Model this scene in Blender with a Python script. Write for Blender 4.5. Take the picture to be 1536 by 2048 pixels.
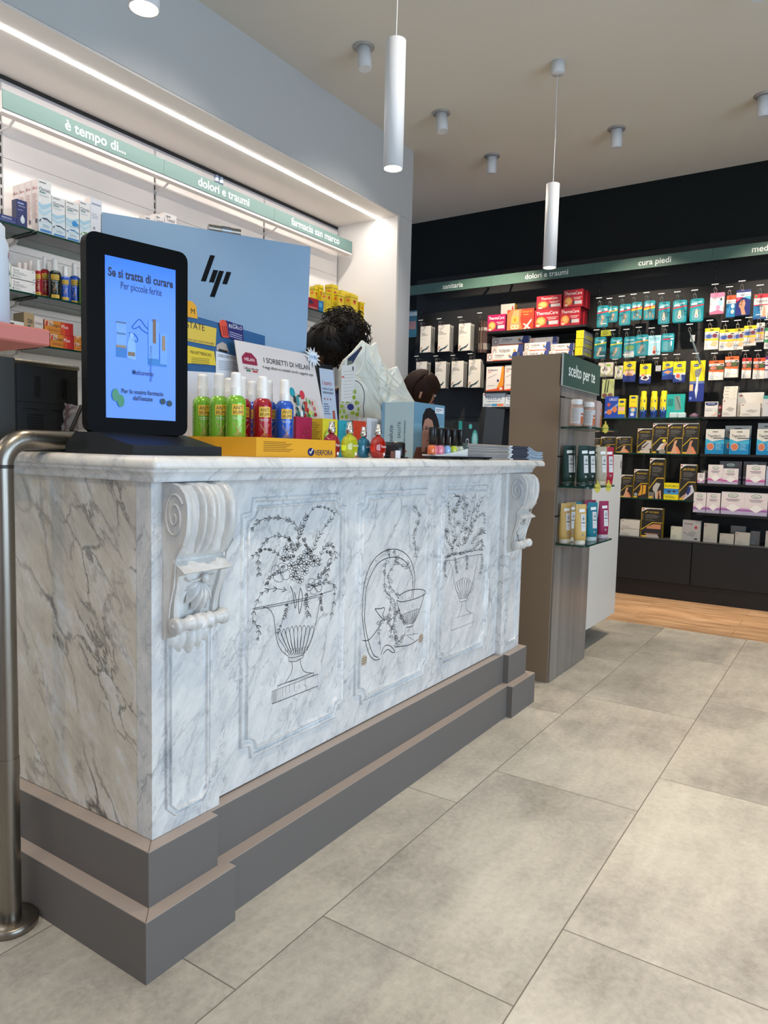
import bpy, math, random
from mathutils import Vector, Matrix
random.seed(7)
PI = math.pi
for o in list(bpy.data.objects): bpy.data.objects.remove(o)
C = bpy.context.scene.collection
sc = bpy.context.scene
# ---------------------------------------------------------------- camera, world, light, exposure
FPX = 1435.48; YAW = math.radians(33.309); PITCH = math.radians(-4.742); ROLL = math.radians(1.393); CH = 1.134
_f = Vector((math.cos(PITCH)*math.cos(YAW), math.cos(PITCH)*math.sin(YAW), math.sin(PITCH)))
_r = Vector((math.sin(YAW), -math.cos(YAW), 0)); _u = _r.cross(_f)
_r, _u = math.cos(ROLL)*_r + math.sin(ROLL)*_u, -math.sin(ROLL)*_r + math.cos(ROLL)*_u
CAM = Vector((0, 0, CH))
cam = bpy.data.cameras.new('camera'); camo = bpy.data.objects.new('camera', cam); C.objects.link(camo)
cam.sensor_fit = 'VERTICAL'; cam.sensor_height = 36; cam.lens = FPX*36/2048; cam.clip_start = 0.05; cam.clip_end = 60
M = Matrix((( _r.x, _u.x, -_f.x, 0), (_r.y, _u.y, -_f.y, 0), (_r.z, _u.z, -_f.z, CH), (0, 0, 0, 1)))
camo.matrix_world = M; sc.camera = camo
sc.view_settings.view_transform = 'Standard'; sc.view_settings.look = 'None'
sc.view_settings.gamma = 1; sc.view_settings.use_curve_mapping = False
sc.view_settings.exposure = 0.82
w = bpy.data.worlds.new('world'); sc.world = w; w.use_nodes = True
w.node_tree.nodes['Background'].inputs[0].default_value = (0.55, 0.72, 1, 1)
w.node_tree.nodes['Background'].inputs[1].default_value = 0.6

def area(name, loc, target, sx, sy, power, col, spread=180):
    l = bpy.data.lights.new(name, 'AREA'); l.shape = 'RECTANGLE'; l.size = sx; l.size_y = sy
    l.energy = power; l.color = col; l.spread = math.radians(spread)
    o = bpy.data.objects.new(name, l); C.objects.link(o); o.location = loc
    o.rotation_euler = (Vector(target)-Vector(loc)).to_track_quat('-Z', 'Y').to_euler()
    return o
COOL = (0.60, 0.79, 1.0); WARM = (1.0, 0.84, 0.66)
# daylight through the shop windows on the right and behind the photographer
area('daylight_right', (1.2, -3.35, 1.45), (1.2, 0, 1.15), 4.6, 2.3, 88, COOL)
area('daylight_behind', (-2.75, -0.6, 1.5), (0, -0.4, 1.2), 3.4, 2.4, 4, (1, .93, .82))

# ---------------------------------------------------------------- helpers
def ray(px, py): return (_r*(px-768)/FPX - _u*(py-1024)/FPX + _f)
def at_x(px, py, X): d = ray(px, py); return CAM + d*(X/d.x)
def at_y(px, py, Y): d = ray(px, py); return CAM + d*(Y/d.y)
def at_z(px, py, Z): d = ray(px, py); return CAM + d*((Z-CH)/d.z)
def lin(h):
    h = h.lstrip('#'); v = [int(h[i:i+2], 16)/255 for i in (0, 2, 4)]
    return tuple(x/12.92 if x <= 0.04045 else ((x+0.055)/1.055)**2.4 for x in v)
_mc = {}
def mat(h, rough=0.45, metal=0.0, spec=0.5, coat=0.0, emit=0, trans=0.0, alpha=1.0):
    k = (h, rough, metal, spec, coat, emit, trans, alpha)
    if k in _mc: return _mc[k]
    m = bpy.data.materials.new('m_'+h.strip('#')); m.use_nodes = True
    b = m.node_tree.nodes['Principled BSDF']; c = (*lin(h), 1)
    b.inputs['Base Color'].default_value = c; b.inputs['Roughness'].default_value = rough
    b.inputs['Metallic'].default_value = metal; b.inputs['Specular IOR Level'].default_value = spec
    b.inputs['Coat Weight'].default_value = coat
    b.inputs['Transmission Weight'].default_value = trans; b.inputs['Alpha'].default_value = alpha
    if emit: b.inputs['Emission Color'].default_value = c; b.inputs['Emission Strength'].default_value = emit
    _mc[k] = m; return m
class MB:
    def __init__(s): s.v = []; s.f = []; s.m = []; s.sm = []; s.mats = []
    def mi(s, m):
        if isinstance(m, str): m = mat(m)
        if m not in s.mats: s.mats.append(m)
        return s.mats.index(m)
    def add(s, vs, fs, m, smooth=False):
        o = len(s.v); s.v += [tuple(p) for p in vs]; k = s.mi(m)
        for f in fs: s.f.append(tuple(i+o for i in f)); s.m.append(k); s.sm.append(smooth)
        return s
    def box(s, x0, x1, y0, y1, z0, z1, m, bev=0):
        if bev:
            b = min(bev, (x1-x0)/2.1, (y1-y0)/2.1, (z1-z0)/2.1)
            X = (x0, x0+b, x1-b, x1); Y = (y0, y0+b, y1-b, y1)
            def ring(z, i): # i inset flag
                a, c = (X[0], X[3]) if not i else (X[1], X[2]); d, e = (Y[0], Y[3]) if not i else (Y[1], Y[2])
                if i: return [(a, d, z), (a, d, z), (c, d, z), (c, d, z), (c, e, z), (c, e, z), (a, e, z), (a, e, z)]
                return [(a, Y[1], z), (X[1], d, z), (X[2], d, z), (c, Y[1], z), (c, Y[2], z), (X[2], e, z), (X[1], e, z), (a, Y[2], z)]
            vs = ring(z0, 1)+ring(z0+b, 0)+ring(z1-b, 0)+ring(z1, 1); fs = []
            for k in range(3):
                for i in range(8):
                    j = (i+1) % 8; q = (k*8+i, k*8+j, k*8+8+j, k*8+8+i)
                    if k == 0 and i % 2 == 0: q = (k*8+i, k*8+8+j, k*8+8+i)
                    if k == 2 and i % 2 == 0: q = (k*8+i, k*8+j, k*8+8+i)
                    fs.append(q)
            fs += [(7, 5, 3, 1), (25, 27, 29, 31)]
            return s.add(vs, fs, m)
        vs = [(x, y, z) for z in (z0, z1) for y in (y0, y1) for x in (x0, x1)]
        return s.add(vs, [(0, 2, 3, 1), (4, 5, 7, 6), (0, 1, 5, 4), (2, 6, 7, 3), (0, 4, 6, 2), (1, 3, 7, 5)], m)
    def quad(s, a, b, c, d, m): return s.add([a, b, c, d], [(0, 1, 2, 3)], m)
    def tube(s, pts, r, m, n=8, cap=True, closed=False):
        P = [Vector(p) for p in pts]; R = r if isinstance(r, (list, tuple)) else [r]*len(P); vs = []; fs = []
        up = None; L = len(P)
        for i, p in enumerate(P):
            t = (P[(i+1) % L]-P[i-1]) if closed else (P[min(i+1, L-1)]-P[max(i-1, 0)])
            t.normalize()
            if up is None: up = Vector((0, 0, 1)) if abs(t.z) < .9 else Vector((1, 0, 0))
            a = t.cross(up).normalized(); b = a.cross(t).normalized(); up = b
            for k in range(n): th = 2*PI*k/n; vs.append(p+(a*math.cos(th)+b*math.sin(th))*R[i])
        for i in range(L if closed else L-1):
            for k in range(n):
                j = (i+1) % L; fs.append((i*n+k, i*n+(k+1) % n, j*n+(k+1) % n, j*n+k))
        s.add(vs, fs, m, True)
        if cap and not closed:
            o = len(s.v)-len(vs); s.add([vs[k] for k in range(n)][::-1], [tuple(range(n))], m); s.add(vs[-n:], [tuple(range(n))], m)
        return s
    def lathe(s, prof, m, cx=0, cy=0, n=20, sx=1, sy=1, axis='z', M=None, smooth=True):
        vs = []; fs = []
        for r, z in prof:
            for k in range(n):
                th = 2*PI*k/n; p = Vector((r*math.cos(th)*sx, r*math.sin(th)*sy, z))
                if axis == 'x': p = Vector((p.z, p.x, p.y))
                if M is not None: p = M @ p
                vs.append((p.x+cx, p.y+cy, p.z))
        for i in range(len(prof)-1):
            for k in range(n): fs.append((i*n+k, i*n+(k+1) % n, (i+1)*n+(k+1) % n, (i+1)*n+k))
        s.add(vs, fs, m, smooth)
        if prof[0][0] > 1e-5: s.add([vs[k] for k in range(n)][::-1], [tuple(range(n))], m)
        if prof[-1][0] > 1e-5: s.add(vs[-n:], [tuple(range(n))], m)
        return s
    def prism(s, pts, O, R, U, N, d, m, ms=None):
        """outline pts (a along R, b along U, counter-clockwise seen from N) with front at O, thickness d behind"""
        R, U, N, O = Vector(R), Vector(U), Vector(N), Vector(O); n = len(pts)
        f = [O+R*a+U*b for a, b in pts]; k = [p-N*d for p in f]
        s.add(f, [tuple(range(n))], m); s.add(k[::-1], [tuple(range(n))], ms or m)
        s.add(f+k, [(i, n+i, n+(i+1) % n, (i+1) % n) for i in range(n)], ms or m); return s
    def text(s, t, O, R, U, h, m, maxw=None, al=.5, cyl=None, sx=1.0, bold=0):
        V, F, W, H = glyphs(t, bold); k = h/H; kx = k*sx
        if maxw and W*kx > maxw: kx = maxw/W; k = min(k, kx*1.6)
        O, R, U = Vector(O), Vector(R), Vector(U)
        if cyl is None: vs = [O+R*((x-W*al)*kx)+U*((y)*k) for x, y in V]
        else:
            ax, ay, rad, ang = cyl; vs = []
            for x, y in V:
                a = ang+(x-W*al)*kx/rad; vs.append((ax+rad*math.cos(a), ay+rad*math.sin(a), O.z+y*k))
        return s.add(vs, F, m)
    def obj(s, name, parent=None, loc=None, rz=0, kind=None, label=None, cat=None, group=None, sharp=0):
        me = bpy.data.meshes.new(name); me.from_pydata(s.v, [], s.f)
        for m in s.mats: me.materials.append(m)
        me.polygons.foreach_set('material_index', s.m); me.polygons.foreach_set('use_smooth', s.sm); me.update()
        if sharp: me.set_sharp_from_angle(angle=math.radians(sharp))
        o = bpy.data.objects.new(name, me); C.objects.link(o)
        if parent: o.parent = parent
        if loc is not None: o.location = loc
        o.rotation_euler = (0, 0, rz)
        tag(o, label, cat, group, kind); return o
def tag(o, label=None, cat=None, group=None, kind=None):
    if label: o['label'] = label
    if cat: o['category'] = cat
    if group: o['group'] = group
    if kind: o['kind'] = kind
    return o
def thing(name, label, cat, loc=(0, 0, 0), rz=0, group=None):
    o = bpy.data.objects.new(name, None); C.objects.link(o); o.location = loc; o.rotation_euler = (0, 0, rz)
    o.empty_display_size = .05; return tag(o, label, cat, group)
def struct(mb, name): return mb.obj(name, kind='structure')
def kids(o): return [c for c in bpy.data.objects if c.parent == o]
def dup(root, loc, rz=None, label=None, group=None):
    ch = kids(root); r = root.copy(); C.objects.link(r); r.location = loc
    if rz is not None: r.rotation_euler = (0, 0, rz)
    if label: r['label'] = label
    if group: r['group'] = group
    for c in ch:
        g = kids(c); d = c.copy(); C.objects.link(d); d.parent = r
        for e in g: q = e.copy(); C.objects.link(q); q.parent = d
    return r
_gc = {}
def glyphs(t, bold=0):
    k = (t, bold)
    if k in _gc: return _gc[k]
    cu = bpy.data.curves.new('t', 'FONT'); cu.body = t; cu.resolution_u = 3; cu.offset = bold; cu.size = 1
    o = bpy.data.objects.new('t', cu); C.objects.link(o); dg = bpy.context.evaluated_depsgraph_get()
    me = bpy.data.meshes.new_from_object(o.evaluated_get(dg))
    V = [(v.co.x, v.co.y) for v in me.vertices]; F = [tuple(p.vertices) for p in me.polygons]
    bpy.data.objects.remove(o); bpy.data.curves.remove(cu); bpy.data.meshes.remove(me)
    if not V: V = [(0, 0), (1, 0), (1, .1)]; F = []
    x0 = min(v[0] for v in V); x1 = max(v[0] for v in V); y1 = .7
    V = [(x-x0, y) for x, y in V]; _gc[k] = (V, F, x1-x0, y1); return _gc[k]
def ell(cx, cy, rx, ry, n=18): return [(cx+rx*math.cos(2*PI*i/n), cy+ry*math.sin(2*PI*i/n)) for i in range(n)]
def rrect(x0, y0, x1, y1, r, n=4):
    out = []
    for cx, cy, a in ((x1-r, y0+r, -90), (x1-r, y1-r, 0), (x0+r, y1-r, 90), (x0+r, y0+r, 180)):
        for i in range(n+1): t = math.radians(a+90*i/n); out.append((cx+r*math.cos(t), cy+r*math.sin(t)))
    return out
def prints(mb, ops, O, R, U, N, w, h, off=.0004):
    O, R, U, N = Vector(O), Vector(R), Vector(U), Vector(N)
    for i, op in enumerate(ops):
        P = O+N*(off+.00012*i); k = op[0]
        if k == 'r':
            _, a, b, c, d, m = op; pts = [(a, b), (c, b), (c, d), (a, d)]
        elif k == 'e': _, a, b, c, d, m = op; pts = ell(a, b, c, d)
        elif k == 'p': _, pts, m = op
        elif k == 't':
            s, cx, cy, hh, m = op[1:6]; mw = op[6] if len(op) > 6 else .9
            mb.text(s, P+R*(cx*w)+U*(cy*h-hh*h/2), R, U, hh*h, mat(m), maxw=mw*w, al=op[7] if len(op) > 7 else .5, bold=op[8] if len(op) > 8 else .006); continue
        elif k == 'v':   # vertical text reading upwards
            s, cx, cy, hh, m = op[1:6]; mw = op[6]
            mb.text(s, P+R*(cx*w+hh*w/2)+U*(cy*h), U, -R, hh*w, mat(m), maxw=mw*h); continue
        elif k == 'l':   # small print lines
            _, x0, y1, x1, n, st, m = op; z = 0
            for j in range(n):
                e = x0+(x1-x0)*(.7+.3*((j*37) % 10)/10); y = y1-j*st
                mb.add([P+R*(x0*w)+U*((y-st*.42)*h), P+R*(e*w)+U*((y-st*.42)*h), P+R*(e*w)+U*(y*h), P+R*(x0*w)+U*(y*h)], [(0, 1, 2, 3)], mat(m))
            continue
        mb.add([P+R*(a*w)+U*(b*h) for a, b in pts], [tuple(range(len(pts)))], mat(m))
X3, Y3, Z3 = Vector((1, 0, 0)), Vector((0, 1, 0)), Vector((0, 0, 1))
# ---------------------------------------------------------------- procedural materials
def newmat(name):
    m = bpy.data.materials.new(name); m.use_nodes = True; nt = m.node_tree
    return m, nt, nt.nodes['Principled BSDF'], lambda t, **k: _nd(nt, t, **k)
def _nd(nt, t, **k):
    n = nt.nodes.new(t)
    for a, b in k.items():
        if a[0] == 'i' and a[1:].isdigit(): n.inputs[int(a[1:])].default_value = b
        else: setattr(n, a, b)
    return n
def ramp(nt, src, stops):
    r = nt.nodes.new('ShaderNodeValToRGB'); e = r.color_ramp.elements
    while len(e) < len(stops): e.new(.5)
    for i, (p, c) in enumerate(stops): e[i].position = p; e[i].color = (*lin(c), 1)
    nt.links.new(src, r.inputs[0]); return r
def marble(name, base='d2d2d0', vein='6a7078', ang=-.6, axis=1, st=.38, smudge=.55, veins=.7, sc_=1.0, lo='b4b7bb', g=0):
    m, nt, b, N = newmat(name); L = nt.links.new
    tc = N('ShaderNodeTexCoord'); m1 = N('ShaderNodeMapping'); m2 = N('ShaderNodeMapping')
    r = [0, 0, 0]; r[axis] = ang; m1.inputs['Rotation'].default_value = r; m2.inputs['Scale'].default_value = (sc_, sc_, sc_*st)
    L(tc.outputs['Object'], m1.inputs[0]); L(m1.outputs[0], m2.inputs[0])
    n1 = N('ShaderNodeTexNoise'); n1.inputs['Scale'].default_value = 6.0; n1.inputs['Detail'].default_value = 8; n1.inputs['Roughness'].default_value = .6; L(m2.outputs[0], n1.inputs['Vector'])
    mx = N('ShaderNodeMix', data_type='VECTOR'); mx.inputs[0].default_value = .16; L(m2.outputs[0], mx.inputs[4]); L(n1.outputs['Color'], mx.inputs[5])
    def rng(src, a, b, c, d):
        n = N('ShaderNodeMapRange'); n.inputs[1].default_value = a; n.inputs[2].default_value = b; n.inputs[3].default_value = c; n.inputs[4].default_value = d; L(src, n.inputs[0]); return n.outputs[0]
    def mth(op, a, b):
        n = N('ShaderNodeMath', operation=op, use_clamp=True)
        for i, v in enumerate((a, b)):
            if isinstance(v, (int, float)): n.inputs[i].default_value = v
            else: L(v, n.inputs[i])
        return n.outputs[0]
    def vor(s, w_): v = N('ShaderNodeTexVoronoi', feature='DISTANCE_TO_EDGE'); v.inputs['Scale'].default_value = s; L(mx.outputs[1], v.inputs['Vector']); return rng(v.outputs[0], 0, w_, 1, 0)
    def noi(s, d=5, r=.6, src=None): n = N('ShaderNodeTexNoise'); n.inputs['Scale'].default_value = s; n.inputs['Detail'].default_value = d; n.inputs['Roughness'].default_value = r; L(src or mx.outputs[1], n.inputs['Vector']); return n.outputs[0]
    v1 = mth('MULTIPLY', vor(8, .045), rng(noi(5), .45-g, .62-g, 0, veins))
    v2 = mth('MULTIPLY', vor(21, .07), rng(noi(7.3), .50-g, .64-g, 0, veins*.8))
    sm = mth('MULTIPLY', rng(noi(38, 8, .78), .52, .68, 0, 1), rng(noi(7, 3), .40, .62, .05, smudge))
    dark = mth('MAXIMUM', mth('MAXIMUM', v1, v2), sm)
    cl = ramp(nt, noi(11, 8, .72, m2.outputs[0]), [(.34, lo), (.5, base), (.64, 'dfdedc')])
    mc = N('ShaderNodeMix', data_type='RGBA'); L(dark, mc.inputs[0]); L(cl.outputs[0], mc.inputs[6]); mc.inputs[7].default_value = (*lin(vein), 1)
    L(mc.outputs[2], b.inputs['Base Color']); b.inputs['Roughness'].default_value = .3
    return m
MARBLE = marble('marble_front', ang=-.62, vein='5c646e', smudge=.85, veins=.55, sc_=1.5, st=.42, lo='bfc2c5')
MARBLE_SIDE = marble('marble_side', base='d0c8b9', vein='585653', axis=0, ang=.62, st=.42, smudge=.3, veins=1.0, sc_=1.0, lo='beb7ab', g=.035)  # same stone as the front; warm light on this side put into its base tint
MARBLE_CARVE = marble('marble_carved', base='cbc8c2', vein='8b8c8a', ang=.3, smudge=.4, veins=.25)
MARBLE_TOP = marble('marble_top', base='e0dcd4', vein='8d8f8c', ang=.9, smudge=.4, veins=.6)

def floor_mat():
    m, nt, b, N = newmat('floor_tiles'); L = nt.links.new
    tc = N('ShaderNodeTexCoord'); sp = N('ShaderNodeSeparateXYZ'); L(tc.outputs['Object'], sp.inputs[0])
    def ma(op, a, c=None, d=None):
        n = N('ShaderNodeMath', operation=op)
        for i, v in enumerate((a, c, d)):
            if v is None: continue
            if isinstance(v, (int, float)): n.inputs[i].default_value = v
            else: L(v, n.inputs[i])
        return n.outputs[0]
    y = ma('DIVIDE', ma('SUBTRACT', sp.outputs[1], .021), .5); iy = ma('FLOOR', y); fy = ma('FRACT', y)
    x = ma('ADD', ma('SUBTRACT', sp.outputs[0], .622), ma('MULTIPLY', iy, .296)); ix = ma('FLOOR', x); fx = ma('FRACT', x)
    ex = ma('MINIMUM', fx, ma('SUBTRACT', 1, fx)); ey = ma('MULTIPLY', ma('MINIMUM', fy, ma('SUBTRACT', 1, fy)), .5)
    e = ma('MINIMUM', ex, ey); line = ma('LESS_THAN', e, .0016)
    cb = N('ShaderNodeCombineXYZ'); L(ix, cb.inputs[0]); L(iy, cb.inputs[1])
    wn = N('ShaderNodeTexWhiteNoise', noise_dimensions='2D'); L(cb.outputs[0], wn.inputs['Vector'])
    off = N('ShaderNodeVectorMath', operation='MULTIPLY_ADD'); L(wn.outputs['Color'], off.inputs[0]); off.inputs[1].default_value = (30, 30, 30); L(tc.outputs['Object'], off.inputs[2])
    n1 = N('ShaderNodeTexNoise'); n1.inputs['Scale'].default_value = 3.2; n1.inputs['Detail'].default_value = 4; L(off.outputs[0], n1.inputs['Vector'])
    n2 = N('ShaderNodeTexNoise'); n2.inputs['Scale'].default_value = 55; n2.inputs['Detail'].default_value = 6; n2.inputs['Roughness'].default_value = .72; L(off.outputs[0], n2.inputs['Vector'])
    mp = N('ShaderNodeMapping'); mp.inputs['Scale'].default_value = (6, 20, 6); L(off.outputs[0], mp.inputs[0])
    n3 = N('ShaderNodeTexNoise'); n3.inputs['Scale'].default_value = 1.2; n3.inputs['Detail'].default_value = 6; L(mp.outputs[0], n3.inputs['Vector'])
    s = ma('ADD', ma('ADD', ma('MULTIPLY', n1.outputs[0], .50), ma('MULTIPLY', n2.outputs[0], .34)), ma('MULTIPLY', n3.outputs[0], .16))
    r = ramp(nt, s, [(.34, '918b81'), (.46, 'aaa499'), (.55, 'bab4a7'), (.68, 'cbc5b8')])
    r2 = N('ShaderNodeMix', data_type='RGBA', blend_type='MULTIPLY'); r2.inputs[0].default_value = 1
    tn = N('ShaderNodeMapRange'); tn.inputs[3].default_value = .93; tn.inputs[4].default_value = 1.05; L(wn.outputs[0], tn.inputs[0])
    L(r.outputs[0], r2.inputs[6]); L(tn.outputs[0], r2.inputs[7])
    mc = N('ShaderNodeMix', data_type='RGBA'); L(line, mc.inputs[0]); L(r2.outputs[2], mc.inputs[6]); mc.inputs[7].default_value = (*lin('6e695f'), 1)
    L(mc.outputs[2], b.inputs['Base Color']); b.inputs['Roughness'].default_value = .5
    bp = N('ShaderNodeBump'); bp.inputs['Strength'].default_value = .08; bp.inputs['Distance'].default_value = .004; L(n2.outputs[0], bp.inputs['Height']); L(bp.outputs[0], b.inputs['Normal'])
    return m
def wood_mat():
    m, nt, b, N = newmat('wood_planks'); L = nt.links.new
    tc = N('ShaderNodeTexCoord'); mp = N('ShaderNodeMapping'); mp.inputs['Scale'].default_value = (9, 1.0, 1); L(tc.outputs['Object'], mp.inputs[0])
    n = N('ShaderNodeTexNoise'); n.inputs['Scale'].default_value = 3; n.inputs['Detail'].default_value = 6; n.inputs['Distortion'].default_value = .6; L(mp.outputs[0], n.inputs['Vector'])
    br = N('ShaderNodeTexBrick'); mp2 = N('ShaderNodeMapping'); mp2.inputs['Rotation'].default_value = (0, 0, PI/2); mp2.inputs['Location'].default_value = (.62, .05, 0)
    L(tc.outputs['Object'], mp2.inputs[0]); L(mp2.outputs[0], br.inputs[0]); br.inputs['Scale'].default_value = 1
    br.inputs['Brick Width'].default_value = 1.3; br.inputs['Row Height'].default_value = .19; br.inputs['Mortar Size'].default_value = .0015
    br.inputs['Color1'].default_value = (.9, .9, .9, 1); br.inputs['Color2'].default_value = (1.1, 1.1, 1.1, 1); br.inputs['Mortar'].default_value = (.35, .35, .35, 1)
    r = ramp(nt, n.outputs[0], [(.3, '8b6a4c'), (.5, 'b08c69'), (.7, 'c4a482')])
    mx = N('ShaderNodeMix', data_type='RGBA', blend_type='MULTIPLY'); mx.inputs[0].default_value = 1; L(r.outputs[0], mx.inputs[6]); L(br.outputs[0], mx.inputs[7])
    L(mx.outputs[2], b.inputs['Base Color']); b.inputs['Roughness'].default_value = .4; return m
def steel_mat():
    m, nt, b, N = newmat('brushed_steel'); L = nt.links.new
    tc = N('ShaderNodeTexCoord'); mp = N('ShaderNodeMapping'); mp.inputs['Scale'].default_value = (60, 60, 3); L(tc.outputs['Object'], mp.inputs[0])
    n = N('ShaderNodeTexNoise'); n.inputs['Scale'].default_value = 4; L(mp.outputs[0], n.inputs['Vector'])
    r = N('ShaderNodeMapRange'); r.inputs[3].default_value = .22; r.inputs[4].default_value = .4; L(n.outputs[0], r.inputs[0]); L(r.outputs[0], b.inputs['Roughness'])
    b.inputs['Base Color'].default_value = (*lin('8f887e'), 1); b.inputs['Metallic'].default_value = 1; return m
STEEL = steel_mat()
CHROME = mat('d0d0d0', .18, 1)
PLASTER = mat('c4c6c6', .8, spec=.2)
CEIL = mat('dcd8cc', .9, spec=.1)
NICHE = mat('e6dfd8', .55)
def glass_mat():
    m = bpy.data.materials.new('shelf_glass'); m.use_nodes = True; nt = m.node_tree; nt.nodes.clear()
    o = nt.nodes.new('ShaderNodeOutputMaterial'); t = nt.nodes.new('ShaderNodeBsdfTransparent'); g = nt.nodes.new('ShaderNodeBsdfGlossy')
    t.inputs[0].default_value = (.95, .98, .97, 1); g.inputs['Roughness'].default_value = .03
    f = nt.nodes.new('ShaderNodeFresnel'); f.inputs[0].default_value = 1.5; x = nt.nodes.new('ShaderNodeMixShader')
    nt.links.new(f.outputs[0], x.inputs[0]); nt.links.new(t.outputs[0], x.inputs[1]); nt.links.new(g.outputs[0], x.inputs[2]); nt.links.new(x.outputs[0], o.inputs[0])
    return m
GLASS = glass_mat(); GEDGE = mat('0d3a30', .15)

# ---------------------------------------------------------------- room shell
CZ = 3.462; YB = 3.038; YN = 3.63; SOF = 2.935; XE = 4.919; XJ = 4.735; XW = 6.42; YS = -3.5; XF = -3.0
fm = MB().box(XF-.1, 5.043, YS-.1, 5.0, -.06, 0, floor_mat()); struct(fm, 'floor')
struct(MB().box(5.043, XW+.1, YS-.1, 5.0, -.06, 0, wood_mat()), 'floor_wood')
struct(MB().box(XF-.1, XW+.1, YS-.1, 5.0, CZ, CZ+.1, CEIL), 'ceiling')
struct(MB().box(XW, XW+.12, YS-.1, 5.0, 0, CZ, mat('0b1213', .6, spec=.25)), 'wall_back')
wl = MB().box(XF, XE, YB, 3.8, SOF, CZ, PLASTER)
wl.box(XJ+.002, XE, YB, 3.8, SOF-.0, SOF+.001, PLASTER)
struct(MB().box(XJ+.002, XE, YB, 3.8, 0, SOF-.0005, PLASTER).box(XJ-.02, XJ+.002, YB+.0, YN, 0, SOF-.0005, NICHE), 'wall_pier')
struct(MB().box(XF, XJ-.021, YN, 3.8, 0, SOF-.013, NICHE), 'wall_niche'); struct(MB().box(XF, XJ-.021, YB+.004, 3.8, SOF-.012, SOF-.0005, NICHE), 'ceiling_soffit')
struct(wl, 'wall_left')
struct(MB().box(XE, XW, 4.9, 5.0, 0, CZ, mat('3a3c3c', .7)), 'wall_passage')
fr = mat('2b2c2e', .4)
def windowed(name, wname, axis, c, a0, a1, o0, o1, z0, z1, th):
    m = MB(); f = MB()
    def bx(mb, p, q, zz0, zz1, mt, t0=0, t1=th):
        if axis == 'y': mb.box(p, q, c-t1, c-t0, zz0, zz1, mt)
        else: mb.box(c-t1, c-t0, p, q, zz0, zz1, mt)
    wm = mat('b9b6b0', .8)
    bx(m, a0, o0, 0, CZ, wm); bx(m, o1, a1, 0, CZ, wm); bx(m, o0, o1, 0, z0, wm); bx(m, o0, o1, z1, CZ, wm); struct(m, name)
    for p, q, r0, r1 in ((o0, o1, z0, z0+.06), (o0, o1, z1-.06, z1), (o0, o0+.06, z0, z1), (o1-.06, o1, z0, z1), ((o0+o1)/2-.03, (o0+o1)/2+.03, z0, z1)):
        bx(f, p, q, r0, r1, fr, .02, .08)
    struct(f, wname)
windowed('wall_right', 'window_1', 'y', YS, XF, XW, -1.2, 3.6, .25, 2.65, .1)
windowed('wall_front', 'window_2', 'x', XF, YS, YB, -2.4, 1.2, .25, 2.75, .1)

# ---------------------------------------------------------------- ceiling lamps
WHITE = mat('d6d8da', .4)
def spot_lamp(loc, target, power, col, angle, blend=.4, size=.03):
    l = bpy.data.lights.new('spot_beam', 'SPOT'); l.energy = power; l.color = col; l.spot_size = math.radians(angle); l.spot_blend = blend; l.shadow_soft_size = size
    o = bpy.data.objects.new('spot_beam', l); C.objects.link(o); o.location = loc
    o.rotation_euler = (Vector(target)-Vector(loc)).to_track_quat('-Z', 'Y').to_euler(); return o
GLOW = mat('fff4e4', emit=9)
def pendant(px, py, label, k):
    p = at_y(px, py, 1.64); x, z = p.x, p.z
    t = thing('pendant_lamp', label, 'lamp', (x, 1.64, z), group='pendant lamps over the counter line')
    MB().lathe([(.034, .006), (.037, 0), (.04, 0), (.04, .49), (.036, .492), (0, .492)], WHITE, n=28).obj('lamp_tube', t)
    MB().lathe([(0, .004), (.0345, .004), (.0345, .012), (0, .012)], GLOW, n=24).obj('diffuser', t)
    MB().tube([(0, 0, .49), (.004, 0, .8), (-.003, 0, 1.0), (0, 0, CZ-z-.06)], .0022, WHITE, 6).obj('cord', t)
    MB().lathe([(0, 0), (.037, 0), (.04, .004), (.04, .068), (0, .068)], WHITE, n=24).obj('ceiling_rose', t, loc=(0, 0, CZ-z-.068))
    spot_lamp((x, 1.64, z-.01), (x, 1.6, 0), 9, WARM, 95)
pendant(288, 18, 'long white tube pendant of which only the bright bottom disc shows, nearest to the photographer', 0)
pendant(786, 338, 'long white tube pendant before the bulkhead end, its cord leaving the top edge', 1)
pendant(1099, 536, 'long white tube pendant with its whole cord and round ceiling rose in view', 2)
def downlight(px, py, tgt, label, power, tilt):
    p = at_z(px, py, CZ-.02); x, y = p.x, p.y
    t = thing('ceiling_spotlight', label, 'spotlight', (x, y, CZ), group='small white ceiling spotlights')
    MB().lathe([(.03, -.001), (.062, -.001), (.062, -.006), (.05, -.009), (.03, -.009)], mat('a9a8a6', .4, .3), n=26).obj('trim_ring', t)
    d = (Vector(tgt)-Vector((x, y, CZ))).normalized(); ax = Vector((0, 0, -1)).lerp(d, tilt).normalized()
    Mx = (-ax).to_track_quat('Z', 'Y').to_matrix().to_4x4()
    b = MB(); b.lathe([(.030, -.128), (.036, -.130), (.039, -.128), (.039, -.01), (0, -.005)], WHITE, n=24, M=Mx); b.obj('lamp_head', t)
    MB().lathe([(0, -.126), (.031, -.126), (.031, -.12), (0, -.12)], GLOW, n=20, M=Mx).obj('lens', t)
    spot_lamp(Vector((x, y, CZ))+ax*.14, tgt, power, WARM, 70, .6)
downlight(727, 101, (3.3, .9, 0), 'white ceiling spotlight left of the first pendant', 50, .3)
downlight(882, 232, (4.2, 1.0, .5), 'white ceiling spotlight with lit lens right of the bulkhead corner', 50, .3)
downlight(984, 317, (6.3, 3.1, 1.7), 'white ceiling spotlight aimed at the dark shelves, closest to the back wall on the left', 150, .25)
downlight(1233, 263, (6.3, 1.6, 1.3), 'white ceiling spotlight aimed at the foot care shelves', 125, .25)
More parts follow.
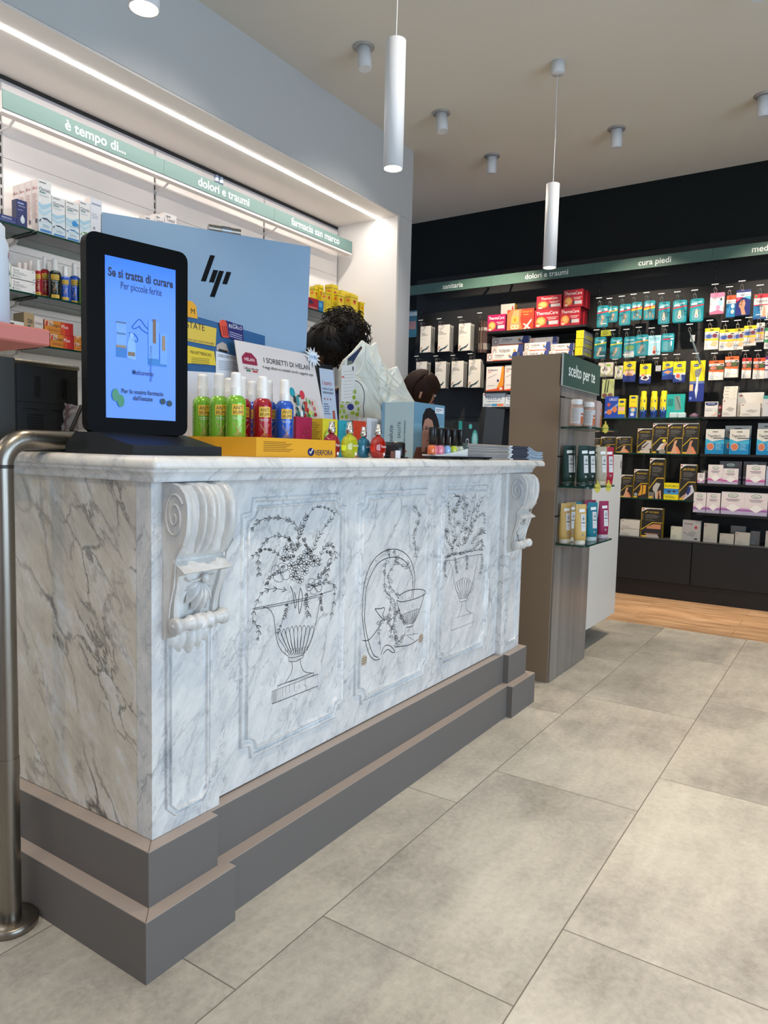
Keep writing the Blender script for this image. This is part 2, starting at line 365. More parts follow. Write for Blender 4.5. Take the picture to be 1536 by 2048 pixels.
downlight(1528, 197, (6.3, .6, 1.3), 'white ceiling spotlight cut by the right edge of the photo', 120, .25)
downlight(1521, -52, (4.3, .3, 0), 'white ceiling spotlight showing only its lit tip at the top right corner', 60, .1)
# lamps of the same kind outside the frame, plus one added warm spot
for i, (x, y, tx, ty) in enumerate(((2.4, .2, 2.0, -.3), (.6, .3, .7, .9), (2.4, -1.2, 2.4, -1.2), (.4, -1.3, .4, -1.3), (4.2, -1.2, 4.2, -1.2), (4.3, .5, 3.9, .7))):
    spot_lamp((x, y, CZ-.14), (tx, ty, 0), 58, WARM, 80, .7)
spot_lamp((-1.6, 1.7, CZ-.14), (1.0, 1.55, .6), 32, (1, .80, .58), 40, .7)  # unseen spot added to warm the left side of the counter
for x in (1.0, 2.5, 4.0): spot_lamp((x, .35, CZ-.14), (x, 3.6, 1.9), 60, (1, .9, .8), 38, .5)
# LED strip recessed in the soffit
y = 3.205
t = thing('led_strip', 'thin bright white light strip running along the soffit above the white shelves', 'light strip', (1.6, y, SOF-.012))
MB().box(-4.0, 3.13, -.011, .011, -.004, 0, mat('ffffff', emit=14)).obj('diffuser', t)
MB().box(-4.0, 3.132, -.014, .014, -.001, .004, mat('cccccc', .5)).obj('profile', t)
area('strip_light', (1.9, y, SOF-.03), (1.9, y+.12, 0), 5.4, .03, 12, (1.0, .93, .86))
# ---------------------------------------------------------------- marble counter
TOPZ = 1.115; PY = 1.274; FY = 1.25
counter = thing('pharmacy_counter', 'white veined marble counter with carved brackets and engraved front on a stepped grey plinth', 'counter', (0, 0, 0))
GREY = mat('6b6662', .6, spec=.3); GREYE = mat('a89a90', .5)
def plinth(z0, z1, xa, xb, yf, ex):
    m = MB(); w = .26 if ex else .2
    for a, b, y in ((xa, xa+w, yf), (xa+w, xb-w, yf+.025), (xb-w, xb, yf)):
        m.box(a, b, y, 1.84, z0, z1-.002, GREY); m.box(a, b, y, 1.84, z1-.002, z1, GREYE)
    for a in (xa, xb-.001): m.tube([(a, yf, z1+.0004), (a+(.035 if a == xa else -.035), yf+.035, z1+.0004)], .0006, mat('4a443f'), 4)
    return m
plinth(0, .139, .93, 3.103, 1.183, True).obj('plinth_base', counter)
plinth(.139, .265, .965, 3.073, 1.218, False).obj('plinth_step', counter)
body = MB().box(1.0, 3.05, 1.301, 1.83, .267, 1.061, MARBLE_SIDE); body.obj('side_body', counter)
fp = MB().box(1.2, 2.85, PY, PY+.03, .27, 1.062, MARBLE); fp.obj('front_panel', counter)
def sweep_frame(mb, pts, prof, yface, m):
    """closed moulding: pts (x,z) ccw seen from the front, prof (outward offset, height towards the viewer)"""
    n = len(pts); P = [Vector((a, b)) for a, b in pts]; nn = []
    for i in range(n):
        a = (P[i]-P[i-1]).normalized(); b = (P[(i+1) % n]-P[i]).normalized()
        na = Vector((a.y, -a.x)); nb = Vector((b.y, -b.x)); s = (na+nb); s = s/max(.35, s.length_squared)*2; nn.append(s)
    vs = [(P[i].x+nn[i].x*o, yface-h, P[i].y+nn[i].y*o) for i in range(n) for o, h in prof]; k = len(prof)
    fs = [(i*k+j, i*k+j+1, ((i+1) % n)*k+j+1, ((i+1) % n)*k+j) for i in range(n) for j in range(k-1)]
    mb.add(vs, fs, m, True)
def notched(x0, x1, z0, z1, r, arc=True):
    out = []
    for cx, cz, a in ((x0, z0, 90), (x1, z0, 180), (x1, z1, 270), (x0, z1, 0)):
        if arc:
            for i in range(7): t = math.radians(a-90*i/6); out.append((cx+r*math.cos(t), cz+r*math.sin(t)))
        else:
            for t in (a, a-90): out.append((cx+r*math.cos(math.radians(t)), cz+r*math.sin(math.radians(t))))
    return out
BEAD = [(-.003, .0), (-.001, .0008), (.0005, .008), (.003, .0105), (.0055, .008), (.0072, .0008), (.009, .0004), (.017, .0006), (.0185, .006), (.022, .0085), (.0255, .006), (.0275, .0006), (.029, -.001)]
for i, (a, b) in enumerate(((1.316, 1.702), (1.815, 2.228), (2.338, 2.722))):
    m = MB(); sweep_frame(m, notched(a, b, .358, .985, .036), BEAD, PY, MARBLE); m.obj('panel_moulding', counter)
for xa in (1.0, 2.85):
    m = MB().box(xa+.0, xa+.2, FY, 1.30, .266, 1.062, MARBLE)
    m.obj('pilaster', counter)
    m = MB(); s = .55; sweep_frame(m, notched(xa+.05, xa+.155, .312, .99, .018, False), [(o*s, h*.9) for o, h in BEAD], FY, MARBLE); m.obj('pilaster_moulding', counter)
# top slab with rounded nose + cove moulding
def slab_ring(pr, x0, x1, y0, y1, r, m, mb):
    vs = []; k = 0
    for o, z in pr:
        c = rrect(x0-o, y0-o, x1+o, y1+o, max(.004, r+o), 4); vs += [(a, b, z) for a, b in c]; k = len(c)
    fs = [(i*k+j, i*k+(j+1) % k, (i+1)*k+(j+1) % k, (i+1)*k+j) for i in range(len(pr)-1) for j in range(k)]
    mb.add(vs, fs, m, True); mb.add(vs[-k:], [tuple(range(k))], m); mb.add(vs[:k][::-1], [tuple(range(k))], m)
m = MB(); slab_ring([(-.012, 1.088), (-.002, 1.0885), (.0, 1.094), (-.001, 1.102), (-.005, 1.109), (-.012, 1.1135), (-.02, TOPZ)], .968, 3.165, 1.198, 1.86, .012, MARBLE_TOP, m); m.obj('top_slab', counter)
m = MB(); slab_ring([(-.0, 1.060), (.002, 1.063), (.002, 1.066), (.004, 1.072), (.010, 1.080), (.014, 1.082), (.014, 1.0885)], .986, 3.07, 1.224, 1.85, .003, MARBLE, m); m.obj('cove_moulding', counter)

# carved brackets
def corbel(x0, W=.145):
    prof = [(.0, 1.058), (.030, 1.058), (.055, 1.052), (.072, 1.036), (.080, 1.012), (.081, .985), (.077, .955), (.068, .93), (.052, .905), (.036, .893), (.038, .888), (.060, .874), (.070, .866), (.050, .858),
            (.044, .835), (.037, .815), (.031, .795), (.028, .77), (.028, .75), (.034, .738), (.03, .722), (.012, .716), (0, .712)]
    nu = 61; vs = []
    def rib(u, z):
        if z > .897:
            k = min(1, (z-.895)/.03)
            e = 0
            for c, wd, hh in ((.05, .10, .016), (.37, .05, .015), (.5, .075, .021), (.63, .05, .015), (.95, .10, .016)):
                e += hh*max(0, 1-((u-c)/wd)**2)**.5 if abs(u-c) < wd else 0
            return e*k-.014*k
        if z < .862:
            return 0 if (u < .12 or u > .88) else -.009
        return 0
    for i in range(nu):
        u = i/(nu-1); x = x0+W*u
        for p, z in prof:
            q = p+(rib(u, z) if p > .02 else 0)
            ins = .0
            if .72 < z < .89: ins = .012*(1-(z-.72)/.17)*(1 if 1 else 0)
            xx = x0+ins+(W-2*ins)*u
            vs.append((xx, FY-q, z))
    k = len(prof); fs = [(i*k+j, i*k+j+1, (i+1)*k+j+1, (i+1)*k+j) for i in range(nu-1) for j in range(k-1)]
    m = MB().add(vs, fs, MARBLE_CARVE, True)
    m.add(vs[:k], [tuple(range(k))], MARBLE_CARVE); m.add(vs[-k:][::-1], [tuple(range(k))], MARBLE_CARVE)
    o = m.obj('carved_bracket', counter, sharp=28)
    # spiral relief on both cheeks
    for xx in (x0-.0005, x0+W+.0005):
        s = MB()
        pts = []
        for i in range(46):
            a = i/45*4.3*PI; r = .042*(1-i/50)
            pts.append((xx, FY-.040-r*.75*math.cos(a+.6), .985+r*1.25*math.sin(a+.6)))
        s.tube(pts, .0028, MARBLE_CARVE, 6)
        s.tube([(xx, FY-.070, .93), (xx, FY-.046, .897), (xx, FY-.04, .84), (xx, FY-.026, .79), (xx, FY-.022, .755)], .002, MARBLE_CARVE, 6)
        s.obj('scroll_relief', o)
    # roller
    r = MB(); L = .152; pr = [(0, 0), (.016, 0), (.019, .003), (.019, .012), (.015, .016), (.0125, .03), (.0135, .042), (.018, .046), (.018, .052), (.0145, .055), (.018, .066), (.0195, .076)]
    full = pr+[(a, L-b) for a, b in pr[::-1]]
    r.lathe([(a, b) for a, b in full], MARBLE_CARVE, n=20, axis='x', M=Matrix.Translation((x0-.004, FY-.040, .748)))
    r.lathe([(0, -.003), (.004, -.003), (.005, 0)], MARBLE_CARVE, n=10, axis='x', M=Matrix.Translation((x0-.004, FY-.040, .748)))
    r.obj('roller', o)
    # acanthus leaf
    l = MB()
    def lobe(cx, cz, ang, ln, wd, th, yy):
        vs = []; n = 9; q = 7
        for i in range(n):
            t = i/(n-1); ww = wd*math.sin(PI*(.08+.88*t))*(.55+.6*t)
            for j in range(q):
                s_ = j/(q-1)*2-1; h = th*(1-s_*s_)*math.sin(PI*(.15+.8*t))+.004*t*(abs(s_) < .2)
                lx = s_*ww; lz = -ln*t
                vs.append((cx+lx*math.cos(ang)-lz*math.sin(ang), yy-h, cz+lx*math.sin(ang)+lz*math.cos(ang)))
        l.add(vs, [(i*q+j, i*q+j+1, (i+1)*q+j+1, (i+1)*q+j) for i in range(n-1) for j in range(q-1)], MARBLE_CARVE, True)
    cx = x0+W*.5
    for a, ln, wd, th in ((-1.1, .044, .012, .016), (1.1, .044, .012, .016), (-.6, .060, .013, .020), (.6, .060, .013, .020), (-.25, .070, .010, .024), (.25, .070, .010, .024), (0, .076, .010, .028)): lobe(cx+.004, .84, a, ln, wd, th, FY-.028)
    l.tube([(cx-.048, FY-.050, .852), (cx-.03, FY-.045, .842), (cx-.01, FY-.046, .843), (cx+.004, FY-.048, .85), (cx+.02, FY-.047, .848), (cx+.04, FY-.045, .85)], .0022, MARBLE_CARVE, 6)
    l.lathe([(0, 0), (.009, .001), (.012, .006), (.009, .012), (0, .013)], MARBLE_CARVE, n=12, M=Matrix.Translation((cx+.006, FY-.046, .846)) @ Matrix.Rotation(PI/2, 4, 'X'))
    l.obj('acanthus_leaf', o)
    # shell-shaped tail under the roller
    l0 = l; l = MB()
    for dx, a_, ln, wd, th in ((-.034, -.30, .060, .030, .016), (.034, .30, .060, .030, .016), (-.020, -.12, .068, .026, .020), (.020, .12, .068, .026, .020), (0, 0, .076, .026, .026)): lobe(x0+W/2+dx, .744, a_, ln, wd, th, FY+.001)
    tl = l
    tl.obj('shell_tail', o)
    return o
corbel(1.028); corbel(2.88)

# engraved drawings, cut as dark lines in the panel face
INK = mat('3d3b38', .7, spec=.1)
def ribbon(mb, pts, wd=.0016, y=PY-.0004):
    P = [Vector((a, b)) for a, b in pts]
    if len(P) < 2: return
    vs = []; n = len(P)
    for i in range(n):
        t = (P[min(i+1, n-1)]-P[max(i-1, 0)]); 
        if t.length < 1e-7: t = Vector((1, 0))
        t.normalize(); k = Vector((-t.y, t.x))*wd*.5*(1 if 0 < i < n-1 else .5)
        vs += [(P[i].x+k.x, y, P[i].y+k.y), (P[i].x-k.x, y, P[i].y-k.y)]
    mb.add(vs, [(2*i, 2*i+1, 2*i+3, 2*i+2) for i in range(n-1)], INK)
def smooth(pts, k=5):
    P = [Vector(p) for p in pts]; out = []
    for i in range(len(P)-1):
        a, b, c, d = P[max(i-1, 0)], P[i], P[i+1], P[min(i+2, len(P)-1)]
        for j in range(k):
            t = j/k; out.append(.5*((2*b)+(-a+c)*t+(2*a-5*b+4*c-d)*t*t+(-a+3*b-3*c+d)*t**3))
    out.append(P[-1]); return [tuple(p) for p in out]
def frameY(ox, oy, s, Y): return lambda x, y: (lambda p: (p.x, p.z))(at_y(ox+x/s, oy+y/s, Y))
E1 = frameY(460, 940, 3.658, PY); E2 = frameY(690, 950, 4.357, PY)
def strokes(mb, F, lines, wd=.0017, sm=True):
    for l in lines:
        p = smooth(l) if sm and len(l) > 2 else l
        ribbon(mb, [F(*q) for q in p], wd)
def sprig(mb, F, pts, ll=26, n=12, wd=.0013, both=True, berry=0):
    """stem with leaves along it, in drawing coordinates"""
    p = smooth(pts, 6); strokes(mb, F, [p], wd, False); m = len(p)
    for i in range(n):
        a = p[min(m-2, int((i+.5)/n*(m-1)))]; b = p[min(m-1, int((i+.5)/n*(m-1))+1)]
        an = math.atan2(b[1]-a[1], b[0]-a[0])
        for sg in ((1, -1) if both else ((1,) if i % 2 else (-1,))):
            th = an+sg*random.uniform(.35, .75); L = ll*random.uniform(.65, 1.15)
            tip = (a[0]+L*math.cos(th), a[1]+L*math.sin(th)); mid = (a[0]+L*.5*math.cos(th+.25*sg), a[1]+L*.5*math.sin(th+.25*sg))
            if berry and i % 2 == 0:
                c = tip; r = berry; strokes(mb, F, [[(c[0]+r*math.cos(q), c[1]+r*math.sin(q)) for q in [k*PI/4 for k in range(9)]]], wd*.8, False)
                ribbon(mb, [F(c[0]-2, c[1]), F(c[0]+2, c[1]+1)], wd*2)
            strokes(mb, F, [[a, mid, tip]], wd*(1.1 if berry else 1.5))
def flower(mb, F, cx, cy, r, n=5, wd=.0012):
    for i in range(n):
        a = 2*PI*i/n+.4; b = .55*2*PI/n
        strokes(mb, F, [[(cx, cy), (cx+r*.7*math.cos(a-b), cy+r*.7*math.sin(a-b)), (cx+r*math.cos(a-b*.4), cy+r*math.sin(a-b*.4)), (cx+r*1.02*math.cos(a+b*.4), cy+r*1.02*math.sin(a+b*.4)), (cx+r*.7*math.cos(a+b), cy+r*.7*math.sin(a+b)), (cx, cy)]], wd)
    for i in range(n): a = 2*PI*i/n+.1; strokes(mb, F, [[(cx, cy), (cx+r*.35*math.cos(a), cy+r*.35*math.sin(a))]], wd*1.8, False)
e = MB(); F = E1
strokes(e, F, [[(160, 1015), (300, 988), (450, 958), (600, 925), (752, 880)], [(170, 1022), (330, 996), (500, 962), (650, 925)], [(240, 1003), (290, 1020), (320, 1080), (332, 1180), (350, 1270), (385, 1330), (430, 1365)],
    [(660, 950), (645, 1030), (625, 1130), (600, 1230), (570, 1300), (530, 1350)], [(425, 1372), (480, 1368), (540, 1352)], [(430, 1402), (485, 1398), (530, 1372), (540, 1352)], [(425, 1372), (430, 1402)],
    [(450, 1400), (455, 1440), (445, 1490), (400, 1560)], [(515, 1385), (520, 1430), (545, 1475), (600, 1485)]])
strokes(e, F, [[(345, 1600), (345, 1580), (612, 1482), (612, 1500)], [(306, 1620), (642, 1493), (642, 1580), (306, 1712), (306, 1620)], [(400, 1560), (612, 1500)]], .0018, False)
for i, x in enumerate((314, 322, 330, 340, 352, 366, 384, 408, 436, 470, 508, 550)): strokes(e, F, [[(x, 1620-(x-306)*.378), (x, 1712-(x-306)*.39-(0 if i < 7 else 30))]], .0014 if i > 3 else .0022, False)
for i in range(9):   # fluted bowl leaves
    t = i/8; xb = 440+90*t; xt = 365+235*t; yt = 1235-75*math.sin(PI*(.3+.5*t))-50*t
    strokes(e, F, [[(xb, 1360-5*t), ((xb+xt)/2-8, 1290), (xt-16, yt+40), (xt, yt)], [(xt, yt), (xt+12, yt+35), ((xb+xt)/2+8, 1285), (xb+8, 1350)]], .0014)
    strokes(e, F, [[((xb+xt)/2, 1310-20*t), ((xb+xt)/2, 1340-20*t)]], .003, False)
for i in range(10): strokes(e, F, [[(436+10*i, 1374), (434+10*i, 1398-2*i)]], .0014, False)
for pts in ([(485, 600), (460, 530), (400, 490), (320, 485), (250, 530), (210, 620), (205, 700), (212, 770)], [(500, 590), (490, 420), (420, 365), (320, 350), (220, 370), (155, 440)]):
    sprig(e, F, pts, 26, 13, .0014, True, 9)
for pts, ll in (([(400, 670), (330, 600), (250, 580), (160, 632)], 24), ([(490, 560), (520, 430), (560, 330)], 30), ([(520, 470), (600, 290), (700, 275), (765, 320)], 18), ([(590, 650), (640, 500), (745, 345)], 30), ([(650, 700), (680, 580), (745, 545), (775, 650)], 28),
    ([(640, 790), (690, 740), (725, 680)], 30), ([(560, 860), (640, 830), (745, 830), (765, 900), (735, 1100)], 30), ([(420, 880), (300, 870), (215, 925), (165, 1085), (210, 1160), (200, 1250)], 30), ([(560, 900), (555, 980), (575, 1070)], 28), ([(670, 900), (662, 960), (672, 1030)], 22),
    ([(470, 640), (450, 560), (430, 500)], 20), ([(600, 600), (560, 560), (540, 500)], 22), ([(420, 980), (400, 1060), (345, 1200)], 24), ([(700, 600), (740, 620), (700, 820)], 24), ([(400, 700), (300, 780), (270, 840)], 26)):
    sprig(e, F, pts, ll, 10)
for a, b, r, n in ((370, 750, 70, 4), (615, 850, 58, 5), (615, 665, 42, 9), (565, 610, 34, 8), (415, 580, 28, 6), (450, 700, 30, 6), (500, 690, 34, 6), (545, 740, 30, 6), (465, 780, 30, 6), (510, 800, 30, 6), (480, 740, 28, 5), (405, 640, 26, 6), (520, 650, 30, 6), (560, 690, 28, 6), (440, 640, 22, 5)): flower(e, F, a, b, r, n)
strokes(e, F, [[(440, 850), (460, 900), (475, 1010), (485, 960), (470, 890)], [(515, 860), (530, 930), (508, 1050), (500, 960), (515, 860)]], .0022)
e.obj('engraving', counter)
e = MB(); F = E2
strokes(e, F, [[(155, 1110), (160, 1000), (190, 860), (250, 740), (330, 670), (430, 645), (520, 680), (575, 750), (605, 860), (605, 960), (590, 1085)],
    [(175, 1150), (178, 1030), (210, 910), (270, 790), (340, 735), (430, 715), (510, 740), (560, 810), (590, 900), (588, 1000), (575, 1080)],
    [(155, 1110), (150, 1220), (165, 1360), (185, 1480), (215, 1570), (260, 1612), (305, 1600)], [(175, 1150), (170, 1260), (190, 1390), (220, 1500), (250, 1570), (290, 1590)],
    [(465, 1055), (530, 1015), (620, 995), (690, 1005), (697, 1035), (620, 1075), (500, 1105), (450, 1090)], [(450, 1095), (475, 1190), (520, 1290)], [(690, 1040), (665, 1130), (620, 1250), (590, 1295)],
    [(520, 1300), (590, 1290)], [(530, 1330), (585, 1318), (592, 1300)], [(525, 1335), (520, 1390)], [(590, 1320), (600, 1390)], [(515, 1400), (635, 1380)], [(310, 1570), (345, 1490), (395, 1490), (435, 1540), (410, 1545), (370, 1520), (330, 1560)],
    [(150, 1440), (200, 1440), (250, 1390), (320, 1290)], [(260, 1165), (300, 1165), (345, 1160), (330, 1220), (345, 1270), (290, 1210), (260, 1165)], [(430, 1500), (560, 1480), (640, 1430)], [(545, 1405), (600, 1440)]], .0026)
for i in range(9):
    xt = 492+17*i; yt = 1215-6*i; xb = 525+8*i
    strokes(e, F, [[(xb, 1295), (xt-4, yt+40), (xt-2, yt+6), (xt+7, yt), (xt+14, yt+10), (xb+8, 1290)]], .0015)
for i in range(26):
    a = PI*(1.02+i/25*.92); r1 = 205
    cx, cy = 380+207*math.cos(a), 985+300*math.sin(a); strokes(e, F, [[(cx, cy), (cx+random.uniform(-10, 10), cy+random.uniform(8, 18))]], .0024, False)
def ivy(mb, F, pts, n, ll=30):
    p = smooth(pts, 6); strokes(mb, F, [p], .0014, False); m = len(p)
    for i in range(n):
        a = p[int((i+.5)/n*(m-1))]; th = random.uniform(0, 2*PI); s = ll*random.uniform(.6, 1.1)
        base = (a[0]+s*.5*math.cos(th), a[1]+s*.5*math.sin(th)); pl = []
        for q, r in ((0, .15), (.5, .55), (.9, .35), (1.4, .9), (1.9, .4), (2.4, .8), (PI, 1.2), (3.9, .8), (4.4, .4), (4.9, .9), (5.4, .35), (5.8, .55), (6.28, .15)):
            pl.append((base[0]+s*.6*r*math.cos(q+th), base[1]+s*.6*r*math.sin(q+th)))
        strokes(mb, F, [pl], .0013, False); strokes(mb, F, [[a, base]], .0013, False)
        if i % 2 == 0:
            for d in ((0, 0), (9, 3), (4, 11)): ribbon(mb, [F(a[0]-14+d[0], a[1]+d[1]), F(a[0]-10+d[0], a[1]+1+d[1])], .0032)
for pts, n in (([(600, 270), (640, 330), (640, 420), (600, 500), (610, 600), (620, 720)], 12), ([(430, 650), (440, 760), (380, 860), (390, 960), (440, 1030), (470, 1080)], 10), ([(360, 760), (345, 850), (350, 1000), (400, 1080), (370, 1240), (300, 1300), (310, 1540)], 16),
    ([(430, 740), (520, 800), (560, 760)], 6), ([(440, 1110), (430, 1230), (370, 1280), (420, 1350), (450, 1480)], 12), ([(460, 1180), (420, 1300), (390, 1420)], 7), ([(470, 1200), (510, 1300)], 4), ([(380, 640), (390, 730)], 2), ([(440, 1400), (470, 1450), (520, 1380)], 5)): ivy(e, F, pts, n, 40)
e.obj('engraving', counter)
e = MB()
strokes(e, F, [[(885, 745), (950, 740), (1050, 712), (1200, 690)], [(880, 715), (960, 690), (1050, 670), (1210, 650)], [(905, 750), (935, 820), (950, 930), (985, 1050), (1010, 1078)], [(1160, 700), (1135, 830), (1110, 960), (1065, 1070)], [(1005, 1080), (1063, 1068), (1062, 1090), (1005, 1105), (1005, 1080)],
    [(1018, 1105), (1012, 1170), (985, 1238)], [(1052, 1100), (1060, 1170), (1100, 1205)], [(1045, 480), (1010, 500), (990, 560), (1010, 610), (1050, 590), (1080, 520), (1085, 440)]], .0016)
strokes(e, F, [[(950, 1250), (1115, 1200), (1115, 1275)], [(935, 1280), (950, 1275), (950, 1250)], [(935, 1280), (930, 1355), (1118, 1280)]], .0015, False)
for i in range(8):
    t = i/7; xb = 1012+45*t; xt = 972+135*t; yt = 930-40*math.sin(PI*t)
    strokes(e, F, [[(xb, 1070), (xt-9, yt+60), (xt, yt), (xt+9, yt+50), (xb+5, 1060)]], .0013)
for pts, ll in (([(1000, 650), (950, 420), (980, 250), (1050, 190)], 26), ([(1040, 600), (1060, 400), (1120, 180)], 26), ([(1060, 560), (1130, 400), (1195, 180)], 24), ([(980, 620), (920, 430), (900, 230)], 24), ([(940, 640), (890, 560), (870, 470)], 22), ([(1100, 600), (1150, 520), (1215, 500)], 26),
    ([(1090, 450), (1160, 360), (1210, 340), (1215, 420)], 22), ([(960, 330), (1000, 200), (960, 180)], 22), ([(1120, 640), (1180, 570), (1200, 620)], 24), ([(880, 740), (865, 800), (875, 890)], 22), ([(1190, 690), (1195, 780), (1180, 860)], 22), ([(960, 720), (965, 790), (975, 850)], 18), ([(1060, 700), (1062, 760), (1060, 820)], 18),
    ([(930, 690), (940, 600), (960, 560)], 20), ([(1010, 500), (1040, 380), (1030, 280)], 24), ([(1100, 500), (1110, 330), (1160, 260)], 22), ([(1000, 690), (1080, 660), (1200, 640)], 24), ([(870, 720), (930, 690), (1010, 680)], 22)): sprig(e, F, pts, ll*1.15, 9, .0012)
for a, b in ((985, 420), (950, 310), (1060, 260), (1060, 470), (1190, 480), (890, 490), (1040, 560)): flower(e, F, a, b, 22, 6, .0011)
e.obj('engraving', counter)
for a, b in ((165, 1615), (660, 1422)):
    c = E2(a, b); m = MB().prism(ell(0, 0, .015, .017, 20), (c[0], PY-.0015, c[1]), X3, Z3, -Y3, .0015, mat('b3a28c', .6))
    for i in range(3): m.tube([(c[0]-.012, PY-.0022, c[1]-.009+.008*i), (c[0]+.012, PY-.0022, c[1]-.007+.008*i)], .0006, mat('4d4034'), 4)
    m.obj('inlay_disc', counter)

# ---------------------------------------------------------------- steel rail at the left
t = thing('steel_handrail', 'brushed stainless steel tube rail bending over at the left end of the counter', 'handrail', (.873, 1.6, 0))
MB().lathe([(0, 0), (.058, 0), (.060, .004), (.060, .016), (.055, .021), (.027, .022)], STEEL, n=36).obj('floor_flange', t)
pts = [(0, 0, .02), (0, 0, .35), (0, 0, .7), (0, 0, 1.085)]+[(.058-.058*math.cos(a), 0, 1.085+.058*math.sin(a)) for a in [PI/2*k/8 for k in range(1, 9)]]+[(.3, .035, 1.143), (.55, .065, 1.143)]
MB().tube(pts, .024, STEEL, 28).obj('tube', t)
m = MB().tube([(0, 0, .365), (0, 0, .41)], .0253, STEEL, 28, cap=True); m.obj('joint_collar', t); m = MB().tube([(0, 0, 1.078), (0, 0, 1.086)], .0246, mat('3c3936', .4, .6), 28); m.obj('joint_collar', t)
m = MB().tube([(-.0, 0, .385), (-.08, .12, .385), (-.35, .53, .385)], .019, STEEL, 20); m.obj('side_bar', t)
# ---------------------------------------------------------------- things on the counter
BLK = mat('0b0c0e', .35); DK = mat('1c1f23', .5, spec=.3)
TZ = TOPZ+.0005
# customer display (dark base + tall screen)
t = thing('customer_display', 'black tall customer screen showing a blue advert, standing on a dark wedge base', 'screen', (1.012, 1.325, TZ))
W, D = .262, .25
prof = [(0, 0), (D, 0), (D, .020), (.21, .050), (.135, .050), (.02, .024), (0, .022)]
m = MB(); vs = [(x, y, z) for x in (0, W) for y, z in prof]; n = len(prof)
m.add(vs, [tuple(range(n))[::-1], tuple(range(n, 2*n))]+[(i, (i+1) % n, n+(i+1) % n, n+i) for i in range(n)], DK)
for r in range(6):
    for c in range(8-(r % 2)): y = .165+.0055*c+(.00275 if r % 2 else 0); m.add([(-.0004, y+.0016*math.cos(a), .012+.0042*r+.0016*math.sin(a)) for a in [k*PI/4 for k in range(8)]], [tuple(range(8))[::-1]], mat('000000'))
m.obj('base', t)
s = thing('screen_unit', None, None); s.parent = t; s.location = (.118, .150, .0); s.rotation_euler = (0, 0, math.radians(-10.5))
bpy.data.objects.remove(s)
class Fr:  # local frame for a vertical face: origin bottom-left seen from the front
    def __init__(s, o, ang, tilt=0):
        a = math.radians(ang); s.R = Vector((math.cos(a), math.sin(a), 0)); n = Vector((math.sin(a), -math.cos(a), 0)); ti = math.radians(tilt)
        s.U = Vector((-n.x*math.sin(ti), -n.y*math.sin(ti), math.cos(ti))); s.N = s.R.cross(s.U).normalized(); s.O = Vector(o)
    def slab(s, mb, w, h, d, m, ms=None, r=0): return mb.prism(rrect(0, 0, w, h, r) if r else [(0, 0), (w, 0), (w, h), (0, h)], s.O, s.R, s.U, s.N, d, m, ms)
    def p(s, a, b, n=0): return s.O+s.R*a+s.U*b+s.N*n
f = Fr((-.008, .150, .048), -10.4); SW, SH = .256, .452
m = MB(); f.slab(m, SW, SH, .03, mat('040506', .45, spec=.06), mat('0d0e10', .6, spec=.15), r=.022); m.obj('screen_bezel', t)
m = MB(); sx0, sx1, sz0, sz1 = .043, .222, .036, .405
f2 = Fr(f.p(sx0, sz0, .0006), -10.4); w_, h_ = sx1-sx0, sz1-sz0
SCR = mat('2f6cdd', .15, emit=.25)
m.add([f2.p(0, 0), f2.p(w_, 0), f2.p(w_, h_), f2.p(0, h_)], [(0, 1, 2, 3)], SCR)
ops = [('t', 'Se si tratta di curare', .5, .905, .052, '0c1830', .92, .5, .03), ('t', 'Per piccole ferite', .5, .835, .045, '14244a', .58, .5, .005),
       ('r', .14, .385, .28, .60, '6fa3ee'), ('r', .14, .385, .28, .445, '2472c4'), ('r', .14, .445, .28, .46, '8f7d6a'), ('t', 'Bepanthen', .21, .535, .014, '2b3d66', .12), ('r', .14, .598, .28, .606, '4f5f7c'),
       ('p', [(.29, .385), (.41, .375), (.41, .47), (.385, .52), (.32, .52), (.29, .47)], '7db0f2'), ('r', .30, .40, .40, .425, '7a644d'), ('r', .33, .52, .375, .545, '8fbcf5'),
       ('r', .59, .355, .74, .64, '6ba0ec'), ('r', .59, .355, .86, .40, '2a7ccc'), ('r', .655, .50, .70, .655, '75583f'), ('v', 'Bepanthen Plus Creme', .62, .365, .036, '1b4a96', .27), ('r', .76, .37, .87, .57, '6a9fea'), ('r', .79, .46, .835, .555, '94795a'),
       ('t', 'Medicamento', .515, .30, .03, '0c1a38', .3, .5, .005), ('t', 'Per la vostra farmacia', .51, .175, .028, '2c3a44', .6, .5, .02), ('t', "dell'estate", .51, .135, .028, '24323c', .28, .5, .02),
       ('e', .125, .145, .05, .040, '3f8a6c'), ('e', .195, .11, .05, .040, '3a8a66'), ('e', .80, .125, .04, .020, '1c3a44'), ('e', .90, .115, .04, .020, '1c3a44')]
prints(m, ops, f2.O, f2.R, f2.U, f2.N, w_, h_, .0003)
hand = [[(.36, .585), (.40, .61), (.47, .64), (.55, .60), (.60, .585)], [(.36, .585), (.39, .575), (.45, .59), (.47, .60)], [(.46, .60), (.50, .575), (.60, .555)], [(.32, .545), (.40, .54), (.44, .51), (.42, .495), (.36, .505)]]
for l in hand: m.tube([f2.p(a*w_, b*h_, .0004) for a, b in smooth(l, 4)], .0011, mat('1f5fc0', .5), 5)
m.obj('display_screen', t)

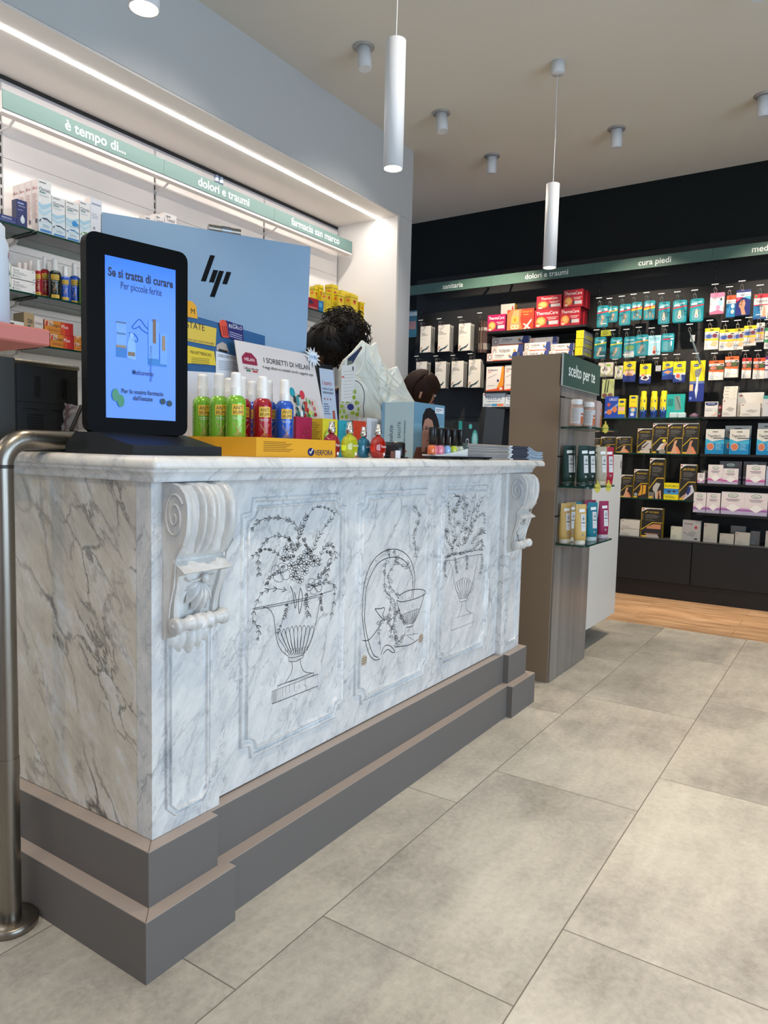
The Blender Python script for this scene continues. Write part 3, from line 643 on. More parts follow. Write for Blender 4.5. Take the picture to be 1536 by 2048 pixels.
# dark pen-like stand, crumpled plastic bag beside the display
m = MB().tube([at_y(142, 862, 1.63), at_y(163, 812, 1.66)], .0045, BLK, 8)
tag(m.obj('stylus'), 'slim black stylus leaning behind the base of the tall screen', 'stylus')
def crumple(mb, F0, pts, d, m, seed, amp=.006):
    random.seed(seed); n = 10; vs = []; o = Vector((0, 0, 0))
    for i in range(n+1):
        for j in range(n+1):
            a, b = i/n, j/n; q = [Vector(p) for p in pts]
            p = (q[0]*(1-a)+q[1]*a)*(1-b)+(q[3]*(1-a)+q[2]*a)*b
            vs.append(p+F0*(d*math.sin(PI*a)*math.sin(PI*b)+random.uniform(-amp, amp))+Z3*random.uniform(-amp, amp)*.5)
    mb.add(vs, [(i*(n+1)+j, (i+1)*(n+1)+j, (i+1)*(n+1)+j+1, i*(n+1)+j+1) for i in range(n) for j in range(n)], m)
CLEAR = mat('cfd2d6', .15, alpha=.35)
m = MB(); y = 1.672; q = [at_y(*p, y) for p in ((133, 862), (176, 862), (180, 816), (139, 806))]
crumple(m, -Y3, q, .02, CLEAR, 3); crumple(m, -Y3, [p+Y3*.02 for p in q], -.015, CLEAR, 4); crumple(m, -Y3, [p+Y3*.012 for p in q], .0, mat('8c5a68', .4, alpha=.5), 5, .004)
tag(m.obj('plastic_bag'), 'small crumpled clear plastic bag behind the base of the tall screen', 'bag')
# receipt printer
p0 = at_y(-60, 860, 1.72); p1 = at_y(28, 722, 1.72); p2 = at_y(158, 735, 1.72)
t = thing('receipt_printer', 'boxy black printer with vent slots and a silver top edge behind the rail', 'printer', (p1.x, 1.72, TZ))
H = p1.z-TZ; Wp = p2.x-p1.x
MB().box(0, Wp, 0, .22, 0, H, mat('14171b', .5), bev=.006).obj('body', t)
MB().box(-.12, -.001, -.012, .22, 0, H+.012, mat('2a2b2a', .55), bev=.006).obj('side_cover', t)
MB().tube([(0, .006, H), (Wp, .006, H)], .008, STEEL, 12).obj('top_edge', t)
m = MB()
for a in (.3, .72):
    for i in range(4): m.box(Wp*a+i*.004, Wp*a+i*.004+.0018, -.0008, .001, H*.62, H*.86, mat('000000'))
for i in range(7): m.box(Wp*.18, Wp*.42, -.0008, .001, H*.22+i*.007, H*.22+i*.007+.003, mat('000000'))
for a in (.12, .55): m.box(Wp*a, Wp*a+.045, -.0008, .001, H*.48, H*.49, mat('000000'))
m.box(0, Wp, -.0005, .001, H*.56, H*.564, mat('000000')); m.obj('vents', t)

# monitor seen from behind
f = Fr((1.383, 1.96, 1.366), -28.6, -4.5)
t = thing('desktop_monitor', 'large silver blue monitor seen from the back with a slanted bar logo', 'monitor', (1.62, 1.76, TZ))
L = Vector((1.62, 1.76, TZ))
def lf(fr): fr.O = fr.O-L; return fr
f = lf(f); W, H = .668, .462
m = MB(); f.slab(m, W, H, .022, mat('6f8598', .42, .25), mat('3a3f45', .4), r=.004); m.obj('back_shell', t)
m = MB()
def bar(x, z, ln, wd=.0155, sl=.33): m.prism([(x, z), (x+wd, z), (x+wd+ln*sl, z+ln), (x+ln*sl, z+ln)], f.O+f.N*.0012, f.R, f.U, f.N, .001, mat('07090b', .6, spec=.1))
bx, bz = .298, .302
bar(bx, bz, .084); bar(bx+.026, bz, .040); bar(bx+.030, bz-.045, .085); bar(bx+.069, bz, .040)
m.obj('logo', t)
m = MB(); f3 = Fr(f.p(.32, H-.002, -.01), -28.6); m.tube([f3.p(0, .01, 0), f3.p(.105, .01, 0)], .012, STEEL, 16); m.tube([f3.p(.042, .01, 0), f3.p(.072, .01, 0)], .0135, mat('8b8f93', .3, .9), 16); m.obj('camera_bar', t)
m = MB(); m.tube([f.p(.3, .15, -.02), f.p(.3, .1, -.09)+Vector((0, 0, 0)), Vector((.03, .08, .02))], .018, STEEL, 14); m.lathe([(0, 0), (.1, 0), (.1, .012), (0, .014)], STEEL, n=30, cx=.03, cy=.08); m.obj('stand', t)

# blue and yellow display topper behind the spray bottles
y = 1.655
def poly(mb, pts, Y, m, th=.002, off=0):
    P = [at_y(a, b, Y) for a, b in pts]; mb.prism([(p.x, p.z) for p in P], (0, Y-off, 0), X3, Z3, -Y3, th, m)
def ytext(mb, s, px, py, hh, Y, col, maxpx, off=.001, al=.5, bold=0):
    p = at_y(px, py, Y); q = at_y(px+10, py, Y); k = (q.x-p.x)/10; hz = (at_y(px, py-10, Y).z-p.z)/10
    mb.text(s, (p.x, Y-off, p.z), X3, Z3, hh*hz, mat(col), maxw=maxpx*k, al=al, bold=bold)
t = thing('display_card', 'blue and yellow cardboard display topper with a red label behind the spray bottles', 'display card')
def rec(Y): # re-home a group of world-space meshes under a root at the counter surface
    pass
t.location = (1.45, y, TZ); T0 = Vector(t.location)
def wobj(mb, name, par=None):
    if par is not None: mb.v = [tuple(Vector(v)-Vector(par.location)) for v in mb.v]
    return mb.obj(name, par)
m = MB(); poly(m, [(340, 617), (393, 633), (486, 659), (530, 672), (530, 912), (340, 906)], y, mat('2f5f8e', .5), .003)
poly(m, [(340, 740), (515, 750), (530, 912), (340, 906)], y, mat('e3e2e4', .5), .001, .0006)
poly(m, [(433, 690), (444, 684), (452, 688), (457, 703), (456, 706), (433, 700)], y, mat('b9aba0'), .001, .0008); poly(m, [(437, 697), (455, 702), (455, 706), (437, 702)], y, mat('2b2420'), .001, .001)
wobj(m, 'backing_card', t)
m = MB(); poly(m, [(340, 595), (383, 603), (391, 612), (394, 638), (340, 626)], y, mat('e8a62c'), .002, .003); ytext(m, 'M', 384, 628, 11, y, '2c2b28', 12, .0035); wobj(m, 'round_tag', t)
m = MB(); poly(m, [(340, 634), (432, 657), (430, 693), (340, 675)], y, mat('e0bf4c'), .002, .0025); ytext(m, 'È TEMPO D\'ESTATE', 397, 660, 13, y, '2f2f33', 110, .003, .9); ytext(m, 'curare per tutta la famiglia', 427, 690, 5, y, '57554c', 66, .003, 1); wobj(m, 'yellow_card', t)
m = MB(); poly(m, [(340, 684), (427, 703), (430, 731), (340, 724)], y, mat('e6c73a'), .002, .0035); ytext(m, 'MALNETTBENCAG', 400, 710, 6, y, '33322c', 42, .004)
for i in range(4): poly(m, [(381, 715+i*3.6), (417, 718+i*3.6), (417, 719.2+i*3.6), (381, 716.2+i*3.6)], y, mat('8d7c33'), .0005, .0042)
wobj(m, 'lower_yellow_card', t)
m = MB(); poly(m, [(430, 702), (482, 716), (484, 760), (430, 752)], y, mat('dfe2e8'), .002, .0045); ytext(m, 'CONCOURS DE DESSIN', 456, 717, 5.5, y, '2c3350', 44, .005)
for i in range(6): poly(m, [(435, 721+i*3.4), (468+3*(i % 3), 724+i*3.4), (468+3*(i % 3), 725+i*3.4), (435, 722+i*3.4)], y, mat('8a8f9d'), .0005, .0052)
wobj(m, 'white_card', t)
m = MB(); poly(m, [(450, 641), (484, 652), (486, 686), (450, 675)], y, mat('2b2a66'), .002, .004); ytext(m, 'REGALO', 469, 658, 7, y, 'e8e8f2', 26, .0045)
ytext(m, 'Il tuo', 468, 651, 4, y, 'c8c8dd', 14, .0045)
for i in range(3): poly(m, [(457, 663+i*4), (482, 671+i*4), (482, 672.3+i*4), (457, 664.3+i*4)], y, mat('b9b8d6'), .0005, .0048)
poly(m, [(436, 646), (440, 640), (446, 640), (451, 646), (455, 676), (444, 675), (441, 672)], y, mat('e0503c'), .002, .006)
for i in range(3): poly(m, [(441+i*4, 652), (442.5+i*4, 652), (446+i*3.4, 672), (444.6+i*3.4, 672)], y, mat('8d1f22'), .0005, .0065)
wobj(m, 'gift_label', t)

# white fragrance display card with a price star
y = 1.555
t = thing('fragrance_display_card', 'white cardboard display for summer fragrances with a spiky price star on its corner', 'display card', (1.75, y, TZ))
A, B, Cc, Dd = at_y(481, 679, y+.045), at_y(636, 711, y+.045), at_y(660, 838, y+.008), at_y(664, 905, y-.01)
bl = Vector((A.x-.005, y-.01, TZ)); br = Vector((Dd.x, y-.01, TZ))
m = MB(); R = (B-A); R.z = 0; f = Fr(bl, 0, 12); Hc = (A.z-TZ)/math.cos(math.radians(12)); Wc = B.x-A.x; Wb = at_y(664, 905, y-.01).x-bl.x
m.prism([(0, 0), (Wb, 0), (Wc, Hc), (0, Hc)], f.O, f.R, f.U, f.N, .003, mat('d9d0cc', .5))
ops = [('p', [(.35, .15), (1.0, .10), (.93, .55), (.5, .62)], 'd3c4ba'), ('t', 'I SORBETTI DI HELAN', .605, .865, .047, '1d1c1c', .66), ('t', '4 viaggi olfattivi tra indelebili ricordi e suggestivi sogni', .61, .80, .026, '4a4544', .66),
       ('p', [(.05, .80), (.05, .86), (.10, .905), (.17, .905), (.22, .86), (.22, .80)], '8e2140'), ('t', 'HELAN', .135, .845, .028, 'f0dede', .13), ('t', "L'officina nelle erbe", .14, .765, .022, '5a3040', .17), ('r', .08, .735, .13, .75, '3f7a50'), ('r', .15, .735, .21, .75, 'c23c4a'),
       ('e', .61, .60, .035, .045, '2a9aa8'), ('e', .74, .585, .033, .043, 'cf3d4a')]
def blob(cx, cy, n, r, cols, seed):
    rr = random.Random(seed); o = []
    for i in range(n): a = rr.uniform(0, 6.28); q = rr.uniform(0, r); o.append(('e', cx+q*math.cos(a), cy+1.9*q*math.sin(a), rr.uniform(.008, .022), rr.uniform(.010, .03), rr.choice(cols)))
    return o
ops += blob(.66, .44, 26, .075, ['2f7f8a', '56a0a4', '3c5a3c', 'b9c7c4', '1f3b3f'], 1)+blob(.80, .38, 34, .085, ['c5362f', 'd9584a', '3f7a2e', 'a52a2c', 'd9c24a', 'b3d0a0'], 2)+[('r', .655, .33, .69, .42, 'ececec'), ('r', .63, .47, .66, .56, '2f8f9a'), ('p', [(.74, .50), (.77, .51), (.75, .42), (.72, .42)], 'c9392f')]
prints(m, ops, f.O, f.R, f.U, f.N, Wc*1.02, Hc, .0006); wobj(m, 'card', t) if 0 else None
m.v = [tuple(Vector(v)-Vector(t.location)) for v in m.v]; m.obj('card', t)
m = MB(); cx, cz = Wc*.985, Hc*.975; st = []
for i in range(26): a = 2*PI*i/26; r = (.037 if i % 2 else .022)*(1+.25*((i*7) % 3-1)*.5); st.append((cx+r*1.15*math.cos(a), cz+r*math.sin(a)))
m.prism(st, f.O+f.N*.004, f.R, f.U, f.N, .001, mat('e9ecef'), mat('222222'))
st2 = [(cx+(a-cx)*.74, cz+(b-cz)*.74) for a, b in st]; m.prism(st2, f.O+f.N*.0046, f.R, f.U, f.N, .0004, mat('26272b')); st3 = [(cx+(a-cx)*.70, cz+(b-cz)*.70) for a, b in st]; m.prism(st3, f.O+f.N*.005, f.R, f.U, f.N, .0004, mat('dfe9f2'))
m.text('19.90', f.p(cx, cz-.008, .006), f.R, f.U, .014, mat('2f78b8'), maxw=.034)
m.v = [tuple(Vector(v)-Vector(t.location)) for v in m.v]; m.obj('price_star', t)
m = MB(); m.add([f.p(Wc*.4, 0, -.003), f.p(Wc*.6, 0, -.003), f.p(Wc*.55, Hc*.6, -.003), f.p(Wc*.5, 0, -.003)+Y3*.10], [(0, 1, 2), (0, 2, 3), (1, 3, 2)], mat('b9a184')); m.v = [tuple(Vector(v)-Vector(t.location)) for v in m.v]; m.obj('easel_back', t)

# small framed leaflet stand
y = 1.62; a0 = at_y(644, 726, y); a1 = at_y(683, 734, y)
f = Fr((at_y(650, 880, y-.03).x, y-.03, TZ), -3, 8); Hh = (a0.z-TZ)/math.cos(.14); Ww = .088
t = thing('leaflet_stand', 'black framed leaning leaflet stand between the fragrance card and the plastic bag', 'leaflet stand', (a0.x, y-.03, TZ))
m = MB(); f.slab(m, Ww, Hh, .008, mat('15181b', .4)); m.v = [tuple(Vector(v)-Vector(t.location)) for v in m.v]; m.obj('frame', t)
m = MB(); prints(m, [('r', .12, .03, 1.0, .95, 'b9c3d2'), ('r', .12, .03, 1.0, .36, 'b0503f'), ('t', "L'esperto", .52, .80, .05, 'a8382e', .6), ('t', 'licenza d\'usati', .55, .735, .03, '28324a', .66), ('t', 'antiparassitari', .55, .695, .03, '28324a', .66),
    ('e', .3, .62, .03, .012, '8a3a3a'), ('e', .48, .62, .03, .012, 'b0503f'), ('e', .66, .62, .03, .012, '8a3a3a'), ('l', .2, .57, .6, 5, .026, '66708a'), ('r', .72, .2, .88, .5, '7f8a9c'), ('r', .72, .4, .84, .5, 'b0503f'), ('p', [(.2, .22), (.6, .3), (.7, .2), (.3, .12)], '8c8c4c')], f.O, f.R, f.U, f.N, Ww, Hh, .001)
m.v = [tuple(Vector(v)-Vector(t.location)) for v in m.v]; m.obj('leaflet', t)

# yellow tray with spray bottles
YEL = mat('dda021', .45)
tx0, tx1, ty0, ty1 = 1.339, 1.668, 1.27, 1.53
t = thing('bottle_tray', 'bright yellow cardboard tray on the counter edge holding green, red and blue spray bottles', 'tray', (tx0, ty0, TZ))
w_, d_ = tx1-tx0, ty1-ty0; m = MB()
m.box(0, w_, 0, .003, 0, .0495, YEL).box(0, .003, .003, d_, 0, .0495, YEL).box(w_-.003, w_, .003, d_, 0, .0495, YEL).box(.003, w_-.003, d_-.003, d_, 0, .0495, YEL).box(.003, w_-.003, .003, d_-.003, 0, .003, YEL)
prints(m, [('l', .08, .80, .45, 6, .095, '9a6a12'), ('e', .66, .30, .045, .23, '1d1f55'), ('p', [(.635, .32), (.655, .18), (.69, .48), (.675, .48), (.655, .27), (.645, .34)], 'f0eede'), ('t', 'VERFORA', .835, .28, .30, '1f2150', .25)], (0, 0, 0), X3, Z3, -Y3, w_, .0495)
m.obj('tray_carton', t)
BG, BR, BB, BK, CAPW = '78b02c', 'a01224', '1f56b8', '12211f', mat('e4e4e2', .3, coat=.2)
def spray_bottle(col, body_h, r, capr, toth, label, loc, grp, word='NATUREL', s=1.0, fa=-PI/2-.55):
    t = thing('spray_bottle', label, 'bottle', loc, group=grp)
    B_ = mat(col, .22, .15, coat=.5); m = MB()
    m.lathe([(0, 0), (r*.94, 0), (r, .003), (r, body_h-.022), (r*.96, body_h-.010), (r*.72, body_h-.001), (r*.5, body_h+.002), (0, body_h+.002)], B_, n=26)
    m.obj('bottle_body', t)
    m = MB(); m.lathe([(capr, body_h+.0), (capr, body_h+.022), (capr*.98, body_h+.024), (capr*.92, body_h+.026), (capr*.92, toth-.008), (capr*.88, toth-.003), (capr*.7, toth), (0, toth)], CAPW, n=22)
    m.obj('spray_cap', t)
    m = MB(); R1 = r+.0006; yl = mat('e2b93a', .4); ink = mat('2a2418', .5)
    def patch(a0, a1, z0, z1, mt, rr):
        n = 8; v = []
        for i in range(n+1):
            a = a0+(a1-a0)*i/n; v += [(rr*math.cos(a), rr*math.sin(a), z0), (rr*math.cos(a), rr*math.sin(a), z1)]
        m.add(v, [(2*i, 2*i+2, 2*i+3, 2*i+1) for i in range(n)], mt)
    k = body_h/.155
    patch(fa-.62, fa+.62, .104*k, .132*k, yl, R1); patch(fa-.62, fa+.62, .008*k, .026*k, yl, R1)
    for s_, z, hh in (('ANTI', .1185*k, .010*k), ('BRUMM', .1065*k, .010*k), (word, .0125*k, .009*k)): m.text(s_, (0, 0, z), X3, Z3, hh, ink, maxw=r*1.05, cyl=(0, 0, R1+.0003, fa))
    wht = mat('d8d4c8', .5)
    patch(fa-.55, fa+.5, .097*k, .0982*k, wht, R1); patch(fa-.45, fa+.4, .0935*k, .0945*k, wht, R1)
    ik = mat('d8b070', .4)
    for l in ([(-.5, .085), (-.2, .072), (0, .06)], [(.5, .085), (.2, .072), (0, .06)], [(0, .09), (0, .035)], [(-.4, .05), (0, .062), (.4, .052)], [(-.3, .04), (-.15, .052), (.0, .058), (.2, .05), (.35, .036)]):
        m.tube([(R1*math.cos(fa+a), R1*math.sin(fa+a), z*k) for a, z in smooth(l, 3)], .0007*k, ik, 4)
    for i in range(16): patch(fa-1.75, fa-1.05+.1*math.sin(i*2.1), (.125-.0065*i)*k, (.1268-.0065*i)*k, mat('5c8a1c' if col == BG else ('6c0a16' if col == BR else '123a80')), R1)
    m.obj('label_print', t)
    return t
sp = {}
def sb(col, x, y, label, word):
    if col not in sp: sp[col] = spray_bottle(col, .153, .0262, .0150, .214, label, (x, y, TZ+.0032), 'insect spray bottles in the yellow tray', word)
    else: dup(sp[col], (x, y, TZ+.0032), label=label)
sb(BG, 1.369, 1.372, 'green spray bottle, rightmost and closest of the green ones in the yellow tray', 'NATUREL')
sb(BG, 1.369, 1.434, 'green spray bottle in the middle of the three green ones in the yellow tray', 'NATUREL')
sb(BG, 1.369, 1.498, 'green spray bottle nearest the tall black screen', 'NATUREL')
sb(BR, 1.470, 1.372, 'red spray bottle in the front of the yellow tray beside the blue one', 'FORTE')
sb(BR, 1.460, 1.440, 'red spray bottle half hidden between the green and the front red bottle', 'FORTE')
sb(BR, 1.470, 1.500, 'spray bottle at the back of the yellow tray behind the front red one', 'FORTE')
sb(BB, 1.560, 1.372, 'blue spray bottle at the right end of the row in the yellow tray', 'KIDS')
sb(BB, 1.560, 1.436, 'spray bottle directly behind the front blue one, only its white cap showing', 'KIDS')
sb(BB, 1.560, 1.498, 'spray bottle in the far back corner of the yellow tray behind the blue ones', 'KIDS')
sb(BG, 1.425, 1.498, 'spray bottle in the second row whose white cap shows between two green bottles', 'NATUREL') if 0 else None

# perfume bottles
def perfume(col, lq, x, y, label, word, h=.076, s=1.0):
    t = thing('perfume_bottle', label, 'bottle', (x, y, TZ), group='four round perfume bottles on the counter edge')
    G = mat(col, .05, trans=.55, coat=.6); m = MB()
    prof = [(0, 0), (.018, 0), (.026, .003), (.0315, .015), (.0335, .032), (.0315, .049), (.024, .062), (.012, .069), (.0095, .074), (0, .074)]
    m.lathe([(a*s, b*s) for a, b in prof], G, n=26, sy=.66); m.obj('glass_body', t)
    m = MB(); m.lathe([(.0105*s, .074*s), (.0115*s, .0745*s), (.0115*s, .091*s), (.0088*s, .0915*s), (.0088*s, .106*s), (.0075*s, .108*s), (0, .108*s)], CHROME, n=20); m.obj('spray_top', t)
    m = MB(); m.text(word, (0, -.0230*s, .034*s), (1, 0, 0), Z3, .0075, mat('efe9e2'), maxw=.032*s); m.add([(a, -.0215*s, b) for a, b in ell(.004, .012*s, .005, .005, 12)], [tuple(range(12))], mat('efe9e2')); m.obj('label_print', t)
perfume('b00d3a', 0, at_y(663, 890, 1.335).x, 1.335, 'crimson round perfume bottle half hidden by the end of the yellow tray', 'Ciliegia')
perfume('d5d62a', 0, at_y(699, 890, 1.30).x, 1.30, 'yellow round perfume bottle beside the crimson one', 'Limone')
perfume('0f86a8', 0, at_y(727, 890, 1.345).x, 1.345, 'turquoise round perfume bottle between the yellow and the orange red one', 'SorMint', s=.92)
perfume('c8210f', 0, at_y(756, 890, 1.30).x, 1.30, 'orange red round perfume bottle, rightmost of the four', 'Papaya')
# perfume cartons behind
def carton(name, label, x0, x1, y, d, z1, front, side, ops, sops=(), grp=None, z0=TZ, cat='box', top=None):
    w_ = x1-x0; h_ = z1-z0; m = MB()
    m.box(0, w_, 0, d, 0, h_, mat(side), bev=.0004); m.add([(0.0004, -.0002, .0004), (w_-.0004, -.0002, .0004), (w_-.0004, -.0002, h_-.0004), (.0004, -.0002, h_-.0004)], [(0, 1, 2, 3)], mat(front))
    prints(m, ops, (0, -.0002, 0), X3, Z3, -Y3, w_, h_); prints(m, sops, (0, d, 0), -Y3, Z3, -X3, d, h_)
    o = m.obj(name, None, (x0, y, z0)); return tag(o, label, cat, grp)
y = 1.43; X_ = lambda px, Y=1.43, py=850: at_y(px, py, Y).x
zt = lambda px, py, Y=1.43: at_y(px, py, Y).z
leafs = lambda cols, seed, n=30: blob(.5, .62, n, .42, cols, seed)
g = 'small patterned perfume cartons behind the perfume bottles'
carton('perfume_carton', 'pink carton with red berries printed on it, beside the blue spray bottle', X_(592), X_(624), y, .05, zt(608, 834), 'a8204a', '8c1a3c', leafs(['3f5a34', 'c23a4a', '7a1230', '2f4a2c', 'd8607a'], 3)+[('t', 'Cranberry', .5, .14, .13, 'e8cdd4', .85)], [('l', .1, .9, .9, 8, .07, 'c56a86')], g)
carton('perfume_carton', 'yellow carton with a lime printed on it behind the crimson perfume bottle', X_(645), X_(675), y, .07, zt(660, 838), 'd8cc2c', 'c4a818', leafs(['3f6a2c', '9ab83a', 'e4dc6c', '2f4a24', 'b8c84a'], 4)+[('e', .3, .45, .22, .25, 'a9c95a'), ('e', .3, .45, .15, .17, 'cfe08a')], [('r', 0, 0, 1, .32, '7f9a2a'), ('l', .1, .9, .9, 8, .06, '8a7512')], g)
carton('perfume_carton', 'turquoise carton with leaves printed on it behind the yellow perfume bottle', X_(677), X_(704), y, .045, zt(690, 841), '2f9cab', '2a8896', leafs(['24564a', '7a4a3c', '1f7a80', '3f6a50', 'b4584a'], 5), [('r', .1, .1, .9, .3, '1f7a86')], g)
carton('perfume_carton', 'red orange carton with fruit printed on it behind the turquoise perfume bottle', X_(706), X_(732), y, .045, zt(719, 842), 'c93a1c', 'a82c14', leafs(['3a5a24', 'e0861c', '2c4420', 'd8581c', 'a02414'], 6), (), g)
carton('medicine_box', 'white box with small print and a blue edge behind the orange red perfume', X_(734, 1.51), X_(808, 1.51), 1.51, .04, zt(770, 839, 1.51), 'd4d0cf', 'c9c6c5', [('r', .93, 0, 1.0, 1, '2a78c0'), ('r', .0, .22, .2, .3, '8f8f90')]+[('r', .12+.045*i, .12, .125+.045*i+.012, .93, '8b8788') for i in range(6)]+[('r', .50+.045*i, .12, .505+.045*i+.012, .93, '8b8788') for i in range(8)])
# black gadget with a tag
t = thing('card_reader', 'small black rounded card reader with a white price tag on the counter edge', 'card reader', (2.075, 1.335, TZ))
MB().box(-.055, .03, 0, .05, 0, .055, mat('1c1e20', .3), bev=.012).obj('body', t)
MB().lathe([(0, 0), (.028, 0), (.030, .006), (.030, .05), (.024, .056), (0, .056)], mat('111214', .25), n=24, cx=.045, cy=.012).obj('lens', t)
MB().box(-.03, .055, -.03, -.01, 0, .004, mat('111214', .3)).obj('foot', t)
m = MB().box(-.0325, -.002, -.034, -.032, .0, .026, mat('e4e4e6')); m.box(-.06, -.0325, -.033, -.031, 0, .024, mat('6f4a40')); m.obj('price_tag', t)

# light blue counter box with a portrait
x0 = at_y(827, 860, 1.35).x; x1 = at_y(888, 860, 1.35).x; zt_ = at_y(827, 803, 1.35).z
h_ = zt_-TZ; w_ = x1-x0
t = thing('portrait_display_box', 'pale blue carton display with a woman\'s portrait on its front beside the plastic bag', 'display box', (x0, 1.35, TZ))
m = MB().box(0, w_, 0, .14, 0, h_, mat('b8d2d8', .5), bev=.0006)
prints(m, [('v', 'spaziosalute', .30, .28, .13, '1f3c58', .68), ('v', 'SALUTE', .56, .50, .09, '1c2f48', .3), ('v', 'bellezza e benessere', .72, .42, .07, '3c5a70', .5), ('r', .62, .10, .80, .14, 'b03a30'), ('r', .0, .0, .10, 1, '7fa9c4')], (0, .14, 0), -Y3, Z3, -X3, .14, h_)
m.obj('carton', t)
m = MB(); skin = 'b5806a'
prints(m, [('r', 0, 0, 1, 1, '7fa6b4'), ('r', 0, .62, 1, 1, '6d94a8'), ('p', [(.0, 0), (1, 0), (.95, .1), (.85, .22), (.1, .2)], '6f4436'), ('p', [(.28, .45), (.25, .62), (.27, .78), (.36, .90), (.50, .93), (.66, .88), (.78, .72), (.86, .52), (.88, .28), (.80, .12), (.6, .1)], '1d1719'),
    ('p', [(.30, .40), (.29, .58), (.34, .70), (.44, .74), (.58, .70), (.65, .56), (.64, .38), (.56, .24), (.44, .20), (.35, .28)], skin), ('e', .40, .54, .055, .012, '2a1d1c'), ('e', .56, .54, .055, .012, '2a1d1c'), ('e', .40, .575, .06, .007, '3a2824'), ('e', .56, .575, .06, .007, '3a2824'),
    ('p', [(.48, .50), (.50, .50), (.53, .41), (.46, .41)], 'a06e5a'), ('e', .49, .33, .07, .017, '9c3f3e'), ('p', [(.25, .12), (.36, .12), (.42, .44), (.39, .46), (.32, .34), (.29, .50), (.26, .50)], 'bd8872'), ('p', [(.60, .10), (.72, .12), (.76, .36), (.70, .50), (.66, .50), (.66, .34), (.58, .46), (.56, .44)], 'bd8872'),
    ('r', .66, .84, .95, .95, 'dfe3e6'), ('r', .69, .90, .9, .92, '8a8f96'), ('r', .69, .87, .8, .885, '8a8f96')], (0, -.0002, 0), X3, Z3, -Y3, w_, h_, .0004)
m.obj('portrait_front', t)

# nail polish on a white tray
t = thing('polish_tray', 'white scalloped tray on a thin dark base in front of the portrait box', 'tray', (2.18, 1.245, TZ))
m = MB()  .box(-.03, .44, -.03, .006, .004, .010, mat('191a1c', .3)); [m.box(a, a+.02, -.028, -.01, 0, .004, mat('191a1c')) for a in (-.02, .2, .4)]; m.obj('base_plate', t)
m = MB().box(.02, .265, -.01, .045, .0105, .016, mat('dcdad4')); m.add([(.05, -.012, .016), (.262, -.012, .016), (.262, -.012, .040), (.22, -.012, .034), (.12, -.012, .022)], [(0, 1, 2, 3, 4)], mat('e3e1da')); m.add([(.05, -.010, .016), (.262, -.010, .016), (.262, -.010, .040), (.22, -.010, .034), (.12, -.010, .022)], [(4, 3, 2, 1, 0)], mat('e3e1da')); m.obj('tray', t)
first = None
cols = [(.030, .0, 'e8743f', 'orange'), (.062, .008, 'e57b8a', 'coral pink'), (.094, .0, 'e8889a', 'rose pink'), (.124, .012, 'd98a9c', 'dusty pink'), (.152, .0, '8fb6e0', 'pale blue'), (.178, .014, '9ab8d8', 'powder blue'), (.205, .0, 'c9d43a', 'lime green'), (.235, .01, 'd8d6c4', 'cream'), (.262, .0, 'cfd0b8', 'pale olive')]
for i, (a, b, c, nm) in enumerate(cols):
    t2 = thing('nail_polish', nm+' nail polish bottle with a tall black cap on the white tray', 'nail polish', (2.175+a*.93, 1.255+b, TZ+.0162), group='nail polish bottles')
    MB().lathe([(0, 0), (.013, 0), (.0145, .004), (.0145, .024), (.010, .031), (.006, .034), (0, .034)], mat(c, .15, coat=.6), n=16).obj('bottle', t2)
    MB().lathe([(0, .034), (.0095, .034), (.0115, .092), (.010, .095), (0, .095)], mat('101113', .35), n=14).obj('cap', t2)
# grey tape roll, dark gel pack, dark tablet, magazines
t = thing('tape_roll', 'pale grey roll lying upright behind the nail polish', 'roll', (2.62, 1.44, TZ))
Mx = Matrix.Translation((0, 0, .045)) @ Matrix.Rotation(PI/2, 4, 'X')
MB().lathe([(.022, 0), (.044, 0), (.044, .05), (.022, .05), (.022, 0)], mat('8f9498', .4), n=28, M=Mx).obj('winding', t); MB().lathe([(.018, -.002), (.0225, -.002), (.0225, .052), (.018, .052), (.018, -.002)], mat('d6d6d4', .5), n=28, M=Mx).obj('core', t)
p = at_y(916, 886, 1.42); q = at_y(959, 846, 1.42)
carton('gel_pack', 'black and turquoise printed pack standing behind the magazines', p.x, q.x, 1.42, .03, q.z, '23282a', '1b1f20', [('r', 0, 0, 1, 1, '24292c'), ('p', [(0, .1), (.2, .3), (.15, 1), (0, 1)], '2f8f82'), ('e', .78, .5, .16, .30, '49a090'), ('e', .78, .5, .11, .22, '9fc8c0'), ('e', .55, .88, .08, .07, '55b0a0'), ('e', .35, .1, .08, .07, '55b0a0'), ('v', 'CRYO', .42, .25, .14, 'd8dedd', .6)], cat='pack')
t = thing('tablet_screen', 'dark slab shaped screen back leaning at the far end of the counter', 'screen', (3.035, 1.44, TZ))
f = Fr((0, 0, 0), -8, 0); m = MB(); a = at_y(965, 812, 1.44); Ht = (a.z-TZ)
m.prism([(-.04, 0), (.125, 0), (.150, Ht*.985), (-.01, Ht)], f.O, f.R, f.U, f.N, .02, mat('3e3f40', .5), mat('151617', .4)); m.obj('screen_back', t)
MB().box(-.02, .12, .02, .09, 0, .012, mat('0b0c0d', .4)).obj('foot', t)
random.seed(11)
x0 = at_y(915, 900, 1.262).x; x1 = at_y(1083, 900, 1.262).x
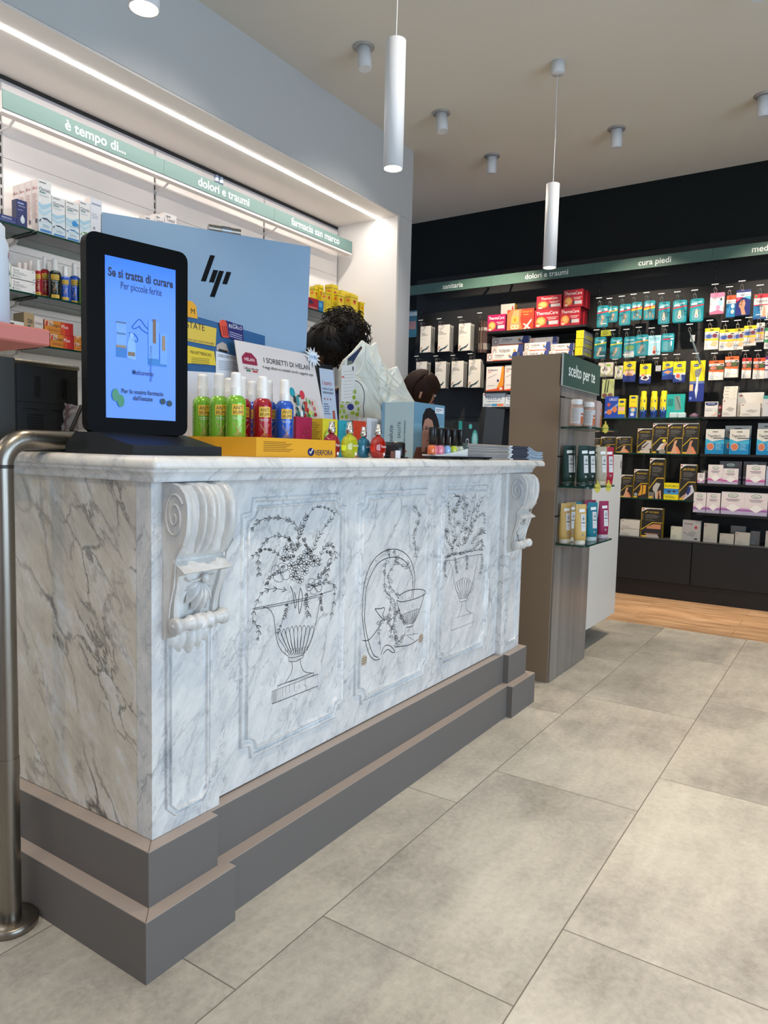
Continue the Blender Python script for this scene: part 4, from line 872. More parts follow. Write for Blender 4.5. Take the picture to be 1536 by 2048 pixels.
for i in range(9):
    m = MB(); zt0 = .0068; z0 = TZ+.0002+i*zt0; y0 = 1.252+.004*((i*5) % 3); n = 24; prof = []
    for k in range(n+1):
        s_ = k/n; x = x0+(x1-x0-.004*((i*3) % 4))*s_
        dz = -i*.0028*max(0, min(1, (s_-.80)/.1)); dz = dz*1.0
        prof.append((x, z0+dz))
    vs = []; 
    for k_, (x, z) in enumerate(prof): th = .0062-.0026*max(0, min(1, (k_/n-.80)/.1)); vs += [(x, y0, z), (x, y0, z+th), (x, y0+.145, z+th), (x, y0+.145, z)]
    fs = []; c1 = mat(['a89a8c', 'b4b0aa', '9a9c9e', 'b0a89e'][i % 4], .3)
    for k in range(n):
        b = 4*k; fs += [(b, b+4, b+5, b+1), (b+1, b+5, b+6, b+2), (b+2, b+6, b+7, b+3), (b+3, b+7, b+4, b)]
    fs += [(0, 1, 2, 3)]
    m.add(vs, fs, c1); m.add(vs[-4:], [(0, 3, 2, 1)], c1)
    # printed spine bands
    def band(a, b, col, zz0=.0006, zz1=.0056):
        v = []; ks = range(int(a*n), int(b*n)+1)
        for k in ks: x, z = prof[k]; v += [(x, y0-.0003, z+zz0), (x, y0-.0003, z+zz1)]
        m.add(v, [(2*j, 2*j+2, 2*j+3, 2*j+1) for j in range(len(ks)-1)], mat(col, .3))
    band(0, .1, '4a5a54'); band(.1, .55, ['9c938c', '8e8f90', 'b09a8c'][i % 3], .001, .003); band(.1, .42, 'cbbfb4', .0042, .0056); band(.56, .60, 'f0f0f0'); band(.62, .80, '14213c'); band(.8, 1, 'a9bccd' if i % 2 else '9db2c6', .0006, .0058)
    o = m.obj('magazine'); nm = ['bottom', 'second from the bottom', 'third from the bottom', 'fourth from the bottom', 'fifth from the bottom', 'sixth from the bottom', 'third from the top', 'second from the top', 'top'][i]
    tag(o, 'glossy magazine, '+nm+' of the pile at the far end of the counter', 'magazine', 'pile of magazines on the counter')

# white plastic carrier bag with note
random.seed(5)
y = 1.70; F7 = lambda a, b, Y=1.70: at_y(640+a/7.68, 660+b/7.68, Y)
out = [(300, 1960), (298, 1300), (300, 620), (330, 530), (365, 460), (500, 330), (640, 160), (700, 200), (790, 240), (862, 190), (885, 385), (960, 500), (1040, 610), (1110, 590), (1175, 560), (1250, 740), (1330, 920), (1445, 1100), (1445, 1500), (1430, 1960)]
t = thing('carrier_bag', 'large white plastic carrier bag with green leaf print and raised handles', 'bag', (F7(850, 1000).x, y, TZ))
BAG = mat('d9d8cc', .38, coat=.15); n = len(out)
m = MB(); b0 = Vector(t.location)
c = F7(850, 1250); 
def bagpt(k, s, side):
    a, b = out[k]; e = F7(a, b); e.z = max(e.z, TZ+.001); top = min(1, max(0, (e.z-TZ)/.30))
    p = Vector((c.x, y, max(TZ+.001, min(e.z, c.z+.02)))).lerp(e, s)
    bul = (1-s**3)*.055*(1-.55*top)
    fold = .007*math.sin(k*1.3+s*4)+.004*math.sin(k*2.9+s*7)
    return (p.x, y+side*(bul+.004)+fold*(1 if s < .98 else .3), p.z)
ns = 9; vs = []
for side in (-1, 1):
    for j in range(ns+1):
        for k in range(n): vs.append(Vector(bagpt(k, j/ns, side))-b0)
for si in range(2):
    o = si*(ns+1)*n
    m.add([], [], BAG)
base = len(m.v); m.add(vs, [(o+j*n+k, o+j*n+(k+1) % n, o+(j+1)*n+(k+1) % n, o+(j+1)*n+k) for o in (0, (ns+1)*n) for j in range(ns) for k in range(n)]+[(ns*n+k, ns*n+(k+1) % n, (ns+1)*n+ns*n+(k+1) % n, (ns+1)*n+ns*n+k) for k in range(n)], BAG)
m.obj('bag_body', t)
FB = lambda a, b, off=.0: (lambda p: Vector((p.x, y-.062-off, p.z))-b0)(F7(a, b, y-.062))
def flat(mb, pts, mt, off=0): mb.add([FB(a, b, off) for a, b in pts][::-1], [tuple(range(len(pts)))], mt)
m = MB(); flat(m, [(415, 545), (500, 520), (570, 400), (650, 275), (630, 245), (560, 320), (425, 440)], mat('25304e', .6)); flat(m, [(415, 545), (500, 520), (490, 470), (418, 480)], mat('6a6e5e', .6), .0004); flat(m, [(590, 330), (650, 275), (630, 245), (575, 305)], mat('4a3028', .6), .0004); m.obj('handle_opening', t)
m = MB()
for a, b, r1, r2 in ((505, 945, 14, 30), (540, 950, 15, 38), (522, 1035, 26, 34), (555, 1120, 24, 38), (335, 1170, 28, 30), (368, 1250, 26, 34), (310, 1260, 18, 40), (500, 1275, 36, 28), (570, 1295, 30, 34), (340, 1335, 26, 30), (405, 1335, 24, 34), (590, 1215, 16, 36), (592, 1120, 10, 30), (420, 1110, 26, 12), (350, 1110, 22, 10)):
    flat(m, [(a+r1*math.cos(q), b+r2*math.sin(q)) for q in [k*PI/8 for k in range(16)]], mat('8fa21f', .5))
flat(m, [(468+52*math.cos(q), 1183+50*math.sin(q)) for q in [k*PI/9 for k in range(18)]], mat('252b6c', .5), .0004)
m.tube([FB(a, b, .001) for a, b in smooth([(525, 770), (590, 800), (640, 860), (672, 950), (680, 1040), (662, 1180), (672, 1300), (650, 1400)], 5)], .0016, mat('23264c'), 6); m.obj('leaf_print', t)
m = MB(); flat(m, [(305, 540), (420, 552), (525, 530), (515, 760), (450, 1100), (300, 1100)], mat('dcd6cf', .6), .008)
for i in range(9): flat(m, [(330, 640+i*50), (500-i*4, 628+i*50), (500-i*4, 632+i*50), (330, 645+i*50)], mat('9a918c', .6), .0085)
flat(m, [(305, 712), (345, 708), (345, 732), (305, 736)], mat('d0605a'), .0088); flat(m, [(470, 560), (490, 565), (488, 625), (470, 620)], mat('4c4c4c'), .0088); m.obj('paper_note', t)
m = MB()
for l in ([(720, 240), (715, 450), (760, 680), (900, 960), (1000, 1100)], [(730, 460), (850, 620), (960, 760), (1150, 880), (1300, 1000)], [(560, 690), (640, 600), (700, 420)], [(575, 690), (680, 720), (760, 760)], [(960, 880), (1100, 960), (1400, 1090)], [(1040, 620), (1120, 720), (1280, 890)]):
    m.tube([FB(a, b, -.003) for a, b in smooth(l, 5)], .003, BAG, 6)
m.obj('creases', t)
# ---------------------------------------------------------------- taupe display stand with glass shelves
def glass_shelf(x0, x1, y0, y1, z, th=.008, r=.02):
    """plate in the xy plane with dark green edges"""
    m = MB(); c = rrect(x0, y0, x1, y1, r, 3); n = len(c)
    m.add([(a, b, z+th) for a, b in c], [tuple(range(n))], GLASS); m.add([(a, b, z) for a, b in c][::-1], [tuple(range(n))], GLASS)
    m.add([(a, b, z) for a, b in c]+[(a, b, z+th) for a, b in c], [(i, (i+1) % n, n+(i+1) % n, n+i) for i in range(n)], GEDGE); return m
def taupe():
    m, nt, b, N = newmat('taupe_laminate'); L = nt.links.new
    tc = N('ShaderNodeTexCoord'); mp = N('ShaderNodeMapping'); mp.inputs['Scale'].default_value = (14, 14, .25); L(tc.outputs['Object'], mp.inputs[0])
    n = N('ShaderNodeTexNoise'); n.inputs['Scale'].default_value = 1.3; n.inputs['Detail'].default_value = 5; L(mp.outputs[0], n.inputs['Vector'])
    r = ramp(nt, n.outputs[0], [(.3, '706760'), (.5, '7a736c'), (.7, '878079')]); L(r.outputs[0], b.inputs['Base Color']); b.inputs['Roughness'].default_value = .3; return m
TAU = taupe(); TAUP = mat('86725d', .5)
SX0, SX1, SY, STZ = 3.403, 3.985, 1.235, 1.632
t = thing('display_stand', 'tall taupe display column with a green header sign beyond the far counter end', 'display stand', (SX0, SY, 0))
w_ = SX1-SX0
MB().box(0, w_, .0, .255, 0, STZ, TAUP).obj('column', t)
m = MB()
zs = [0, .84, 1.135, 1.425, STZ-.12]
for a, b in zip(zs[:-1], zs[1:]): m.box(.012, w_-.012, -.008, 0, a+.003, b-.003, TAU)
m.obj('slat_front', t)
m = MB(); [m.box(.012, .060, -.0085, 0, z-.004, z+.004, mat('0a0a0a')) for z in zs[1:4]]; m.obj('slot', t)
m = MB().box(-.004, w_+.004, -.016, -.0085, STZ-.152, STZ+.004, mat('355048', .45)); m.box(-.0052, -.0042, -.017, -.008, STZ-.154, STZ+.005, mat('b8bdb8', .5)); m.box(-.004, w_+.004, -.0165, -.0085, STZ-.156, STZ-.152, mat('8c928d', .5))
m.text('scelto per te', (w_*.49, -.0166, STZ-.098), X3, Z3, .062, mat('dbe2dd', .5), maxw=.42, bold=.01); m.obj('header_sign', t)
shelves = {}
for k, z in (('lower', .700), ('middle', .984), ('upper', 1.272)):
    g = glass_shelf(0, .455, -.165, -.0085, 0); o = g.obj('glass_shelf', None, (SX0+.004, SY, z)); tag(o, k+' of the three glass shelves on the taupe column', 'shelf', 'glass shelves on the taupe column'); shelves[k] = z+.0085
# lotion tubes
def tube_geo(col, lab='cfcfcd', sticker=True, h=.198):
    m = MB(); n = 20; vs = []; prof = [(0, .029, .018), (.022, .029, .018), (.0221, .031, .0195), (.05, .0325, .0195), (.11, .032, .014), (.165, .030, .006), (h-.012, .029, .0018), (h, .029, .0012)]
    for z, a, b in prof:
        for i in range(n): q = 2*PI*i/n; vs.append((a*math.cos(q), b*math.sin(q), z))
    k = len(prof); fs = [(j*n+i, j*n+(i+1) % n, (j+1)*n+(i+1) % n, (j+1)*n+i) for j in range(k-1) for i in range(n)]
    m.add(vs, fs, mat(col, .5, spec=.25), True); m.add(vs[-n:], [tuple(range(n))], mat(col, .35)); m.add(vs[:n][::-1], [tuple(range(n))], mat(col, .35))
    return m
def lotion(col, cap, x, y, z, label, grp, lab='c9c9c8', rot=0, txt='1c2420'):
    t = thing('lotion_tube', label, 'tube', (min(max(x, SX0+.042), SX0+.425), y, z), -.7, grp)
    tube_geo(col).obj('tube_body', t)
    MB().lathe([(0, 0), (.0285, 0), (.0295, .003), (.0295, .0215), (0, .0215)], mat(cap, .35), n=22, sy=.66).obj('cap', t)
    m = MB(); f = lambda a, b, o=0: (a*1.2, -.0203+.0150*max(0, (b-.045)/.11)-.0006-o, b*1.2)
    P = lambda pts, c, o=0: m.add([f(a, b, o) for a, b in pts], [tuple(range(len(pts)))], mat(c, .5))
    P([(-.004, .055), (.016, .055), (.0155, .125), (-.004, .125)], lab); P([(-.012, .132), (.014, .134), (.0135, .146), (-.012, .144)], 'e2e2e2', .0002)
    for l in ([(.004, .1), (.008, .118)], [(.008, .098), (.012, .112)], [(.002, .108), (.012, .104)]): m.tube([f(a, b, .0005) for a, b in l], .0008, mat(txt), 4)
    P([(-.002, .088), (.014, .088), (.014, .0915), (-.002, .0915)], txt, .0003); P([(0, .075), (.012, .075), (.012, .0765), (0, .0765)], '8a8a8a', .0003)
    m.add([f(.004+.005*math.cos(q), .040+.005*math.sin(q), .0003) for q in [k*PI/5 for k in range(10)]], [tuple(range(10))], mat('8f8a80')); m.obj('label_print', t)
    return t
g = 'lotion tubes on the middle glass shelf'; z = shelves['middle']
mk = lambda F, px, py, z: at_z(px, py, z)
BR = lambda a, b, z: at_z(1090+a/8.906, 880+b/8.906, z)
for i, (a, b, col, lab, Y) in enumerate(((385, 735, '16302a', 'dark green lotion tube, leftmost on the middle glass shelf', 1.19), (440, 735, '132822', 'dark green lotion tube behind the leftmost one on the middle glass shelf', 1.2), (635, 745, '143029', 'dark green lotion tube at the front left corner of the middle glass shelf', 1.115), (800, 745, '122822', 'dark green lotion tube right beside the beige tubes', 1.13),
        (905, 745, '8a8070', 'beige lotion tube turned away behind the front beige one', 1.2), (1000, 745, 'b0a48c', 'beige lotion tube in front of the middle glass shelf beside the red one', 1.10), (1125, 740, 'a8203a', 'red lotion tube at the right end of the middle glass shelf', 1.105))):
    x = at_y(1090+a/8.906, 880+500/8.906, Y).x; lotion(col, col, x, Y, z, lab, g)
g = 'lotion tubes on the lower glass shelf'; z = shelves['lower']
for a, col, cap, lab, Y in ((320, 'c2a05e', 'b9b2a0', 'mustard lotion tube, leftmost on the lower glass shelf', 1.19), (450, 'a98d55', 'b9b2a0', 'mustard lotion tube behind the two front mustard ones', 1.20), (610, 'c9a763', 'c5bfae', 'mustard lotion tube with a white price sticker, front centre of the lower glass shelf', 1.115),
        (560, '1f6f7c', 'a8b8b8', 'teal lotion tube mostly hidden behind the front mustard one', 1.19), (830, '127488', '9fb4b6', 'teal lotion tube in front between the mustard and the magenta tubes', 1.12), (760, '8a1c48', 'b090a0', 'magenta lotion tube hidden behind the front teal one', 1.17), (960, '92204e', 'b090a0', 'magenta lotion tube behind the rightmost one on the lower glass shelf', 1.185), (1030, '95204e', 'a8a0a8', 'magenta lotion tube, rightmost on the lower glass shelf', 1.11)):
    x = at_y(1090+a/8.906, 880+1500/8.906, Y).x; lotion(col, cap, x, Y, z, lab, g)
# jars and transparent box on the upper shelf
z = shelves['upper']
def jar(x, y, label):
    t = thing('supplement_jar', label, 'jar', (x, y, z), -.6, group='supplement jars on the upper glass shelf')
    MB().lathe([(0, 0), (.027, 0), (.030, .004), (.031, .01), (.031, .085), (.027, .097), (.022, .101), (0, .101)], mat('a98c80', .12, coat=.6), n=26).obj('jar_body', t)
    MB().lathe([(.026, .100), (.0265, .122), (.025, .124), (0, .124)], mat('dad8d6', .35), n=26).obj('lid', t)
    m = MB(); n = 20
    def pt(a0, a1, z0, z1, c, rr=.0314):
        v = []
        for i in range(n+1): a = a0+(a1-a0)*i/n; v += [(rr*math.cos(a), rr*math.sin(a), z0), (rr*math.cos(a), rr*math.sin(a), z1)]
        m.add(v, [(2*i, 2*i+2, 2*i+3, 2*i+1) for i in range(n)], mat(c, .5))
    pt(-PI, 0, .012, .085, 'c3bdb9'); pt(-1.5, -.55, .012, .045, 'b8613a', .0317); pt(-1.5, -.55, .052, .060, 'a5503a', .0317); pt(-1.45, -.6, .066, .083, 'b4c4d0', .0317)
    for i in range(9): pt(-3.0, -1.75-.05*(i % 3), .078-.007*i, .0805-.007*i, '8d8985', .0317)
    m.obj('label', t); return t
jar(at_y(1152, 840, 1.13).x, 1.13, 'clear supplement jar with a white lid, left one on the upper glass shelf')
jar(at_y(1176, 840, 1.13).x+.004, 1.13, 'clear supplement jar with a white lid, right one beside the transparent box')
x0 = at_y(1192, 850, 1.10).x+.012
t = thing('transparent_box', 'pinkish transparent folding box beside the jars on the upper glass shelf', 'box', (x0, 1.10, z))
MB().box(0, .055, 0, .09, 0, .135, mat('c9b4b0', .2, alpha=.75), bev=.001).obj('box_shell', t)
m = MB().box(.056, .088, .004, .08, 0, .128, mat('b7a7a4', .2, alpha=.8)); m.box(.057, .087, .0025, .0035, 0, .065, mat('9a5f30', .4)); m.box(.06, .085, .002, .003, .085, .098, mat('b86a4a')); m.obj('inner_carton', t)
def price_star(px, py, Y, label, z0=None):
    p = at_y(px, py, Y); m = MB(); st = []
    for i in range(24): a = 2*PI*i/24; r = .027 if i % 2 else .019; st.append((r*.75*math.cos(a), r*math.sin(a)))
    m.prism(st, (0, 0, 0), X3, Z3, -Y3, .001, mat('c5b414', .5)); m.text('9.90', (0, -.0003, -.004), X3, Z3, .009, mat('3a3a20'), maxw=.026)
    m.box(-.003, .003, .001, .004, .012, .036, mat('c5b414', .5)); tag(m.obj('price_star', None, p, -.7), label, 'price tag', 'yellow price stars on the glass shelves')
price_star(1211, 857, 1.063, 'yellow star price tag hanging from the upper glass shelf')
price_star(1195, 976, 1.063, 'yellow star price tag, left one on the middle glass shelf')
price_star(1217, 974, 1.063, 'yellow star price tag, right one on the middle glass shelf')

# white counter behind the stand
t = thing('white_cabinet', 'plain white second service counter behind the taupe column, raised on a recessed base', 'counter', (3.99, 1.245, 0))
MB().box(0, .625, 0, .55, .143, 1.155, mat('d2cfc8', .4), bev=.002).obj('body', t)
MB().box(.0, .45, .12, .5, 0, .142, mat('5a5c60', .5)).obj('recessed_base', t)
MB().box(.592, .606, -.001, 0, 1.07, 1.118, mat('4a2024', .4)).obj('small_badge', t)
# ---------------------------------------------------------------- dark wall unit
PX = 6.40; XC = 6.089; HX = 6.12
YU = [3.882, 2.942, 2.000, 1.062, .122, -.818]     # bay uprights
PAN = mat('252525', .5, spec=.3); CAB = mat('1d1e20', .5, spec=.3); GREEN = mat('48665c', .5)
names = ['sanitary', 'pain relief', 'foot care', 'wound care', 'rightmost']
zt0 = 2.885; seams = [zt0, 2.55, 2.20, 1.85, 1.50, 1.15, .80, .49]
for i in range(5):
    y1, y0 = YU[i], YU[i+1]
    t = thing('wall_shelving', 'dark grey slatted wall panelling with slotted upright, '+names[i]+' bay of the back wall', 'shelving', (PX, y0, 0), group='dark shelving bays along the back wall')
    m = MB()
    for a, b in zip(seams[1:], seams[:-1]): m.box(0, .018, .010, y1-y0-.010, a+.0015, b-.0015, PAN)
    m.obj('back_panel', t)
    m = MB().box(.004, .018, -.010, .010, .49, zt0, mat('0c0c0d', .5))
    for k in range(42): m.box(.0025, .0045, -.004, .004, .55+k*.055, .58+k*.055, mat('2e2e2e'))
    m.obj('upright', t)
    t = thing('base_cabinet', 'low dark grey base cabinet under the '+names[i]+' bay of the back wall', 'cabinet', (XC, y0, 0), group='dark base cabinets along the back wall')
    w_ = y1-y0
    MB().box(.012, .33, .002, w_-.002, .134, .478, CAB).obj('carcass', t); MB().box(0, .0115, .004, w_-.004, .138, .476, CAB).obj('drawer_front', t)
    MB().box(-.002, .33, .001, w_-.001, .479, .487, mat('3a3b3d', .4)).obj('top_board', t); MB().box(.012, .3, 0, w_, 0, .133, mat('0a0a0b', .5)).obj('plinth', t)
    s = thing('category_sign', 'narrow dark green sign over the '+names[i]+' bay of the back wall', 'sign', (6.20, y0, 2.68), group='green category signs over the dark shelving')
    z0, z1 = 2.693-2.68, 2.786-2.68
    MB().box(0, .006, .001, w_-.001, z0, z1, GREEN).obj('sign_board', s)
    for q in (.12, w_-.12): MB().box(.006, PX-6.2, q-.006, q+.006, z0+.03, z0+.05, PAN).obj('sign_bracket', s)
    txt = ['sanitaria', 'dolori e traumi', 'cura piedi', 'medicazione', ''][i]
    if txt:
        ya = at_x([906, 1092, 1307, 1548, 0][i], 560, 6.2).y; ln = [.295, .60, .36, .50, 0][i]
        m = MB(); m.text(txt, (-.0006, ya-y0, z0+.026), -Y3, Z3, .046, mat('dfe6e2', .5), maxw=ln, bold=.012); m.obj('lettering', s)

# ---------------------------------------------------------------- packs
SM = '9a9a9a'
def st_box(face, side=None, ops=()): return dict(k='box', c=face, s=side or face, ops=list(ops))
def fig(pts, c): return ('p', pts, c)
def S_therma(c='a91428', s='7c1220'): return st_box(c, s, [('r', 0, 0, 1, .06, s), ('t', 'ThermaCare', .5, .80, .17, 'ece4e0', .86), ('e', .26, .36, .20, .25, 'd9823a'), ('e', .26, .36, .13, .17, 'e0a860'), ('e', .14, .20, .09, .09, 'cf5a30'), ('e', .16, .14, .09, .07, 'dcb59a'), ('r', .50, .52, .92, .56, 'cdaaa6'), ('r', .56, .44, .86, .48, 'd9b6b0'), ('r', .58, .16, .95, .36, 'b9b4b4'), ('r', .50, .14, .58, .38, '3a3238')])
S_thermap = S_therma('9c1450', '6f1238')
S_back = st_box('c9341c', '8c1c14', [('p', [(.0, 0), (.0, .8), (.15, 1), (.55, 1), (.5, .5), (.6, 0)], 'c06a3c'), ('p', [(.12, .1), (.15, .6), (.25, .95), (.45, .95), (.45, .5), (.5, .1)], 'd08a5a'), ('e', .3, .5, .12, .17, 'e0a03a'), ('e', .3, .5, .06, .1, 'c87830'), ('r', .16, .05, .44, .24, 'e0c0a8'), ('e', .23, .15, .05, .05, 'd08a4a'), ('e', .36, .15, .05, .05, 'd08a4a'), ('t', 'Dolor-X', .76, .86, .10, 'e8962a', .4), ('r', .6, .7, .8, .73, 'e09a4a'), ('p', [(.62, .02), (.72, .02), (.95, .45), (.90, .48)], 'b9b4b0'), ('p', [(.6, .28), (.66, .3), (.9, .04), (.82, .02)], 'b9b4b0')])
S_emo = st_box('a9a49c', 'b08a20', [('t', 'emosan', .5, .66, .2, '2a2624', .8), ('e', .86, .82, .06, .1, 'a02a2a'), ('l', .12, .42, .9, 4, .1, '6f6a64')])
def S_volt(w='d6d0ca'): return st_box(w, 'bdb8b6', [('r', 0, 0, .20, 1, 'd0b4ac'), ('e', .10, .5, .065, .36, '98928e'), ('e', .10, .5, .03, .18, 'd8d4d2'), ('p', [(.20, 0), (1, 0), (1, .25), (.7, .1), (.2, .16)], 'cf6a50'), ('p', [(.80, .3), (.86, 1), (1, 1), (1, 0), (.88, 0)], '28356e'), ('t', 'Voltaren', .42, .70, .26, '26283c', .36), ('r', .26, .38, .5, .44, '9a96a0'), ('e', .74, .6, .04, .13, 'c98a2a'), ('e', .77, .45, .03, .16, '2c5a9a')])
S_voltbig = st_box('d8d2cb', 'c04a20', [('p', [(.55, 0), (.8, .45), (.9, 1), (1, 1), (1, 0)], 'd98a28'), ('p', [(0, 0), (1, 0), (1, .22), (.6, .1), (0, .05)], 'c8502c'), ('t', 'Voltaren', .35, .86, .10, '26283c', .56), ('t', '400', .18, .77, .07, 'c8604a', .2), ('p', [(.1, .52), (.6, .68), (.6, .7), (.1, .55)], 'a09a94'), ('e', .68, .42, .06, .06, '3a3a5c'), ('r', .1, .22, .5, .24, 'a8a29c'), ('e', .86, .1, .08, .05, 'e0d8d0')])
S_nex = st_box('cdd4d8', '9fb4bc', [('t', 'Nexcare', .5, .66, .26, '1f3f7c', .72), ('r', .04, .84, .12, .94, 'b02a30'), ('t', 'ColdHot Therapy Pack', .5, .40, .09, '3a4a6c', .6), ('r', .05, .1, .4, .2, '8a9ab0'), ('r', .42, .06, .65, .22, '3a8ab8'), ('r', .65, .06, .95, .22, 'd0764a')])
S_yel = st_box('d8cc1a', '8c8f86', [('r', 0, 0, 1, .05, '7a7418'), ('r', .72, .3, .76, .75, '8a8420')])
def S_sleeve(w): return dict(k='card', c='d5d1c6', s='2b3440', ops=[('t', w, .33, .72, .055, '2a2a2c', .45), ('t', 'SUPPORT', .42, .655, .052, '2a2a2c', .62), ('r', .10, .86, .3, .88, 'c9a08c'), ('r', .1, .5, .45, .51, 'a9a49c'), ('p', [(.08, .02), (.2, .10), (.45, .13), (.72, .2), (.86, .27), (.82, .19), (.66, .11), (.4, .07), (.22, 0)], '20383c'), ('p', [(.04, .04), (.16, .15), (.24, .2), (.12, .2), (.04, .12)], 'a06048'), ('r', .84, .03, .9, .05, 'b04a4a')])
def S_comp(band='b8283c', var=0, c='127f8c'):
    o = [('t', 'Compeed', .5, .86, .10, 'b9dde0', .72), ('p', [(0, .62), (1, .70), (1, .755), (0, .68)], band)]
    if var == 0: o += [('r', .08, .71, .38, .79, 'd6d6d6'), ('e', .78, .80, .14, .05, 'd2dcc8'), ('p', [(.3, .14), (.45, .12), (.52, .3), (.66, .42), (.5, .56), (.36, .54), (.44, .36)], 'c89a78'), ('e', .5, .34, .08, .06, 'a8603c')]
    if var == 1: o += [('p', [(0, .52), (1, .6), (1, .7), (0, .62)], 'd9a02a'), ('r', .1, .72, .8, .8, 'd8d8d4'), ('p', [(.15, .1), (.3, .3), (.34, .16)], 'c07850'), ('p', [(.46, .22), (.6, .5), (.66, .24)], 'd0a884'), ('p', [(.76, .08), (.84, .3), (.95, .1)], 'b06a48')]
    if var == 2: o += [('e', .5, .34, .22, .22, '0e6470'), ('p', [(.42, .5), (.5, .56), (.58, .5), (.62, .3), (.5, .16), (.38, .3)], 'd0b898'), ('e', .5, .26, .14, .09, 'd8e0dc'), ('e', .5, .26, .07, .05, 'a8503c'), ('r', .08, .74, .5, .80, 'd6d6d6')]
    if var == 3: o += [('e', .5, .48, .4, .12, '6f8f2a'), ('r', .1, .04, .9, .30, 'd0ccc8'), ('r', .1, .66, .9, .70, '9aa8a8')]
    if var == 4: o += [('p', [(.22, .14), (.36, .12), (.62, .4), (.6, .52), (.44, .5)], 'd0a884'), ('e', .66, .76, .12, .05, 'e0e0d8')]
    return dict(k='blister', c=c, s='0c5f6b', ops=o)
S_light = dict(k='bag', c='9cc8d4', s='6fa4b4', ops=[('r', .1, .78, .9, .9, '7fb4c4'), ('r', .12, .62, .88, .68, 'd4e2e4'), ('p', [(.35, .05), (.65, .05), (.6, .45), (.4, .45)], 'd8a090'), ('e', .5, .15, .12, .08, 'b84a48')])
S_teal = dict(k='blister', c='13828f', s='0c5f6b', ops=[('t', 'Compeed', .5, .86, .10, 'b9dde0', .72), ('r', .1, .66, .7, .73, 'b8283c'), ('r', .72, .66, .94, .73, 'd0d4d4'), ('e', .78, .45, .07, .15, 'b9d4d8')]+[('r', .12, .12+.1*i, .5, .14+.1*i, '6fb8c0') for i in range(5)])
def S_lime(): return dict(k='bag', c='cfc4bc', s='9c968c', ops=[('e', .5, .45, .44, .38, '9aa83a'), ('e', .5, .48, .38, .34, 'd4cfc4'), ('p', [(.4, .45), (.44, .8), (.5, .5)], '5a4a3c'), ('p', [(.5, .4), (.62, .75), (.6, .42)], '6a5848'), ('p', [(.3, .4), (.3, .62), (.42, .42)], '8a6a54'), ('e', .7, .8, .16, .08, '8ab02a'), ('r', 0, 0, 1, .12, '8e8a82')])
def S_scholl(v=0, tall=False):
    o = [('r', 0, 0, 1, .36, '1c2f72'), ('r', 0, .36, 1, .46, 'c8c4b0'), ('e', .5, .80, .24, .075 if not tall else .03, '22386c'), ('t', 'Scholl', .5, .80, .06 if not tall else .028, 'c8ccd8', .36)]
    if v == 0: o += [('r', .15, .3, .85, .62, 'd8b49a'), ('p', [(.2, .3), (.4, .45), (.7, .4), (.8, .3)], 'b5805c'), ('r', .1, .56, .9, .6, '8a7a28')]
    if v == 1: o += [('p', [(.1, .22), (.3, .46), (.75, .42), (.88, .24), (.6, .14)], 'd8d0cc'), ('p', [(.25, .25), (.5, .40), (.76, .28), (.5, .2)], '382c30'), ('e', .3, .42, .14, .06, 'c8705a')]
    if v == 2: o += [('e', .42, .30, .26, .16, 'a8b8c8'), ('e', .42, .30, .17, .11, 'c8503c'), ('e', .62, .17, .14, .1, '8c98a4'), ('r', .1, .55, .9, .66, 'a8a430')]
    if v == 3: o += [('p', [(0, .5), (1, .7), (1, .3), (0, .2)], '2a5aa0'), ('p', [(.1, .4), (.5, .5), (.9, .45), (.6, .3)], 'd0885c'), ('r', .15, .62, .85, .66, 'b8503c')]
    return dict(k='card', c='d8c81c', s='1c2f72', ops=o)
S_file = dict(k='card', c='d6c61c', s='1c2f72', ops=[('r', 0, 0, 1, .46, '1b2c78'), ('r', 0, .44, 1, .50, '5a6a9a'), ('e', .4, .885, .2, .035, '22386c'), ('t', 'Scholl', .4, .885, .028, 'c8ccd8', .3), ('p', [(.32, .77), (.76, .82), (.72, .70), (.62, .60), (.40, .60), (.34, .66)], '6f7274'), ('p', [(.44, .60), (.62, .60), (.58, .46), (.60, .28), (.50, .05), (.38, .26), (.46, .46)], 'aeb8c4'), ('p', [(.46, .58), (.52, .58), (.5, .3), (.47, .16), (.42, .28), (.48, .45)], 'dde2e8'), ('r', .02, .26, .26, .42, 'c8a878'), ('e', .12, .08, .09, .04, '6c86c4')])
S_pale = dict(k='bag', c='b4bc80', s='8a9060', ops=[('p', [(.3, .95), (.38, .95), (.3, .3), (.2, .3)], '3c4428'), ('p', [(.5, .95), (.58, .95), (.5, .3), (.4, .3)], '3c4428'), ('e', .25, .15, .2, .12, '7c5248'), ('e', .7, .15, .2, .12, '7c5248'), ('r', .6, .7, .95, .9, 'a8b070')])
S_urgo = st_box('2244a0', '183078', [('t', 'URGO', .62, .86, .12, 'd8dcec', .6), ('p', [(0, .3), (.4, .4), (1, .7), (1, .6), (.5, .3), (0, .2)], '7a9ad0'), ('e', .35, .28, .2, .12, 'c8764a'), ('e', .75, .4, .18, .14, 'c8764a'), ('e', .3, .62, .12, .08, 'c0503c')])
S_schs = st_box('d8c81c', 'a8a020', [('e', .5, .84, .34, .06, '22386c'), ('r', .15, .60, .85, .64, '6c8a2a'), ('r', .1, .34, .9, .56, 'd8a8a0'), ('e', .5, .3, .3, .08, 'd8c030'), ('r', 0, 0, 1, .20, '1c4f96')])
S_scht = st_box('d8c81c', 'b8c890', [('e', .5, .90, .34, .045, '22386c'), ('r', .2, .7, .8, .72, '9a9030'), ('r', 0, 0, 1, .46, '24408c'), ('e', .5, .36, .36, .11, '5aa0b8'), ('e', .5, .36, .22, .07, 'd8b08c'), ('r', .1, .46, .9, .5, 'c8602c'), ('e', .45, .16, .25, .08, 'b8c4e0')])
